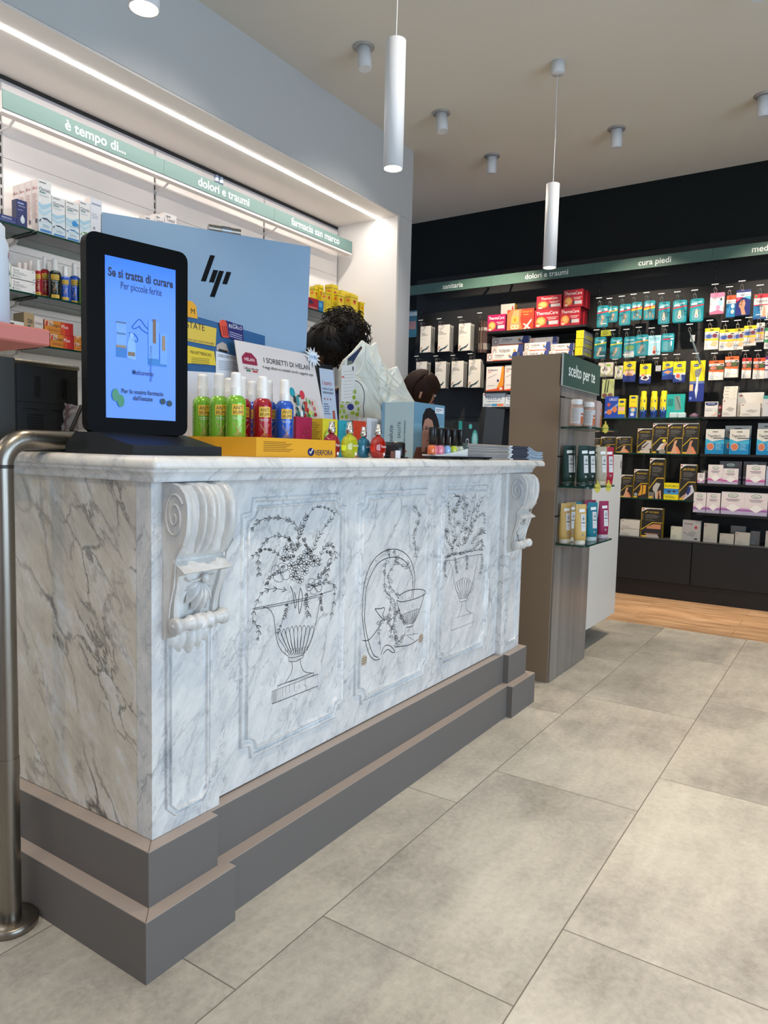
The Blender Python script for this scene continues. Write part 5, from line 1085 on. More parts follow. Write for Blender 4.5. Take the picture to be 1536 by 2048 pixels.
S_tealbag = dict(k='bag', c='1f9a90', s='17766e', ops=[('p', [(.42, .92), (.72, .92), (.82, .35), (.5, .3)], '6f8480'), ('p', [(.5, .9), (.56, .9), (.8, .4), (.76, .38)], '2c5650'), ('r', .2, .04, .58, .22, 'b4d0d4'), ('r', .6, .04, .98, .22, 'bcd4d8'), ('r', .08, .5, .36, .8, '17766e')])
def S_fut(v=0):
    o = [('p', [(0, .86), (.3, .97), (1, .97), (1, 1), (0, 1)], 'c8c4c0'), ('p', [(0, .84), (.12, .93), (.4, .975), (.4, 1), (0, 1)], 'd8d4d0'), ('r', .03, .94, .14, .975, 'a02a30'), ('t', 'FUTURO', .60, .86, .055, 'c9a428', .62), ('p', [(.14, .83), (.28, .885), (.34, .885), (.24, .84)], 'c9a428'),
         ('p', [(0, .22), (.55, .50), (1, .50), (1, .525), (.53, .525), (0, .25)], 'c4a02c'), ('r', 0, 0, .02, 1, 'b8962a'), ('l', .2, .78, .95, 4, .035, '6a6660'), ('l', .2, .62, .7, 2, .035, '5c5a54')]
    o += [('e', .07, .78-.055*i, .02, .012, 'c9a428') for i in range(4)]
    sk = ['c09070', 'b07c60', 'c8a088'][v % 3]
    if v in (0, 4): o += [('p', [(.25, 0), (.4, .2), (.5, .42), (.58, .44), (.56, .3), (.7, .2), (.86, 0)], sk), ('p', [(.5, .3), (.62, .46), (.68, .44), (.6, .3)], sk), ('p', [(.75, .0), (.6, .2), (.7, .24), (.95, .02)], 'c87850')]
    if v == 1: o += [('p', [(.1, 0), (.25, .12), (.9, .16), (.9, 0)], 'b8a898'), ('p', [(.35, .3), (.7, .5), (1, .5), (1, .2), (.6, .12), (.3, .16)], 'a8a4a0'), ('p', [(.3, .2), (.5, .2), (.8, .4), (.76, .42)], '5a4440')]
    if v == 2: o += [('p', [(.3, .1), (.6, .32), (.9, .36), (.8, .1)], 'b8b8b4'), ('e', .8, .42, .12, .05, 'd0c02c'), ('p', [(.6, .2), (.95, .4), (1, .34), (.7, .12)], 'c09070'), ('e', .7, .06, .22, .08, '807870')]
    if v == 3: o += [('p', [(.5, .40), (.3, .30), (.28, .22), (.45, .14), (.5, 0), (.6, .02), (.6, .2), (.8, .38)], 'a8a49c'), ('p', [(.55, .16), (.58, 0), (.66, 0), (.7, .2)], sk), ('p', [(.72, .2), (.8, 0), (.88, 0), (.84, .22)], sk), ('r', .02, 0, .4, .16, '6a6660')]
    if v == 5: o += [('p', [(.35, .08), (.5, .3), (.52, .46), (.64, .46), (.62, .1)], 'c48a24'), ('p', [(.66, .12), (.7, .46), (.9, .46), (.88, .16)], 'c88e28'), ('e', .2, .12, .12, .06, '8a9090'), ('r', .56, 0, .96, .12, '2a2428')]
    if v == 6: o += [('p', [(.05, .05), (.5, .22), (.62, .40), (.8, .44), (.95, .26), (.7, .14), (.3, 0)], 'b8b4bc'), ('p', [(.45, .2), (.56, .38), (.72, .38), (.7, .24), (.55, .14)], '24346c'), ('p', [(0, .04), (.3, .12), (.45, .22), (.4, .1), (.1, 0)], 'b0785c')]
    if v == 7: o += [('p', [(.2, .1), (.3, .36), (.6, .46), (.95, .46), (.95, .14)], 'b87c58'), ('r', .2, .14, .95, .30, '282428'), ('p', [(.1, 0), (.3, .1), (.8, .12), (.9, 0)], 'a89c98')]
    return dict(k='box', c='24221f', s='8c7420', ops=o+[('r', .05, .01, .3, .06, 'c9a428')])
S_futyel = st_box('d8c818', 'a89c18', [('t', 'FUTURO', .5, .82, .13, '2a2a20', .84), ('r', 0, .32, 1, .66, '2a70b0'), ('r', 0, .32, 1, .5, '3a86b8'), ('e', .35, .48, .14, .06, '303048'), ('e', .7, .5, .12, .06, '303048'), ('l', .06, .24, .9, 3, .06, 'a89c28')])
def S_teg(c='1277a8'): return st_box(c, '0e5a80', [('p', [(0, .60), (.3, .5), (1, .60), (1, 1), (0, 1)], 'c2c0b8'), ('p', [(0, .35), (.3, .45), (1, .40), (1, .56), (.4, .50), (0, .62)], '3a9ab8'), ('r', .36, .88, .64, .91, '1c1c1c'), ('t', 'Tegaderm', .45, .74, .10, '26282c', .70), ('r', .4, .62, 1, .66, '4a4c50'), ('e', .28, .30, .20, .15, 'c8b8a8'), ('e', .28, .30, .18, .13, 'b86a4c'), ('l', .55, .42, .92, 5, .055, '7ab8d0')])
def S_flawa(c2='b86a9c', v=0): return st_box('cfc6c4', 'a89ca0', [('p', [(0, 0), (1, 0), (1, .30), (.5, .22), (0, .30)], 'a8a0b4'), ('r', 0, .16, 1, .26, c2), ('r', 0, .26, 1, .33, 'c8a8bc'), ('e', .5, .84, .22, .09, '3a7050'), ('e', .5, .84, .19, .07, 'd0d0c8'), ('t', 'flawa', .5, .84, .07, '2f5c44', .28), ('r', .2, .66, .8, .69, '9c7a8c'), ('r', .26, .60, .74, .62, '8a8088'), ('p', [(.2, .28), (.5, .48), (.84, .30), (.52, .12)], 'dcd8d4')])
def S_gauze(c='b9b5ab', v=0): return st_box(c, '8c8a84', [('r', .06, .84, .18, .9, '8a4848'), ('p', [(.25, .40), (.5, .55), (.9, .45), (.65, .28)], 'a09e98') if v else ('r', .1, .3, .5, .33, '8c8a84'), ('l', .08, .22, .6, 2, .08, '94918a')])
S_hans = st_box('c9c6c0', '9a9894', [('r', .05, .80, .95, .95, '1c2a5c'), ('e', .5, .80, .42, .07, '1c2a5c'), ('t', 'Hansaplast', .5, .87, .075, 'c8ccd8', .76), ('r', .06, .5, .6, .53, '8c949a'), ('r', .06, .40, .6, .42, '5a625c'), ('e', .85, .46, .12, .14, 'b8c4b8'), ('p', [(.5, .05), (.95, .1), (.95, .35)], 'c8a89c')])
S_cosmo = st_box('9c9a98', '6c6a68', [('t', 'Cosmopor', .34, .84, .09, '5a2428', .5), ('e', .74, .66, .075, .07, 'a01c24'), ('e', .76, .1, .1, .04, '303438'), ('r', .08, .36, .22, .39, '5a5856'), ('p', [(.2, .3), (.5, .5), (.8, .4), (.6, .2)], '8a8886')])
def S_cardh(head, mid, v=0): return dict(k='header', c='cdc8c0', s='a8a49c', head=head, ops=[('r', 0, .84, 1, 1.0, head), ('r', .35, .885, .65, .93, '26241c'), ('r', .06, .74, .5, .79, 'a0a4ac'), ('e', .86, .78, .12, .03, '303438'), ('r', 0, .50, 1, .72, ['8890a8', '3c3a30'][v]), ('e', .3, .62, .22, .10, ['38508c', 'b4705c'][v]), ('e', .72, .64, .18, .10, ['6c2c38', '4c5c30'][v]), ('p', [(0, .44), (1, .40), (1, .52), (0, .50)], mid), ('p', [(.42, .20), (.8, .12), (.98, .32), (.6, .42)], 'd0a078' if not v else 'd8d4cc'), ('r', .08, .08, .34, .24, 'b4b8bc')])
S_nexk = dict(k='card', c='d0c4c8', s='9c9098', ops=[('r', 0, .8, 1, 1, 'c87898'), ('t', 'Nexcare', .5, .78, .09, '3a4a74', .7), ('p', [(0, .1), (.6, .2), (1, .1), (1, 0), (0, 0)], 'b05878'), ('e', .3, .45, .2, .2, 'e0d0d4'), ('e', .75, .5, .16, .16, '8ab4d0'), ('e', .6, .3, .16, .12, 'c07a98'), ('e', .8, .68, .08, .05, '2c2430')])
S_nexo = dict(k='header', c='1c6a98', s='144a6c', head='c85a34', ops=[('r', 0, .80, 1, 1, 'c8502c'), ('r', 0, .62, 1, .8, 'd0ccc8'), ('t', 'Nexcare', .5, .70, .08, '3a4a74', .7), ('e', .7, .5, .2, .1, 'b4c4cc'), ('e', .7, .25, .18, .1, 'd0c0b0'), ('r', .1, .2, .4, .5, '2a80b0')])
S_nexb = dict(k='card', c='1f2a6c', s='3a90a8', ops=[('r', 0, .90, 1, 1, '1c2668'), ('r', 0, .70, 1, .90, 'd0d4d8'), ('t', 'Nexcare', .6, .81, .08, '2c3c70', .7), ('p', [(0, .5), (.4, .68), (.5, .72), (0, .72)], 'c03c5c'), ('p', [(.6, .7), (1, .6), (1, .74), (.6, .74)], '4aa0b4'), ('p', [(.2, .44), (.3, .58), (.45, .62), (.6, .6), (.68, .45), (.6, .28), (.75, .02), (.45, .02), (.35, .26), (.22, .36)], 'b48468')])
S_nexr = dict(k='card', c='c8c4c0', s='1c5a90', ops=[('r', 0, .84, 1, 1, 'b01c30'), ('e', .14, .92, .08, .06, '3a7a4a'), ('t', 'Nexcare', .55, .72, .10, '3a4450', .7), ('r', 0, .54, 1, .58, 'b83040'), ('p', [(0, .0), (.55, 0), (.4, .54), (0, .54)], '1c6a98'), ('p', [(.55, .04), (.7, .5), (.8, .5), (.9, .04)], 'c89478'), ('r', 0, 0, .9, .07, '1c4a88')])
S_green = dict(k='header', c='c8c8c0', s='a0a49c', head='1c7a48', ops=[('r', 0, .86, 1, 1, '1c7a48'), ('r', 0, .3, 1, .45, '3a8a5c'), ('r', .1, .55, .8, .6, '4c5850')])
S_purp = dict(k='header', c='c8c4c8', s='a09ca4', head='5a2468', ops=[('r', 0, .84, 1, 1, '5a2468'), ('r', 0, .56, 1, .62, '5a3468'), ('r', 0, .36, 1, .40, '4a2858'), ('r', .2, .68, .8, .74, '8a8890')])
S_dk = dict(k='card', c='1f2a3a', s='18202c', ops=[('r', .955, 0, .985, 1, 'b0b0ac'), ('r', .6, .93, 1, 1, 'c8c4bc')])
S_brown = dict(k='card', c='5a4a40', s='2a2420', ops=[('r', .1, .1, .9, .3, '8a8278'), ('r', .1, .7, .9, .8, 'a8a49c')])

def outline(k, w, h):
    if k == 'blister': return rrect(0, 0, w, h, min(w, h)*.16)
    if k == 'header': return [(0, 0), (w, 0), (w, h*.84), (w*.92, h*.84), (w*.92, h), (w*.08, h), (w*.08, h*.84), (0, h*.84)]
    if k == 'bag': return [(0, .01*h), (.05*w, 0), (.95*w, 0), (w, .01*h), (.985*w, .5*h), (w, .99*h), (.96*w, h), (.04*w, h), (0, .99*h), (.015*w, .5*h)]
    return [(0, 0), (w, 0), (w, h), (0, h)]
def pack_mesh(S, w, h, d):
    """front at local y=0 facing -y, base at z=0, centred in x"""
    m = MB(); k = S['k']; O = Vector((-w/2, 0, 0))
    if k == 'box': m.box(-w/2, w/2, 0, d, 0, h, mat(S['s'], .45)); m.add([(-w/2, -.0003, 0), (w/2, -.0003, 0), (w/2, -.0003, h), (-w/2, -.0003, h)], [(0, 1, 2, 3)], mat(S['c'], .4)); off = .0006
    else:
        m.prism(outline(k, w, h), O, X3, Z3, -Y3, d, mat(S['c'], .35), mat(S['s'], .4)); off = .0004
    prints(m, [(('p', [(min(1, max(0, a)), b) for a, b in o[1]], o[2]) if o[0] == 'p' else o) for o in S['ops']], O, X3, Z3, -Y3, w, h, off)
    if k == 'blister': m.prism(rrect(w*.16, h*.05, w*.86, h*.56, w*.2), O+Vector((0, -.008, 0)), X3, Z3, -Y3, .0079, mat('8fb8bc', .1, alpha=.16))
    return m
def fbox(F, q, X):
    ox, oy, s = F; x0, y0, x1, y1 = q
    yl = at_x(ox+x0/s, oy+(y0+y1)/2/s, X).y; yr = at_x(ox+x1/s, oy+(y0+y1)/2/s, X).y
    zt = at_x(ox+x0/s, oy+y0/s, X).z; zb = at_x(ox+x0/s, oy+y1/s, X).z
    return (yl+yr)/2, zb, yl-yr, zt-zb
A_ = (820, 600, 8.533); B_ = (960, 560, 6.98); C_ = (1180, 560, 6.4); D_ = (1180, 700, 6.4); E_ = (1390, 560, 8.534); F_ = (1390, 760, 10.24); G_ = (1180, 830, 6.98); H_ = (1230, 900, 8.084); I_ = (1370, 900, 9.253); J_ = (800, 440, 4.042)
RZ = -PI/2
def hook(y, z, label, grp):
    """wire hook from the panel; y,z where the packs hang"""
    t = thing('display_hook', label, 'hook', (PX, y, z), group=grp)
    L_ = PX-HX
    MB().tube([(-.001, -.004, 0), (-L_+.05, -.006, 0), (-L_+.012, -.009, .003), (-L_, -.009, .016), (-L_-.003, -.005, .026), (-L_-.003, .005, .026), (-L_, .009, .016), (-L_+.012, .009, .003), (-L_+.05, .006, 0), (-.001, .004, 0)], .0021, CHROME, 6).obj('prong', t)
    m = MB().tube([(-.001, 0, .034), (-L_+.015, 0, .034), (-L_-.007, 0, .052)], .0015, CHROME, 5); m.obj('upper_wire', t)
    MB().box(-L_-.010, -L_-.007, -.024, .024, .050, .0555, mat('d4d6d6', .4)).obj('price_bar', t)
    MB().box(-.004, 0, -.014, .014, -.006, .036, mat('1c1c1d', .5)).obj('back_plate', t)
    return t
ORD = ['first', 'second', 'third', 'fourth', 'fifth', 'sixth', 'seventh', 'eighth', 'ninth']
def hang(F, q, S, desc, row, i, n=1, gap=.016, X=6.235, d=None, name='plaster_pack', cat='pack', hookit=True, step=0, back=None):
    y, zb, w, h = fbox(F, q, X); d = d or {'blister': .010, 'card': .008, 'header': .009, 'bag': .010}.get(S['k'], .01)
    gap = max(gap, d+.003+(.008 if S['k'] == 'blister' else 0)); pos = ORD[i]+' from left, '+row
    o = pack_mesh(S, w, h, d).obj(name, None, (X, y, zb), RZ); tag(o, desc+', '+pos, cat, 'packs hanging in the '+row)
    for k in range(1, n):
        if X+k*gap+d > PX-.005: break
        if back and k == 1: bk = pack_mesh(back, w, h-.004, d).obj(name, None, (X+gap, y, zb), RZ); bk['category'] = cat; bk['group'] = o['group']; c = bk
        elif back: c = bk.copy(); C.objects.link(c)
        else: c = o.copy(); C.objects.link(c)
        c.location = (X+k*gap, y+step*k, zb)
        c['label'] = ('dark edged support sleeve card' if back else desc.split(' with')[0])+', '+ORD[k]+' deep on the '+ORD[i]+' hook, '+row
    if hookit: hook(y, zb+h-.012, 'chrome wire hook, '+pos, 'chrome hooks in the '+row)
    return o
R1 = 'silk sleeve row'; R2 = 'cotton sleeve row'
hang(A_, (-40, 190, 115, 640), dict(k='bag', c='1c5a70', s='14303c', ops=[('r', 0, .8, 1, .95, 'a8b8c0'), ('r', .1, .3, .9, .6, '8a6a70')]), 'dark blue pouch half hidden by the white pier', R1, 0, X=6.22)
for i, q in enumerate(((175, 455, 355, 900), (478, 432, 675, 885), (828, 408, 1030, 870))): hang(A_, q, S_sleeve('SILK'), 'white silk support sleeve card', R1, i+1, back=S_dk, n=5, gap=.019, X=6.215, name='support_sleeve', cat='sleeve pack')
y, zb, w, h = fbox(A_, (1170, 370, 1290, 905), 6.22)
t = 0
for k, (dy, c) in enumerate(((.0, '3a3230'), (-.022, '5c4c44'), (-.046, '4a3a38'))):
    m = MB(); S = dict(S_brown); S['c'] = c; m = pack_mesh(S, .10, h, .006); o = m.obj('support_sleeve', None, (6.225+k*.004, y+dy, zb), RZ+1.15-.08*k); tag(o, ['brown pack turned edge on, left of three on the last silk row hook', 'brown pack turned edge on, middle of three on the last silk row hook', 'brown pack turned edge on, right of three on the last silk row hook'][k], 'sleeve pack', 'edge-on sleeve packs')
hook(y-.02, zb+h+.004, 'chrome wire hook, last one in the silk sleeve row', 'chrome hooks in '+R1)
for i, q in enumerate(((130, 1148, 215, 1350), (283, 1147, 370, 1362), (415, 1143, 512, 1352), (553, 1130, 650, 1355))): hang(J_, q, S_sleeve('COTTON'), 'white cotton support sleeve card', R2, i, back=S_dk, n=5, gap=.019, X=6.215, name='support_sleeve', cat='sleeve pack')
R3 = 'top foot care row'; R4 = 'second foot care row'; R5 = 'third foot care row'
for i, (q, S, dsc, n) in enumerate((((90, 335, 235, 610), S_comp(), 'teal blister pack with red band and foot', 1), ((235, 340, 355, 545), S_comp('d9a02a', 0), 'small teal blister pack with yellow band', 1), ((375, 315, 520, 585), S_comp(), 'teal blister pack with red band and white heel', 1), ((530, 290, 665, 520), S_comp('c83a2c', 1), 'teal pack with a tilted pink header', 1),
    ((690, 270, 830, 515), S_comp('c83a2c', 1), 'teal pack with red and yellow bands', 2), ((875, 285, 1020, 570), S_comp('b8283c', 2), 'teal blister pack with a toe picture', 1), ((1060, 265, 1235, 550), S_comp('b8283c', 2), 'wide teal blister pack with a foot sole picture', 3), ((1280, 245, 1450, 540), S_comp('b8283c', 2), 'teal blister pack with a stick picture', 2))): hang(C_, q, S, dsc, R3, i, n)
for i, (q, S, dsc, n) in enumerate((((55, 735, 205, 1010), S_comp('c8c030', 4), 'teal blister pack with yellow band and toe plaster', 1), ((258, 740, 408, 1010), S_comp('c8c030', 4), 'teal blister pack with yellow band and curved plaster', 1), ((432, 730, 580, 1000), S_comp('7a9aa0', 3), 'teal blister pack with green oval', 1), ((580, 705, 745, 975), S_comp('d08a2c', 4), 'teal blister pack with orange band', 1), ((745, 715, 905, 965), S_light, 'light blue pouch with a foot print', 1), ((915, 690, 1075, 925), S_teal, 'rounded teal blister pack with short red label', 1))): hang(C_, q, S, dsc, R4, i, n)
# long steel file hanging from the last hook
p = at_x(1180+1270/6.4, 560+650/6.4, 6.16); q = at_x(1180+1415/6.4, 560+1085/6.4, 6.16)
hook(p.y-.01, p.z-.01, 'chrome wire hook holding the long slanting steel file', 'chrome hooks in '+R4)
t = thing('foot_file', 'long thin steel foot file hanging at a slant in the foot care bay', 'foot file', p)
d_ = q-p; MB().tube([(0, 0, 0), d_*.3, d_*.7, d_*.96, d_], [.004, .008, .010, .008, .002], mat('7f9096', .25, .8), 10).obj('blade', t); MB().box(-.002, .004, -.045, -.012, -.085, -.035, mat('b4b6b8', .3, alpha=.7)).obj('security_tag', t)
for i, (q, S, dsc, n) in enumerate((((105, 165, 295, 345), S_lime(), 'white pouch with a lime green circle', 2), ((315, 205, 420, 375), S_lime(), 'white pouch half hidden by a yellow card', 1), ((425, 150, 580, 410), S_scholl(0), 'yellow and navy pack with beige foot pad', 2), ((635, 180, 780, 430), S_scholl(1), 'yellow and navy card pack with a white strap', 1), ((925, 150, 1060, 380), S_scholl(3), 'yellow and blue card pack with slanted blue stripe', 1), ((1065, 150, 1220, 415), S_scholl(2), 'yellow and blue pack with round pad', 2), ((1275, 140, 1465, 660), S_file, 'tall yellow navy pack with silver foot rasp', 1))): hang(D_, q, S, dsc, R5, i, n, name='foot_care_pack')
y, zb, w, h = fbox(D_, (150, 375, 310, 620), 6.235); tag(pack_mesh(S_pale, w, h, .01).obj('foot_care_pack', None, (6.235, y, zb), RZ), 'pale green pouch with dark laces hanging low beside the green header sign', 'pack')
hook(y, zb+h-.012, 'chrome wire hook holding the pale green pouch beside the green header sign', 'chrome hooks low in the foot care bay')
R6 = 'top wound care row'; R7 = 'middle wound care row'; R8 = 'lowest wound care row'
for i, (q, S, dsc, n) in enumerate((((255, 230, 490, 590), S_nexk, 'pink and white plaster pack with drawn children', 3), ((535, 270, 690, 640), S_nexo, 'narrow plaster pack with orange top and blue body', 1), ((700, 180, 940, 610), S_nexb, 'navy plaster pack with a large heel photo', 3), ((1000, 250, 1250, 670), S_nexr, 'wide plaster pack with red top and legs', 2))): hang(E_, q, S, dsc, R6, i, n)
for i, (q, S, dsc, n) in enumerate((((165, 830, 400, 1190), S_cardh('d8c020', 'd0b028'), 'white plaster card with yellow header and yellow band', 3), ((415, 850, 665, 1205), S_cardh('d8c020', 'd0b028'), 'wide white plaster card with yellow header', 2), ((670, 830, 830, 1190), S_cardh('a89c1c', 'd0b028'), 'narrow white plaster card with olive header', 1), ((830, 785, 1045, 1125), S_cardh('d8c020', 'd0b028'), 'white plaster card with yellow header reaching highest', 3), ((1042, 735, 1180, 1060), S_cardh('c8c4bc', 'd0b028'), 'small white plaster card with white header', 3), ((1185, 820, 1330, 1175), S_green, 'white plaster card with green header', 1))): hang(E_, q, S, dsc, R7, i, n)
for i, (q, S, dsc, n) in enumerate((((235, 1380, 490, 1710), S_cardh('d05a24', 'd05a24', 1), 'white plaster card with orange header and orange band', 1), ((508, 1310, 733, 1665), S_cardh('d05a24', 'd05a24', 1), 'orange headed card in thick stack', 4), ((800, 1335, 960, 1680), S_cardh('b82c24', 'd05a24', 1), 'narrow white plaster card with red header', 1), ((990, 1335, 1190, 1690), S_cardh('c84424', 'd05a24', 1), 'white plaster card with dark orange header', 1), ((1195, 1300, 1330, 1680), S_purp, 'white plaster card with purple header', 1))): hang(E_, q, S, dsc, R8, i, n)

y, zb, w, h = fbox(C_, (140, 645, 270, 722), 6.12); hook(y+.02, zb+h+.0, 'chrome wire hook with a yellow green tag hanging on it', 'chrome hooks in the second foot care row')
tag(pack_mesh(dict(k='card', c='8f9424', s='6f7418', ops=[('l', .2, .8, .8, 4, .18, '5c6018')]), w, h, .002).obj('price_tag', None, (6.118, y, zb), RZ), 'small yellow green price tag hanging between the two teal pack rows', 'price tag')
y, zb, w, h = fbox(D_, (838, 200, 905, 275), 6.20); hook(y, zb+h-.004, 'chrome wire hook holding only a pale security tag', 'chrome hooks in the third foot care row')
tag(MB().box(-w/2, w/2, 0, .012, 0, h, mat('b4b6b8', .3), bev=.003).obj('security_tag', None, (6.20, y, zb), RZ), 'pale security tag alone on a hook between the yellow card packs', 'security tag')
# shelves of the dark wall: (bay, z, from y, to y)
def wshelf(z, ya, yb, label, dark=True):
    dep = PX-HX-.001
    if dark: o = MB().box(0, dep, 0, yb-ya, -.018, 0, mat('141415', .35))
    else: o = glass_shelf(0, dep, 0, yb-ya, -.008, .008, .004)
    o = o.obj('wall_shelf', None, (HX, ya, z)); tag(o, label, 'shelf', 'shelves on the dark back wall')
for z, n_ in ((2.262, 'highest dark shelf of the pain relief bay, carrying the red cartons'), (1.995, 'second dark shelf of the pain relief bay, carrying the long white cartons'), (1.721, 'third dark shelf of the pain relief bay'), (1.577, 'fourth dark shelf of the pain relief bay')): wshelf(z, 2.012, 2.935, n_)
for z, n_ in ((1.469, 'glass shelf of the foot care bay carrying the yellow spray cans'), (1.180, 'glass shelf of the foot care bay carrying the row of black boxes'), (.808, 'lowest glass shelf of the foot care bay')): wshelf(z, 1.075, 1.99, n_, False)
for z, n_ in ((1.474, 'top shelf of the wound care bay'), (1.184, 'shelf of the wound care bay carrying the blue and white packs'), (.952, 'shelf of the wound care bay with the smaller pink and white cartons'), (.719, 'lowest shelf of the wound care bay')): wshelf(z, .14, 1.05, n_)

def shelfitem(F, q, S, z, desc, grp, X=6.14, d=.06, name='medicine_box', cat='box', stack=False, depthn=1):
    y, zb, w, h = fbox(F, q, X)
    if not stack: h = h+(zb-z); zb = z
    h = max(h, .012)
    o = pack_mesh(S, w, h, d).obj(name, None, (X, y, zb+.0006), RZ); tag(o, desc, cat, grp)
    for k in range(1, depthn):
        if X+(d+.004)*k+d > PX-.004: break
        c = o.copy(); C.objects.link(c); c.location = (X+(d+.004)*k, y-.006*k, zb+.0006); c['label'] = desc+', '+ORD[k]+' deep'
    return o, zb+h+.0008
g = 'red heat pad cartons on the highest pain relief shelf'; z = 2.262
shelfitem(B_, (105, 495, 355, 718), S_thermap, z, 'purple heat pad carton at the left end of the highest pain relief shelf', g, d=.09)
shelfitem(B_, (378, 425, 750, 700), S_back, z, 'orange red heat pad carton showing a bare back', g, d=.12)
_, zz = shelfitem(B_, (760, 425, 1108, 668), S_therma(), z, 'crimson heat pad carton, lower one beside the orange red carton', g, d=.12)
shelfitem(B_, (790, 235, 1138, 425), S_therma(), z, 'crimson heat pad carton lying on top, left one of the upper pair', g, d=.12, stack=True)
_, zz = shelfitem(B_, (1118, 402, 1398, 640), S_therma(), z, 'crimson heat pad carton, lower one at the right end of the shelf', g, d=.085, depthn=2)
shelfitem(B_, (1165, 150, 1438, 392), S_therma(), z, 'crimson heat pad carton on top at the right end, highest of all', g, d=.085, stack=True, depthn=2)
shelfitem(B_, (290, 345, 480, 600), S_emo, z, 'grey and yellow ointment carton standing behind the orange red carton', g, X=6.30, d=.06)
g = 'long white gel tube cartons on the second pain relief shelf'; z = 1.995
V = S_volt()
def row(F, lst, z, g, **k):
    for q, dsc, X, stk in lst: shelfitem(F, q, V, z, dsc, g, X=X, stack=stk, d=.055)
row(B_, (((97, 1030, 520, 1132), 'long white and orange gel carton at the front left end', 6.13, False), ((600, 1000, 955, 1090), 'long white gel carton under the central one, half hidden by the taupe column', 6.13, False), ((622, 885, 980, 998), 'long white gel carton lying on top in the centre, blue right end', 6.13, True), ((965, 995, 1288, 1075), 'long white gel carton at the lower right, partly behind the taupe column', 6.13, False), ((990, 900, 1303, 995), 'long white gel carton on top at the right end', 6.13, True)), z, g)
row(B_, (((160, 925, 600, 1040), 'shaded long gel carton in the back row, lower left', 6.20, False), ((170, 812, 680, 925), 'shaded long gel carton in the back row, upper left', 6.20, True), ((690, 815, 1070, 1010), 'shaded gel carton in the back row behind the central one', 6.20, False)), z, g)
g = 'large white gel cartons on the third pain relief shelf'; z = 1.721
shelfitem(J_, (697, 1187, 838, 1372), S_voltbig, z, 'upright white carton with an orange swoosh, left of the pair', g); shelfitem(J_, (845, 1175, 975, 1365), S_voltbig, z, 'upright white carton with a red base, right of the pair at the taupe column', g)
g = 'cold pack cartons on the fourth pain relief shelf'; z = 1.577
shelfitem(J_, (670, 1400, 848, 1508), S_nex, z, 'white cold and hot pack carton over the dark screen', g); shelfitem(J_, (852, 1412, 975, 1505), S_nex, z, 'white cold and hot pack carton cut off by the taupe column', g)
g = 'yellow cartons stacked beside the foot care bay'
zb0 = fbox(J_, (1412, 1030, 1475, 1098), 6.13)[1]
wshelf(zb0-.001, 1.985-.0, 2.005, 'narrow dark ledge under the stacked yellow cartons') if 0 else None
zc_ = zb0
for k, (q, nm) in enumerate((((1414, 1030, 1475, 1098), 'bottom'), ((1419, 962, 1481, 1030), 'middle'), ((1425, 893, 1487, 962), 'top'))):
    y, zb, w, h = fbox(J_, q, 6.13); m = pack_mesh(S_yel, w, h-.001, .24); prints(m, [('r', .25, .25, 1, .45, 'a8ac30'), ('p', [(0, .5), (1, .45), (1, .7), (0, .8)], '7c8288'), ('r', .3, .8, .9, .9, 'b0b4b0')], (w/2+.0003, 0, 0), Y3, Z3, X3, .24, h-.001)
    tag(m.obj('medicine_box', None, (6.13, y, zb), RZ), 'bright yellow carton with grey printed side, '+nm+' of the stack of three', 'box', g)
y, zb, w, h = fbox(J_, (1414, 1030, 1475, 1098), 6.13)
tag(MB().box(0, PX-HX-.001, 0, w+.02, -.012, 0, mat('141415', .4)).obj('wall_shelf', None, (HX, y-w/2-.01, zb-.0006)), 'short dark ledge carrying the three yellow cartons', 'shelf')
# foot care shelf
g = 'foot care products on the glass shelf'; z = 1.469
shelfitem(D_, (190, 597, 360, 865), S_urgo, z, 'blue plaster carton with feet at the left end of the foot care glass shelf', g, X=6.15, d=.04)
shelfitem(D_, (360, 625, 450, 855), S_schs, z, 'small yellow cream carton with a blue base', g, X=6.15, d=.035); shelfitem(D_, (500, 583, 600, 858), S_scht, z, 'taller yellow cream carton with a round picture', g, X=6.15, d=.035)
for k, (a, b, yt, c2) in enumerate(((632, 716, 525, '2a5a34'), (764, 854, 525, '4a5c8c'), (888, 978, 520, '2448a0'))):
    y, zb, w, h = fbox(D_, (a, yt, b, 850), 6.16); h = h+zb-z; r = w/2
    t = thing('spray_can', ['yellow spray can with a dark green round label, left of the three', 'yellow spray can with a pale round label, middle of the three', 'yellow spray can with a blue round label, right of the three'][k], 'spray can', (6.16+r, y, z+.0006), RZ, 'yellow foot spray cans')
    MB().lathe([(0, 0), (r, 0), (r, h*.30)], mat('20468c', .3), n=22).obj('can_base', t); m = MB(); m.lathe([(r, h*.30), (r, h*.72), (r*.92, h*.79), (r*.8, h*.815)], mat('d2c21e', .3), n=22); m.obj('can_body', t)
    MB().lathe([(r*.82, h*.81), (r*.82, h*.96), (r*.7, h*.995), (0, h)], mat('e0cf1c', .35), n=22).obj('cap', t)
    m = MB(); 
    for cx, cz, rx, rz_, c in ((0, .63, .8, .045, '22386c'), (0, .33, .72, .085, 'c8ccc8'), (0, .33, .6, .07, c2)): m.add([((r+.0006+(.0004 if c == c2 else 0))*math.cos(-PI/2+rx*math.cos(q)), (r+.0006+(.0004 if c == c2 else 0))*math.sin(-PI/2+rx*math.cos(q)), h*(cz+rz_*math.sin(q))) for q in [j*PI/9 for j in range(18)]], [tuple(range(18))], mat(c, .4))
    m.obj('label_print', t)
shelfitem(D_, (978, 568, 1212, 850), S_tealbag, z, 'turquoise pouch with a white heel cushion beside the spray cans', g, X=6.17, d=.03)
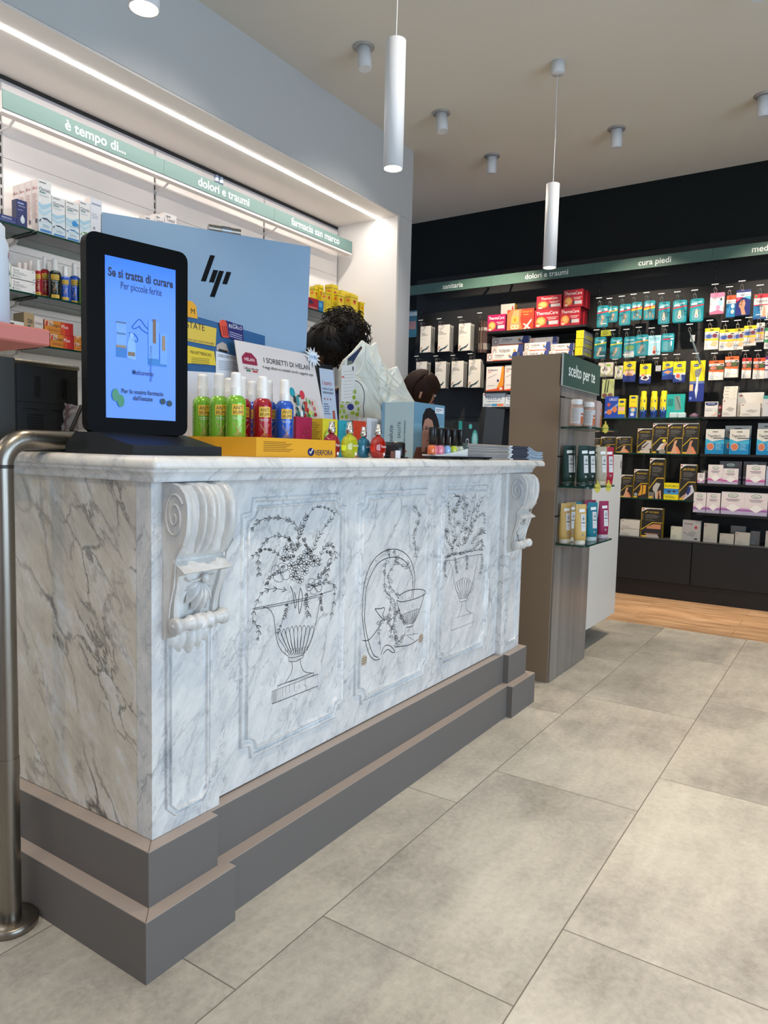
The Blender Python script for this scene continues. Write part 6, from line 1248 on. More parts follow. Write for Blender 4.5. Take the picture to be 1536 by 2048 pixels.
for k, (a, b) in enumerate(((1015, 1115), (1120, 1225))):
    y, zb, w, h = fbox(D_, (a, 785, b, 850), 6.14); tag(MB().box(-w/2, w/2, 0, .028, 0, h, mat('b8ccd0', .2, alpha=.8), bev=.006).obj('gel_cushion', None, (6.14, y, z+.0006), RZ), ['pale glassy heel cushion, left one lying before the turquoise pouch', 'pale glassy heel cushion, right one lying before the turquoise pouch'][k], 'cushion', 'glassy heel cushions')
y, zb, w, h = fbox(D_, (1250, 800, 1395, 860), 6.15); m = MB().lathe([(0, 0), (.03, 0), (.038, .012), (.03, .026), (.012, .036), (0, .04)], mat('6c5468', .2, alpha=.8), n=14, sx=1.25); tag(m.obj('silicone_pad', None, (6.19, y, z+.0006)), 'small crumpled lilac silicone pad at the right end of the glass shelf', 'pad')
g = 'black support bandage boxes on the middle glass shelf'; z = 1.180
for q, v, dsc in (((20, 325, 140, 510), 1, 'black and yellow bandage box peeping out at the far left behind the taupe column'), ((150, 305, 350, 512), 4, 'small black and yellow bandage box with a colourful hand'), ((365, 305, 570, 515), 0, 'small black and yellow bandage box with a beige wrist'), ((660, 190, 862, 525), 1, 'black and yellow bandage box with a grey sleeve'), ((870, 115, 1080, 525), 2, 'tall black bandage box with a rider picture'), ((1080, 115, 1290, 528), 0, 'tall black bandage box with clasped hands, left of the twins'), ((1293, 115, 1508, 533), 4, 'tall black bandage box with clasped hands, right of the twins')): shelfitem(G_, q, S_fut(v), z, dsc, g, d=.05, name='bandage_box')
g = 'support bandage boxes on the lowest glass shelf'; z = .808
for q, v, dsc in (((85, 400, 282, 762), 0, 'black bandage box with hands, cut by the white counter'), ((300, 310, 530, 765), 5, 'black bandage box with orange stockings'), ((552, 130, 790, 790), 3, 'tallest black bandage box showing a knee support'), ((1045, 230, 1305, 815), 6, 'tall black bandage box with a blue elbow support')): shelfitem(H_, q, S_fut(v), z, dsc, g, d=.055, name='bandage_box')
shelfitem(H_, (790, 530, 1028, 800), S_futyel, z, 'yellow and blue bandage box with a swimmer', g, d=.05, name='bandage_box')
g = 'products on the dark base cabinets'; z = .4875
_, zz = shelfitem(H_, (78, 1262, 392, 1392), S_gauze('bdb8ac'), z, 'flat white carton with barcode, lower of two stacked on the cabinet', g, d=.12)
shelfitem(H_, (85, 1120, 400, 1258), S_gauze('c2bdb2'), z, 'flat white carton with green top, upper of two stacked on the cabinet', g, d=.12, stack=True)
shelfitem(H_, (420, 930, 762, 1412), S_fut(7), z, 'black bandage box with a waist belt standing on the cabinet', g, d=.07, name='bandage_box')
shelfitem(H_, (900, 1235, 1085, 1420), S_gauze('b4b4a2'), z, 'small cream carton alone on the cabinet', g, d=.05); shelfitem(H_, (1090, 1130, 1385, 1435), S_cosmo, z, 'grey dressing carton with a red dot on the cabinet', g, d=.06)
for q, X, dsc in (((345, 1350, 600, 1670), 6.14, 'upright beige gauze carton on the cabinet'), ((640, 1545, 905, 1700), 6.13, 'low beige gauze carton in front, left of the pair'), ((925, 1520, 1200, 1720), 6.13, 'low beige gauze carton in front, right of the pair'), ((1490, 1500, 1640, 1755), 6.14, 'beige gauze carton cut by the right edge of the photo')): shelfitem(I_, q, S_gauze('a29e94', 0), z, dsc, g, X=X, d=.055)
for q, X, dsc in (((845, 1400, 1115, 1600), 6.22, 'grey gauze carton standing behind the front pair'), ((1210, 1500, 1385, 1700), 6.20, 'dark grey gauze carton behind at the right')): shelfitem(I_, q, S_gauze('6f6c68', 0), z, dsc, g, X=X, d=.055)
g = 'pink and white dressing cartons, upper row'; z = .952
for q, X, dsc in (((228, 425, 362, 610), 6.14, 'tiny pink and white dressing carton at the left end, upper row'), ((425, 270, 700, 617), 6.14, 'tall pink and white dressing carton, upper row'), ((700, 340, 985, 632), 6.14, 'shorter dressing carton with a red dot, upper row'), ((1130, 275, 1485, 655), 6.14, 'wide dressing carton with a red dot at right, upper row'), ((1500, 300, 1640, 665), 6.14, 'pale blue carton cut by the right edge, upper row')): shelfitem(I_, q, S_flawa('b8508c') if '1500' not in str(q) else S_gauze('9aa4b8'), z, dsc, g, X=X, d=.05)
for q, X, dsc in (((288, 370, 430, 600), 6.21, 'shaded small dressing carton behind the tiny one'), ((635, 205, 1045, 620), 6.21, 'shaded large dressing carton behind the shorter one'), ((1075, 215, 1500, 650), 6.21, 'shaded large dressing carton behind the wide one')): shelfitem(I_, q, dict(S_flawa('5a4458'), c='6e686a', s='565052'), z, dsc, g, X=X, d=.05)  # darker copies of the front cartons, back row shade put into their colours
g = 'pink and white dressing cartons, lower row'; z = .719
for q, dsc in (((155, 780, 385, 1150), 'narrow dressing carton at the left end, lower row'), ((395, 790, 650, 1165), 'narrow dressing carton, second in the lower row'), ((668, 768, 1100, 1200), 'large square dressing carton in the centre of the lower row'), ((1100, 788, 1528, 1230), 'large square dressing carton at the right of the lower row')): shelfitem(I_, q, S_flawa('94609c'), z, dsc, g, X=6.135, d=.06)
g = 'blue and white film dressing packs'; z = 1.184
for q, X, dsc in (((215, 1008, 597, 1500), 6.14, 'blue and white film dressing pack at the left'), ((705, 1010, 1108, 1512), 6.14, 'blue and white film dressing pack in front of the larger one'), ((1265, 1005, 1640, 1520), 6.14, 'blue and white film dressing pack cut by the right edge'), ((610, 938, 1145, 1505), 6.19, 'larger film dressing pack standing behind the middle one'), ((1275, 885, 1640, 1500), 6.19, 'larger grey topped dressing pack behind the right one')): shelfitem(F_, q, S_teg(), z, dsc, g, X=X, d=.02, name='dressing_pack', cat='pack')
g = 'white dressing cartons on the top wound care shelf'; z = 1.474
shelfitem(F_, (200, 448, 465, 742), S_hans, z, 'small carton with a navy oval at the left of the top wound care shelf', g, d=.04)
shelfitem(F_, (452, 520, 552, 738), st_box('7c2030', '5a1824', [('e', .5, .8, .3, .1, 'b8a0a0'), ('e', .5, .4, .3, .08, '3a6a58'), ('p', [(.2, .3), (.8, .3), (.5, .15)], 'c0a8a8')]), z, 'dark red carton peeping out behind the navy oval carton', g, X=6.2, d=.05)
_, zz = shelfitem(F_, (560, 388, 845, 738), S_gauze('c6c2ba', 1), z, 'upright white gauze carton carrying four flat cartons', g, d=.07)
for k, (q, nm) in enumerate((((583, 335, 858, 385), 'lowest'), ((580, 270, 862, 333), 'second'), ((590, 200, 870, 268), 'third'), ((600, 135, 880, 198), 'topmost'))): shelfitem(F_, q, st_box('cfcabd', 'a8a49a', [('r', .08, .4, .4, .6, '9a968c'), ('r', .7, .4, .88, .6, 'aaa69c')]), z, 'flat cream carton, '+nm+' of the four stacked on the upright carton', g, d=.07, stack=True)
shelfitem(F_, (868, 262, 1400, 740), S_gauze('c8c4bc', 1), z, 'largest white gauze carton with a green top edge', g, X=6.20, d=.08); shelfitem(F_, (930, 482, 1338, 742), S_gauze('c4c0b8', 1), z, 'smaller white gauze carton in front of the largest one', g, X=6.135, d=.05)
shelfitem(F_, (1390, 322, 1640, 738), st_box('b4b6b8', '8a8c90', [('r', 0, .84, 1, 1, '3a8a84'), ('r', .3, .6, .7, .66, 'b88a9a')]), z, 'grey carton with a turquoise band cut by the right edge', g, d=.06)
# ---------------------------------------------------------------- white niche with glass shelves
NY = 3.60; WPAN = mat('e4dcd6', .5); UX = [1.060, 1.990, 2.913, 3.854]; XR = XJ-.022
PT = at_y(0, 162, NY).z; SZ0 = at_y(0, 212.5, 3.42).z; SZ1 = at_y(0, 175, 3.42).z; SEAM = at_y(4, 313.5, NY).z
nm = ['leftmost', 'cold remedy', 'middle', 'right hand']
for i in range(4):
    x0, x1 = UX[i], (UX[i+1] if i < 3 else XR)
    t = thing('niche_shelving', 'white wall panelling of the '+nm[i]+' bay in the lit niche, with a slotted upright', 'shelving', (x0, NY, 0), group='white shelving bays in the lit niche')
    m = MB(); zz = [.0, .75, 1.15, 1.50, 1.80, 2.09, SEAM, PT]
    for a, b in zip(zz[:-1], zz[1:]): m.box(.009, x1-x0-.009, 0, .012, a+.001, b-.001, WPAN)
    m.obj('back_panel', t)
    m = MB().box(-.008, .008, .004, .012, .3, PT, mat('bdb8b4', .4))
    for k in range(int((PT-1.4)/.05)): m.box(-.0035, .0035, .0028, .0042, 1.4+k*.05, 1.434+k*.05, mat('161616'))
    m.obj('upright', t)
    MB().box(0, x1-x0, .0125, .026, PT+.002, SOF-.03, mat('a9a6ab', .6)).obj('filler_panel', t); MB().box(0, x1-x0, .004, .026, SOF-.029, SOF-.013, mat('151515', .6)).obj('shadow_gap', t)  # shade in the recess under the soffit put into the filler's grey
# category signs
xs = [1.05, at_y(328, 320, 3.42).x-.93*1.0, at_y(328, 320, 3.42).x]
xs = [at_y(328, 320, 3.42).x+.93*k for k in (-2, -1, 0)]+[at_y(328, 320, 3.42).x+.93, 4.66]
SG = mat('5f7a74', .5)
for i, (txt, pa, pb) in enumerate(((None, 0, 0), ('è tempo di...', (125, 245), (256, 303)), ('dolori e traumi', (391, 362), (503, 405)), ('farmacia san marco', (574, 441), (686, 484)))):
    x0 = xs[i]; x1 = xs[i+1]
    if i == 3: x0 = xs[3]; x1 = 4.66
    if i == 0: continue
    s = thing('category_sign', {1: 'grey green sign strip reading è tempo di, leftmost in the lit niche', 2: 'grey green sign strip reading dolori e traumi in the lit niche', 3: 'grey green sign strip with three words, rightmost in the lit niche'}[i], 'sign', (x0, 3.42, SZ0), group='sign strips in the lit niche')
    w_ = x1-x0; m = MB().box(.001, w_-.001, 0, .004, 0, SZ1-SZ0, SG); m.obj('sign_board', s)
    MB().box(.001, w_-.001, .0045, .05, -.016, SZ1-SZ0-.004, WPAN).obj('backing_rail', s)
    a = at_y(*pa, 3.42).x; b = at_y(*pb, 3.42).x
    m = MB(); m.text(txt, ((a+b)/2-x0, -.0006, .022), X3, Z3, .050, mat('dfe3e0', .5), maxw=(b-a)*1.03, bold=.012); m.obj('lettering', s)
    for q in UX: 
        if x0 < q < x1: MB().tube([(q-x0, .05, -.004), (q-x0, .10, -.03), (q-x0, NY-3.42, -.034)], .006, WPAN, 8).obj('sign_bracket', s)
# glass shelves
SH = [2.138, 1.842, 1.607]; SFY = 3.31
for j, z in enumerate(SH):
    for i in range(4):
        x0 = UX[i]+.004; x1 = (UX[i+1] if i < 3 else XR)-.004
        t = thing('glass_shelf', ['upper', 'middle', 'lower'][j]+' glass shelf of the '+nm[i]+' bay in the lit niche', 'shelf', (x0, SFY, z), group='glass shelves in the lit niche')
        glass_shelf(0, x1-x0, 0, NY-SFY-.002, -.009, .009, .003).obj('glass_plate', t)
        for q in (.006, x1-x0-.006):
            m = MB(); m.prism([(-.0, -.012), (.11, -.012), (.115, -.02), (.10, -.034), (.03, -.044), (0, -.05)], (q+.002, NY-SFY-.002, 0), -Y3, Z3, X3, .004, mat('cfc9c4', .4)); m.tube([(q, .012, -.0125), (q, NY-SFY-.1, -.0125)], .003, mat('1a1a1a', .4), 6); m.obj('shelf_bracket', t)
t = thing('niche_cabinet', 'white low cabinet run under the lit niche behind the counter', 'cabinet', (UX[0], 3.2, 0))
MB().box(0, XR-UX[0], 0, .39, .02, 1.30, WPAN).obj('carcass', t); MB().box(-.0, XR-UX[0], -.02, .39, 1.302, 1.325, mat('c9c2b8', .4)).obj('worktop', t)
for k in range(4):
    for q, (a, b) in enumerate(((.06, .62), (.63, .95), (.96, 1.28))): MB().box(k*.92+.006, min(k*.92+.912, XR-UX[0]-.003), -.018, -.001, a, b, mat('d6d2cc', .4)).obj('drawer', t)
# stock
K_ = (0, 440, 7.315); L_ = (0, 320, 3.657); N_ = (600, 560, 8.533); M_ = (0, 150, 4.8)
def nitem(F, q, S, z, desc, grp, Y=3.325, d=.05, name='medicine_box', sops=(), depthn=1, cat='box', stack=False, gap=.002):
    ox, oy, s = F; x0, y0, x1, y1 = q; a = at_y(ox+x0/s, oy+(y0+y1)/2/s, Y).x; b = at_y(ox+x1/s, oy+(y0+y1)/2/s, Y).x
    zt = at_y(ox+x0/s, oy+y0/s, Y).z; zb = at_y(ox+x0/s, oy+y1/s, Y).z if stack else z+.0006
    w, h = b-a, zt-zb; m = pack_mesh(S, w, h, d); prints(m, list(sops), (-w/2-.0003, d, 0), -Y3, Z3, -X3, d, h)
    o = m.obj(name, None, ((a+b)/2, Y, zb)); tag(o, desc, cat, grp)
    for k in range(1, depthn):
        c = o.copy(); C.objects.link(c); c.location = ((a+b)/2, Y+(d+gap)*k, zb); c['label'] = desc.split(',')[0].replace('front one', 'copy')+', '+ORD[k]+' deep in its row'
    return zt
def S_otr(v=0): return st_box('c8d4d8', 'dccfca', [('r', 0, .55, 1, 1, 'd8d8d4'), ('p', [(0, .5), (.3, .44), (.7, .50), (1, .56), (1, .62), (.6, .56), (.3, .52), (0, .57)], '9cc0d0'), ('p', [(0, .40), (.4, .34), (1, .46), (1, .50), (.4, .40), (0, .45)], 'a8c8d4'), ('t', 'Otrivin', .5, .82, .075, '2a3558', .84), ('r', .1, .75, .55, .77, '3a7a78'), ('r', .1, .71, .8, .717, 'a0a8ac'), ('r', .1, .69, .7, .697, 'a0a8ac'), ('r', .08, .94, .6, .955, '4a4a50'),
    ('r', .12, .03, .96, .075, ['3a7ab8', '3a7ab8', '3a7ab8', '6a9a50'][v]), ('p', [(.05, .20), (.3, .26), (.6, .27), (1, .22), (1, .24), (.6, .30), (.3, .29), (.05, .23)], ['1f3050', '1f3050', '2a70a8', '5a8a3a'][v]), ('e', .28, .245, .09, .028, 'd8dcdc'), ('l', .3, .17, .9, 3, .018, '8aa0b0')]+([('e', .66, .46, .2, .07, '2a86c4'), ('p', [(.8, .44), (.98, .36), (.9, .5)], '2a86c4')] if v == 2 else []))
side = [('t', 'Otrivin', .5, .84, .05, 'c87070', .7)]+[('l', .1, .74, .9, 14, .035, 'b08f8c'), ('p', [(.15, .85), (.3, .9), (.25, .8)], '6a6a6a'), ('r', .5, .18, .85, .26, '5a5a6a')]
g = 'nasal spray cartons on the upper glass shelf'; z = SH[0]
nitem(L_, (280, 133, 376, 525), S_otr(0), z, 'tallest white and blue nasal spray carton, front one of its row', g, Y=3.325, d=.052, sops=side, depthn=4, gap=.003)
nitem(L_, (380, 258, 476, 545), S_otr(1), z, 'white and blue nasal spray carton with a dark swoosh, right of the tallest', g, sops=side); nitem(L_, (481, 290, 577, 575), S_otr(2), z, 'nasal spray carton with a blue whale shape', g, sops=side)
nitem(L_, (582, 292, 660, 605), S_otr(3), z, 'nasal spray carton with green details', g, sops=side); nitem(L_, (662, 275, 747, 620), st_box('d0d2d6', 'dcd0cc', [('r', .1, .88, .9, .91, '8a90a8'), ('l', .1, .7, .7, 3, .04, 'a8acb8'), ('e', .3, .4, .1, .03, '8a8a8a')]), z, 'plain pale grey carton at the edge of the silver monitor', g)
navy = st_box('1f2c60', '18224a', [('r', .1, .84, .7, .90, '8a94c0'), ('r', .1, .6, .6, .63, '7a86b8'), ('e', .55, .25, .22, .14, 'b8c0cc'), ('e', .55, .32, .1, .12, 'd0d4d8'), ('t', 'PERNAN', .5, .76, .05, 'b8c0d8', .7)])
nitem(L_, (122, 283, 198, 487), navy, z, 'small upright navy carton at the left of the upper glass shelf', g, Y=3.312, d=.04)
nitem(L_, (-60, 372, 120, 470), st_box('1f2c68', '18224a', [('t', 'PERNAN', .6, .62, .28, 'b8c0d8', .5), ('r', .3, .2, .95, .3, '5a6898')]), z, 'long lying navy carton at the far left of the upper glass shelf', g, Y=3.312, d=.06)
g = 'pale cartons seen over the silver monitor'
for k, (q, dsc) in enumerate((((1060, 400, 1130, 500), 'left'), ((1135, 392, 1200, 500), 'middle'), ((1205, 383, 1290, 500), 'right'))): nitem(L_, q, st_box('cfc9c6', 'd8cec8', [('t', 'Tussanil', .5, .9, .06, '3a3a40', .7), ('r', .1, .94, .5, .96, '5a5a60')]), z, 'pale carton whose top peeps over the silver monitor, '+dsc+' of three', g, Y=3.40)
# middle shelf
z = SH[1]; g = 'allergy tablet cartons on the middle glass shelf'
zy = st_box('dcdcda', 'c8d0c0', [('t', 'Zyrtec', .2, .78, .17, '33343a', .26), ('l', .06, .6, .7, 3, .09, '8a8c90'), ('e', .075, .2, .02, .1, '26262a'), ('l', .12, .26, .45, 2, .1, '9a9ca0'), ('e', .93, .2, .02, .05, '4a4a4e'), ('e', .89, .12, .012, .03, '4a4a4e'), ('r', .84, .84, .95, .9, 'a0a0a4')])
zt_ = nitem(K_, (165, 850, 517, 1010), zy, z, 'white flat allergy tablet carton, lower of the pair', g, d=.05); 
nitem(K_, (165, 675, 517, 838), zy, z, 'white flat allergy tablet carton, upper of the pair', g, d=.05, stack=True)
nitem(K_, (100, 620, 158, 1000), st_box('d0d4cc', 'c0c8b8', [('p', [(0, .1), (.9, .1), (.5, .4)], '2f7a3c'), ('p', [(0, .55), (.9, .55), (.5, .85)], '2f7a3c')]), z, 'white and green carton left of the allergy tablets', g, d=.05)
g = 'insect spray bottles on the middle glass shelf'
BRD, BDK, BBL, BGR = 'a01224', '12211f', '1f56b8', '78b02c'
sp2 = {}
def nb(col, px0, px1, pyt, Y, label, big):
    a = at_y(px0, 590, Y).x; b = at_y(px1, 590, Y).x; zt = at_y((px0+px1)/2, pyt, Y).z; r = (b-a)/2; h = zt-z-.0006
    spray_bottle(col, h*.70, r, r*.52, h, label, ((a+b)/2, Y+.0, z+.0006), g, 'FORTE' if col == BRD else 'KIDS')
nb(BRD, 70, 84, 520, 3.365, 'small red insect spray bottle on the middle glass shelf, leftmost', 0); nb(BRD, 82, 99, 513, 3.425, 'tall red insect spray bottle on the middle glass shelf behind the small red one', 1)
nb(BDK, 99, 122, 518, 3.365, 'black insect spray bottle on the middle glass shelf', 1); nb(BBL, 122, 140, 533, 3.355, 'small blue insect spray bottle on the middle glass shelf', 0); nb(BBL, 140, 159, 527, 3.415, 'tall blue insect spray bottle on the middle glass shelf', 1)
nb(BGR, 160, 178, 533, 3.365, 'green insect spray bottle on the middle glass shelf beside the tall black screen', 0)
for k, px in enumerate((39, 50, 61)): 
    a = at_y(px, 530, 3.52); r = .0165; t_ = thing('white_bottle', ['left', 'middle', 'right'][k]+' of three pinkish white bottle tops behind the allergy cartons', 'bottle', (a.x, 3.52, z+.0006), group='pinkish white bottles behind the allergy cartons')
    zt = at_y(px, 525-(k == 2)*4, 3.52).z-z; MB().lathe([(0, 0), (r, .002), (r, zt*.72), (r*.5, zt*.76), (0, zt*.76)], mat('d8cac6', .3), n=18).obj('bottle_body', t_); MB().lathe([(r*.55, zt*.762), (r*.55, zt*.98), (0, zt)], mat('e0d4d0', .3), n=16).obj('cap', t_)
# lower shelf
z = SH[2]; g = 'cartons on the lower glass shelf of the lit niche'
nitem(K_, (350, 1345, 497, 1600), st_box('a8906c', '7c6a4c', [('p', [(.3, .0), (.36, .5), (.3, .52), (.64, .52), (.6, .5), (.68, 0)], '24505c'), ('e', .5, .56, .16, .05, '24505c'), ('t', 'tas', .6, .78, .2, '20323a', .5)]), z, 'kraft brown carton with a dark teal bottle drawn on it', g, d=.09)
nitem(K_, (500, 1405, 632, 1640), st_box('d4ccc4', 'c0b8b0', [('t', 'Similasan', .5, .78, .1, '6a4a60', .8), ('l', .1, .6, .7, 4, .09, '8a8488')]), z, 'narrow white carton between the kraft carton and the orange ones', g, d=.05)
nitem(K_, (110, 1460, 350, 1640), st_box('d8d8d6', 'c0c0c0', [('r', .05, .8, .4, .9, '2a2a2e')]), z, 'white carton half hidden by the coral shelf', g, d=.05)
def S_fen(): return st_box('d8882c', 'b8381c', [('r', .55, 0, 1, 1, 'cf4a1c'), ('r', .72, 0, 1, 1, 'c01c14'), ('r', .86, 0, 1, 1, 'a8120e'), ('r', 0, .55, .3, 1, 'd8b090'), ('t', 'Fenipic', .36, .66, .24, '33241c', .38), ('t', 'Plus', .70, .66, .26, 'e8dcd8', .26), ('p', [(.02, .5), (.1, .55), (.12, .9), (.06, .9)], 'c02a1c'), ('r', .1, .2, .6, .24, '8a4a24'), ('r', .1, .3, .5, .33, '8a4a24')])
g = 'orange red tube cartons on the lower glass shelf'
nitem(K_, (735, 1657, 1078, 1870), S_fen(), z, 'orange and red tube carton, lower one of the large pair', g, Y=3.322, d=.05)
nitem(K_, (650, 1450, 1068, 1640), S_fen(), z, 'orange and red tube carton, upper one of the large pair', g, Y=3.322, d=.05, stack=True)
nitem(K_, (1085, 1790, 1330, 1895), S_fen(), z, 'small orange tube carton beside the black screen, lower one', g, Y=3.322, d=.05); nitem(K_, (1085, 1690, 1330, 1785), S_fen(), z, 'small orange tube carton beside the black screen, upper one', g, Y=3.322, d=.05, stack=True)
# yellow packs in the right bay
def S_per(): return st_box('d2b81c', 'c4a818', [('p', [(.25, .80), (.75, .80), (.7, .70), (.5, .62), (.3, .70)], 'c8501c'), ('e', .5, .76, .14, .04, '7c2420'), ('t', 'Perskindol', .5, .89, .05, '4a3c18', .84), ('l', .2, .45, .6, 2, .04, '6a5c20')])
z = SH[0]; g = 'yellow rub cartons in the right bay of the lit niche'; pside = [('e', .5, .78, .25, .05, 'c8501c'), ('t', 'Perskindol', .5, .9, .05, '4a3c18', .8), ('l', .15, .6, .85, 10, .04, 'a08c20')]
for q, Y, d, dsc in (((250, 100, 300, 700), 3.44, .05, 'tall yellow rub carton, leftmost in the back row'), ((325, 75, 400, 700), 3.43, .05, 'tall yellow rub carton, second in the back row'), ((545, 65, 648, 700), 3.37, .07, 'tallest yellow rub carton, right end of the back row'), ((455, 190, 530, 700), 3.33, .05, 'shorter yellow rub carton in front of the tallest ones'), ((650, 215, 748, 700), 3.33, .05, 'yellow rub carton in front right of the tallest'), ((870, 235, 985, 700), 3.33, .06, 'yellow rub carton with a wide left side, second from the right'), ((700, 165, 1025, 700), 3.42, .03, 'wide flat yellow carton standing at the back')): nitem(N_, q, S_per(), z, dsc, g, Y=Y, d=d, sops=pside)
nitem(N_, (1030, 370, 1088, 700), S_per(), z, 'small yellow carton at the right end beside the white one', g, Y=3.34, d=.05); nitem(N_, (1092, 385, 1185, 760), st_box('d4d4d2', 'd2b81c', [('p', [(.2, .92), (.85, .88), (.75, .76), (.5, .70)], '2c3a80'), ('r', 0, .95, 1, 1, 'd2b81c'), ('v', 'MASSAGE', .3, .12, .22, '2a2a34', .4)]), z, 'white carton with a blue mark at the right end of the yellow ones', g, Y=3.325, d=.03)
nitem(N_, (140, 285, 310, 520), st_box('9c1c2c', '6c1420', [('p', [(.1, .4), (.6, .6), (.1, .9)], '1c2848'), ('r', .1, .1, .9, .2, 'c08080')]), z, 'red carton with a dark blue arrow beside the monitor edge', g, Y=3.315, d=.012); nitem(N_, (315, 345, 400, 520), st_box('1c6aa0', '14507c', [('e', .4, .6, .35, .25, '4a9ac8')]), z, 'blue carton with a pale circle right of the red one', g, Y=3.315, d=.012)
nitem(N_, (1065, 905, 1235, 1110), st_box('3c1c50', '2c143c', [('p', [(.45, .85), (.95, .85), (.85, .3), (.65, .1), (.45, .4)], 'c8642c'), ('e', .7, .6, .14, .16, '8a2c34')]), SH[1], 'dark purple carton with an orange shield on the middle glass shelf at the right', g, Y=3.33, d=.06)
# two little cans on the sign rail
for k, px in enumerate((433, 442)):
    a = at_y(px, 357, 3.445); m = MB().lathe([(0, 0), (.014, .001), (.014, .055), (.011, .058), (0, .058)], mat('5a6c84', .3), n=16); m.lathe([(.0143, .02), (.0143, .04)], mat('b8bcc4', .4), n=16); tag(m.obj('small_can', None, (a.x, 3.446, SZ1-.0035)), ['left', 'right'][k]+' of two tiny grey blue cans standing on the sign rail', 'can', 'tiny cans on the sign rail')

# near display at the left edge: coral shelf and white bottle
p = at_y(101, 672, .844); x1 = p.x; z0, z1 = at_y(101, 693, .844).z, at_y(101, 660, .844).z
t = thing('coral_display', 'out of focus coral pink display shelf poking in at the left edge', 'display stand', (.12, .99, 0))
MB().box(.02, x1-.12, -.146, .02, z0, z1, mat('b4665a', .6), bev=.002).obj('shelf_board', t); MB().box(-.06, .018, -.146, .02, 0, 1.6, mat('b4665a', .6)).obj('side_post', t)
a = at_y(14, 640, .885); t = thing('white_bottle', 'large blurry white bottle standing on the coral shelf at the left edge', 'bottle', (a.x-.027, .885, z1+.0005))
zt = at_y(5, 455, .885).z-z1; MB().lathe([(0, 0), (.025, .001), (.027, .004), (.027, zt*.80), (.025, zt*.84), (.024, zt*.86), (0, zt*.86)], mat('b9c0c8', .4), n=28).obj('bottle_body', t); MB().lathe([(.0235, zt*.862), (.0235, zt*.97), (.020, zt), (0, zt)], mat('c4c8cc', .4), n=28).obj('cap', t)
m = MB(); m.text('re', (0, 0, zt*.66), X3, Z3, .012, mat('b06a6a'), maxw=.03, cyl=(0, 0, .0274, -.55)); m.text('ial', (0, 0, zt*.5), X3, Z3, .008, mat('5a6068'), maxw=.03, cyl=(0, 0, .0274, -.55)); m.obj('label_print', t)
# ---------------------------------------------------------------- people behind the counter
import bmesh
def skin_mesh(verts, edges, rad, root=0, sub=2):
    me = bpy.data.meshes.new('b'); bm = bmesh.new(); L = bm.verts.layers.skin.verify(); vs = []
    for i, (v, r) in enumerate(zip(verts, rad)):
        q = bm.verts.new(v); q[L].radius = r if isinstance(r, tuple) else (r, r); q[L].use_root = (i == root); vs.append(q)
    for a, b in edges: bm.edges.new((vs[a], vs[b]))
    bm.to_mesh(me); bm.free(); o = bpy.data.objects.new('b', me); C.objects.link(o)
    k = o.modifiers.new('s', 'SKIN'); k.use_smooth_shade = True; k.branch_smoothing = .6; s = o.modifiers.new('u', 'SUBSURF'); s.levels = sub; s.render_levels = sub
    dg = bpy.context.evaluated_depsgraph_get(); out = bpy.data.meshes.new_from_object(o.evaluated_get(dg))
    V = [tuple(v.co) for v in out.vertices]; F = [tuple(p.vertices) for p in out.polygons]
    bpy.data.objects.remove(o); bpy.data.meshes.remove(me); bpy.data.meshes.remove(out); return V, F
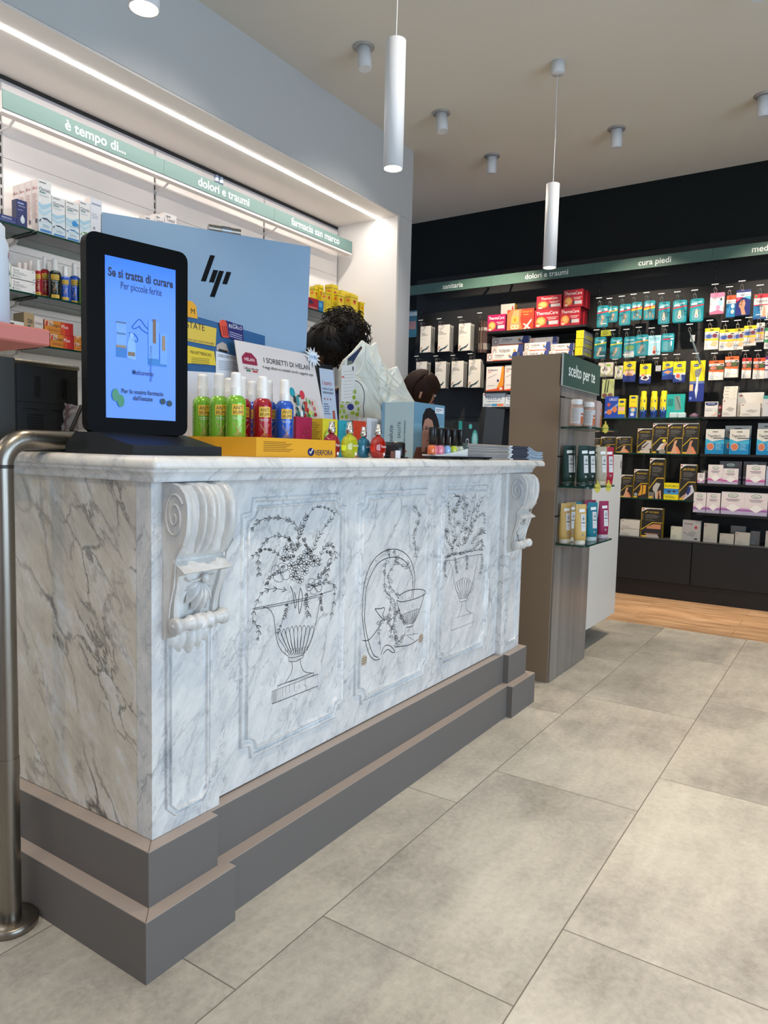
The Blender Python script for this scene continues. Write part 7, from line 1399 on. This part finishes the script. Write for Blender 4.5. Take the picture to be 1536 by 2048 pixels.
def person(name_label, base, head, chest, face, hands, skin, top_col, hair_kind, hair_col, sc_=1.0):
    """base: pelvis ground point, head/chest centres, face: unit direction the face looks"""
    B = Vector(base); H = Vector(head); Ch = Vector(chest); f = Vector(face).normalized()
    root = thing('person', name_label, 'person', (B.x, B.y, 0)); O = Vector((B.x, B.y, 0))
    fwd = Vector((0, -1, 0)); side = Vector((1, 0, 0)); Pv = Vector((B.x, B.y, .93*sc_))
    neck = Ch.lerp(H, .48); neck2 = Ch.lerp(H, .68)
    V = []; E = []; R = []
    def add(p, r, pr=None):
        V.append(tuple(Vector(p)-O)); R.append(r)
        if pr is not None: E.append((pr, len(V)-1))
        return len(V)-1
    p = add(Pv, (.125, .105)); w = add(Pv.lerp(Ch, .45), (.115, .095), p); c = add(Ch, (.13, .105), w); n = add(neck, (.055, .055), c); n2 = add(neck2, (.052, .055), n)
    # head chain: jaw, middle, crown
    upv = (H-neck2).normalized(); hz = f-upv*f.dot(upv); hz.normalize()
    hj = add(H-upv*.055+hz*.022, (.060, .068), n2); hm = add(H+upv*.015, (.078, .090), hj); ht = add(H+upv*.065-hz*.008, (.066, .078), hm)
    for s_, hd in ((-1, hands[0]), (1, hands[1])):
        sh = add(Ch+side*s_*.155+Vector((0, 0, .07)), .052, c); hd = Vector(hd); S = Ch+side*s_*.155+Vector((0, 0, .07))
        el = S.lerp(hd, .5)+Vector((s_*.06, .10, -.10)); e_ = add(el, .038, sh); wr = add(hd, .025, e_)
        dirn = (hd-el).normalized(); pal = hd+dirn*.045; pl = add(pal, (.034, .017), wr)
        lat = dirn.cross(Vector((0, 0, 1))).normalized()
        for k, (o_, ln) in enumerate(((-.026, .036), (-.009, .042), (.009, .040), (.025, .032))):
            a = add(pal+dirn*.032+lat*o_, .0092, pl); b = add(pal+dirn*(.032+ln*.8)+lat*o_*1.08+Vector((0, 0, -.008)), .0082, a); add(pal+dirn*(.032+ln*1.35)+lat*o_*1.1+Vector((0, 0, -.026)), .0070, b)
        a = add(pal+lat*(-s_)*.036+dirn*.0, .0105, pl); add(pal+lat*(-s_)*.052+dirn*.030+Vector((0, 0, -.012)), .0085, a)
    for s_ in (-1, 1):
        h = add(Pv+side*s_*.09+Vector((0, 0, -.06)), .085, p); k = add(Vector((B.x+s_*.10, B.y-.01, .49*sc_)), .056, h); an = add(Vector((B.x+s_*.11, B.y+.02, .10)), .038, k); hl = add(Vector((B.x+s_*.11, B.y+.01, .055)), .036, an); add(Vector((B.x+s_*.12, B.y-.13, .035)), (.038, .025), hl)
    bv, bf = skin_mesh(V, E, R); m = MB()
    Hl = H-O; out = []
    for v in bv:   # pull a nose, brow and chin out of the front of the head
        q = Vector(v); d = q-Hl
        if d.length < .16 and d.dot(hz) > .03:
            a = d.dot(upv); lt = d.dot(upv.cross(hz))
            q += hz*(.020*math.exp(-((a+.008)/.020)**2-(lt/.012)**2)+.008*math.exp(-((a-.035)/.012)**2-(lt/.045)**2)+.010*math.exp(-((a+.075)/.016)**2-(lt/.025)**2)-.009*math.exp(-((a-.015)/.013)**2-((abs(lt)-.030)/.014)**2))
        out.append(q)
    m.add(out, bf, mat(skin, .5), True)
    lat = upv.cross(hz)
    for s_ in (-1, 1):
        c_ = Hl+hz*.078+upv*.014+lat*s_*.030; M4 = Matrix.Translation(c_)
        m.lathe([(0, -.009), (.006, -.006), (.009, 0), (.006, .006), (0, .009)], mat('d8d4d0', .2), n=10, M=M4); m.lathe([(0, -.004), (.004, 0), (0, .004)], mat('1c120e', .2), n=8, M=Matrix.Translation(c_+hz*.0065))
        m.tube([c_+upv*.016-lat*s_*.012+hz*.006, c_+upv*.020+hz*.009, c_+upv*.016+lat*s_*.014+hz*.002], .0022, mat(hair_col, .6), 5)
        ec = Hl+lat*s_*.082+upv*.0; m.tube([ec+upv*.028-hz*.004, ec+upv*.022+lat*s_*.012-hz*.014, ec-upv*.006+lat*s_*.010-hz*.012, ec-upv*.026], [.006, .008, .008, .006], mat(skin, .5), 7)
    m.tube([Hl+hz*.079-upv*.046-lat*.022, Hl+hz*.089-upv*.044, Hl+hz*.079-upv*.046+lat*.022], [.003, .0065, .003], mat('8a4a40', .4), 7)
    m.obj('body', root)
    # tunic, trousers, shoes
    V = []; E = []; R = []; p = add(Pv+Vector((0, 0, -.10)), (.165, .14)); w = add(Pv.lerp(Ch, .45), (.15, .13), p); c = add(Ch+Vector((0, 0, .0)), (.155, .13), w); add(Ch.lerp(neck, .62), (.085, .085), c)
    for s_, hd in ((-1, hands[0]), (1, hands[1])):
        S = Ch+side*s_*.155+Vector((0, 0, .07)); hd = Vector(hd); el = S.lerp(hd, .5)+Vector((s_*.06, .10, -.10)); a = add(S, .068, c); add(S.lerp(el, .75), .060, a)
    bv, bf = skin_mesh(V, E, R); MB().add(bv, bf, mat(top_col, .8), True).obj('tunic', root)
    V = []; E = []; R = []; p = add(Pv+Vector((0, 0, -.02)), (.14, .12))
    for s_ in (-1, 1): h = add(Pv+side*s_*.09+Vector((0, 0, -.10)), .10, p); k = add(Vector((B.x+s_*.10, B.y-.01, .49*sc_)), .075, h); add(Vector((B.x+s_*.11, B.y+.02, .11)), .065, k)
    bv, bf = skin_mesh(V, E, R); MB().add(bv, bf, mat('2a2c34', .8), True).obj('trousers', root)
    for s_ in (-1, 1): m = MB().lathe([(0, 0), (.045, 0), (.05, .012), (.045, .05), (.03, .075), (0, .08)], mat('c8c8c8', .6), n=18, sy=2.3, cx=s_*.115, cy=-.05); m.obj('shoe', root)
    # hair
    hr = mat(hair_col, .55, spec=.18); m = MB(); rr = random.Random(9)
    def cap(rx, ry, rz_, cen, keep):
        n1, n2 = 22, 30; vs = []; idx = {}; fs = []
        for i in range(n1+1):
            for j in range(n2):
                th = PI*i/n1; ph = 2*PI*j/n2; d = lat*math.sin(th)*math.cos(ph)+hz*math.sin(th)*math.sin(ph)+upv*math.cos(th)
                k = 1+.04*math.sin(ph*9+th*5)+rr.uniform(-.02, .02); vs.append(cen+lat*(rx*k*math.sin(th)*math.cos(ph))+hz*(ry*k*math.sin(th)*math.sin(ph))+upv*(rz_*k*math.cos(th)))
                idx[(i, j)] = keep(d)
        for i in range(n1):
            for j in range(n2):
                j2 = (j+1) % n2
                if idx[(i, j)] and idx[(i+1, j)] and idx[(i, j2)] and idx[(i+1, j2)]: fs.append((i*n2+j, (i+1)*n2+j, (i+1)*n2+j2, i*n2+j2))
        m.add(vs, fs, hr, True)
    keep = lambda d: d.dot(hz) < (.78 if hair_kind == 'curly' else .62)+.9*max(0, d.dot(upv)) and not (d.dot(upv) < -.55 and d.dot(hz) > -.5)
    cap(.098, .112, .112, Hl+upv*.018-hz*.006, keep)
    def curl(c0, L_, r, th, dirv):
        a = dirv.orthogonal().normalized(); b = dirv.cross(a); ph = rr.uniform(0, 6.28); turns = rr.uniform(1.2, 2.4); pts = []
        for k in range(11): t_ = k/10; q = ph+turns*2*PI*t_; pts.append(c0+dirv*(L_*t_)+(a*math.cos(q)+b*math.sin(q))*r*(.5+t_)+Vector((0, 0, -.02*t_*t_)))
        m.tube(pts, [th*(1-.5*k/10) for k in range(11)], hr, 5)
    if hair_kind == 'curly':
        bun = Hl+upv*.055-hz*.105; 
        m.lathe([(0, -.10), (.062, -.078), (.098, -.025), (.098, .03), (.062, .078), (0, .098)], hr, n=20, M=Matrix.Translation(bun))
        for k in range(520):
            d = Vector((rr.gauss(0, 1), rr.gauss(0, 1), rr.gauss(0, 1))).normalized()
            if k < 330: curl(bun+d*.088, rr.uniform(.025, .05), rr.uniform(.006, .011), rr.uniform(.0022, .0038), d)
            elif keep(d): curl(Hl+upv*.018-hz*.006+(lat*d.dot(lat)*.095+hz*d.dot(hz)*.108+upv*d.dot(upv)*.108), rr.uniform(.018, .034), rr.uniform(.004, .008), rr.uniform(.002, .0034), (d*.5-hz*.8).normalized())
    else:
        for k in range(150):
            a = rr.uniform(-1.5, 1.5); s0 = rr.uniform(-.2, .5); pts = []
            for j in range(9):
                t_ = j/8; th = (.35-s0*.5)+t_*2.3; d = lat*math.sin(a)*math.sin(th*.7+.2)+(upv*math.cos(th)-hz*math.sin(th)*1.0)*math.cos(a*.6); d.normalize()
                pts.append(Hl+upv*.018-hz*.006+lat*d.dot(lat)*.101+hz*d.dot(hz)*.115+upv*d.dot(upv)*.115)
            m.tube(pts, .0032, hr, 5)
        tail = Hl-hz*.12+upv*.0
        for k in range(40): o_ = Vector((rr.uniform(-.016, .016), rr.uniform(-.016, .016), 0)); m.tube([tail+o_*.4+hz*.03, tail+o_-hz*.02-upv*.02, tail+o_*1.5-hz*.03-upv*.10, tail+o_*.8-hz*.02-upv*.20], [.004, .005, .004, .001], hr, 5)
    m.obj('hair', root)
    return root
person('person with dark curly hair in a bun bending forward behind the silver monitor', (2.86, 2.36, 0), (2.58, 2.03, 1.59), (2.74, 2.20, 1.35), (-.80, .25, -.50), ((2.66, 1.97, 1.0), (2.92, 1.99, 1.0)), '52321f', '262c5c', 'curly', '0e0805')
person('person with smooth dark brown hair looking down to the right, behind the plastic bag', (3.80, 2.42, 0), (3.74, 2.21, 1.50), (3.77, 2.33, 1.27), (.62, -.70, -.35), ((3.66, 1.98, 1.10), (3.95, 2.0, 1.10)), 'b98a72', 'a8a8a8', 'smooth', '2c1a12', .94)
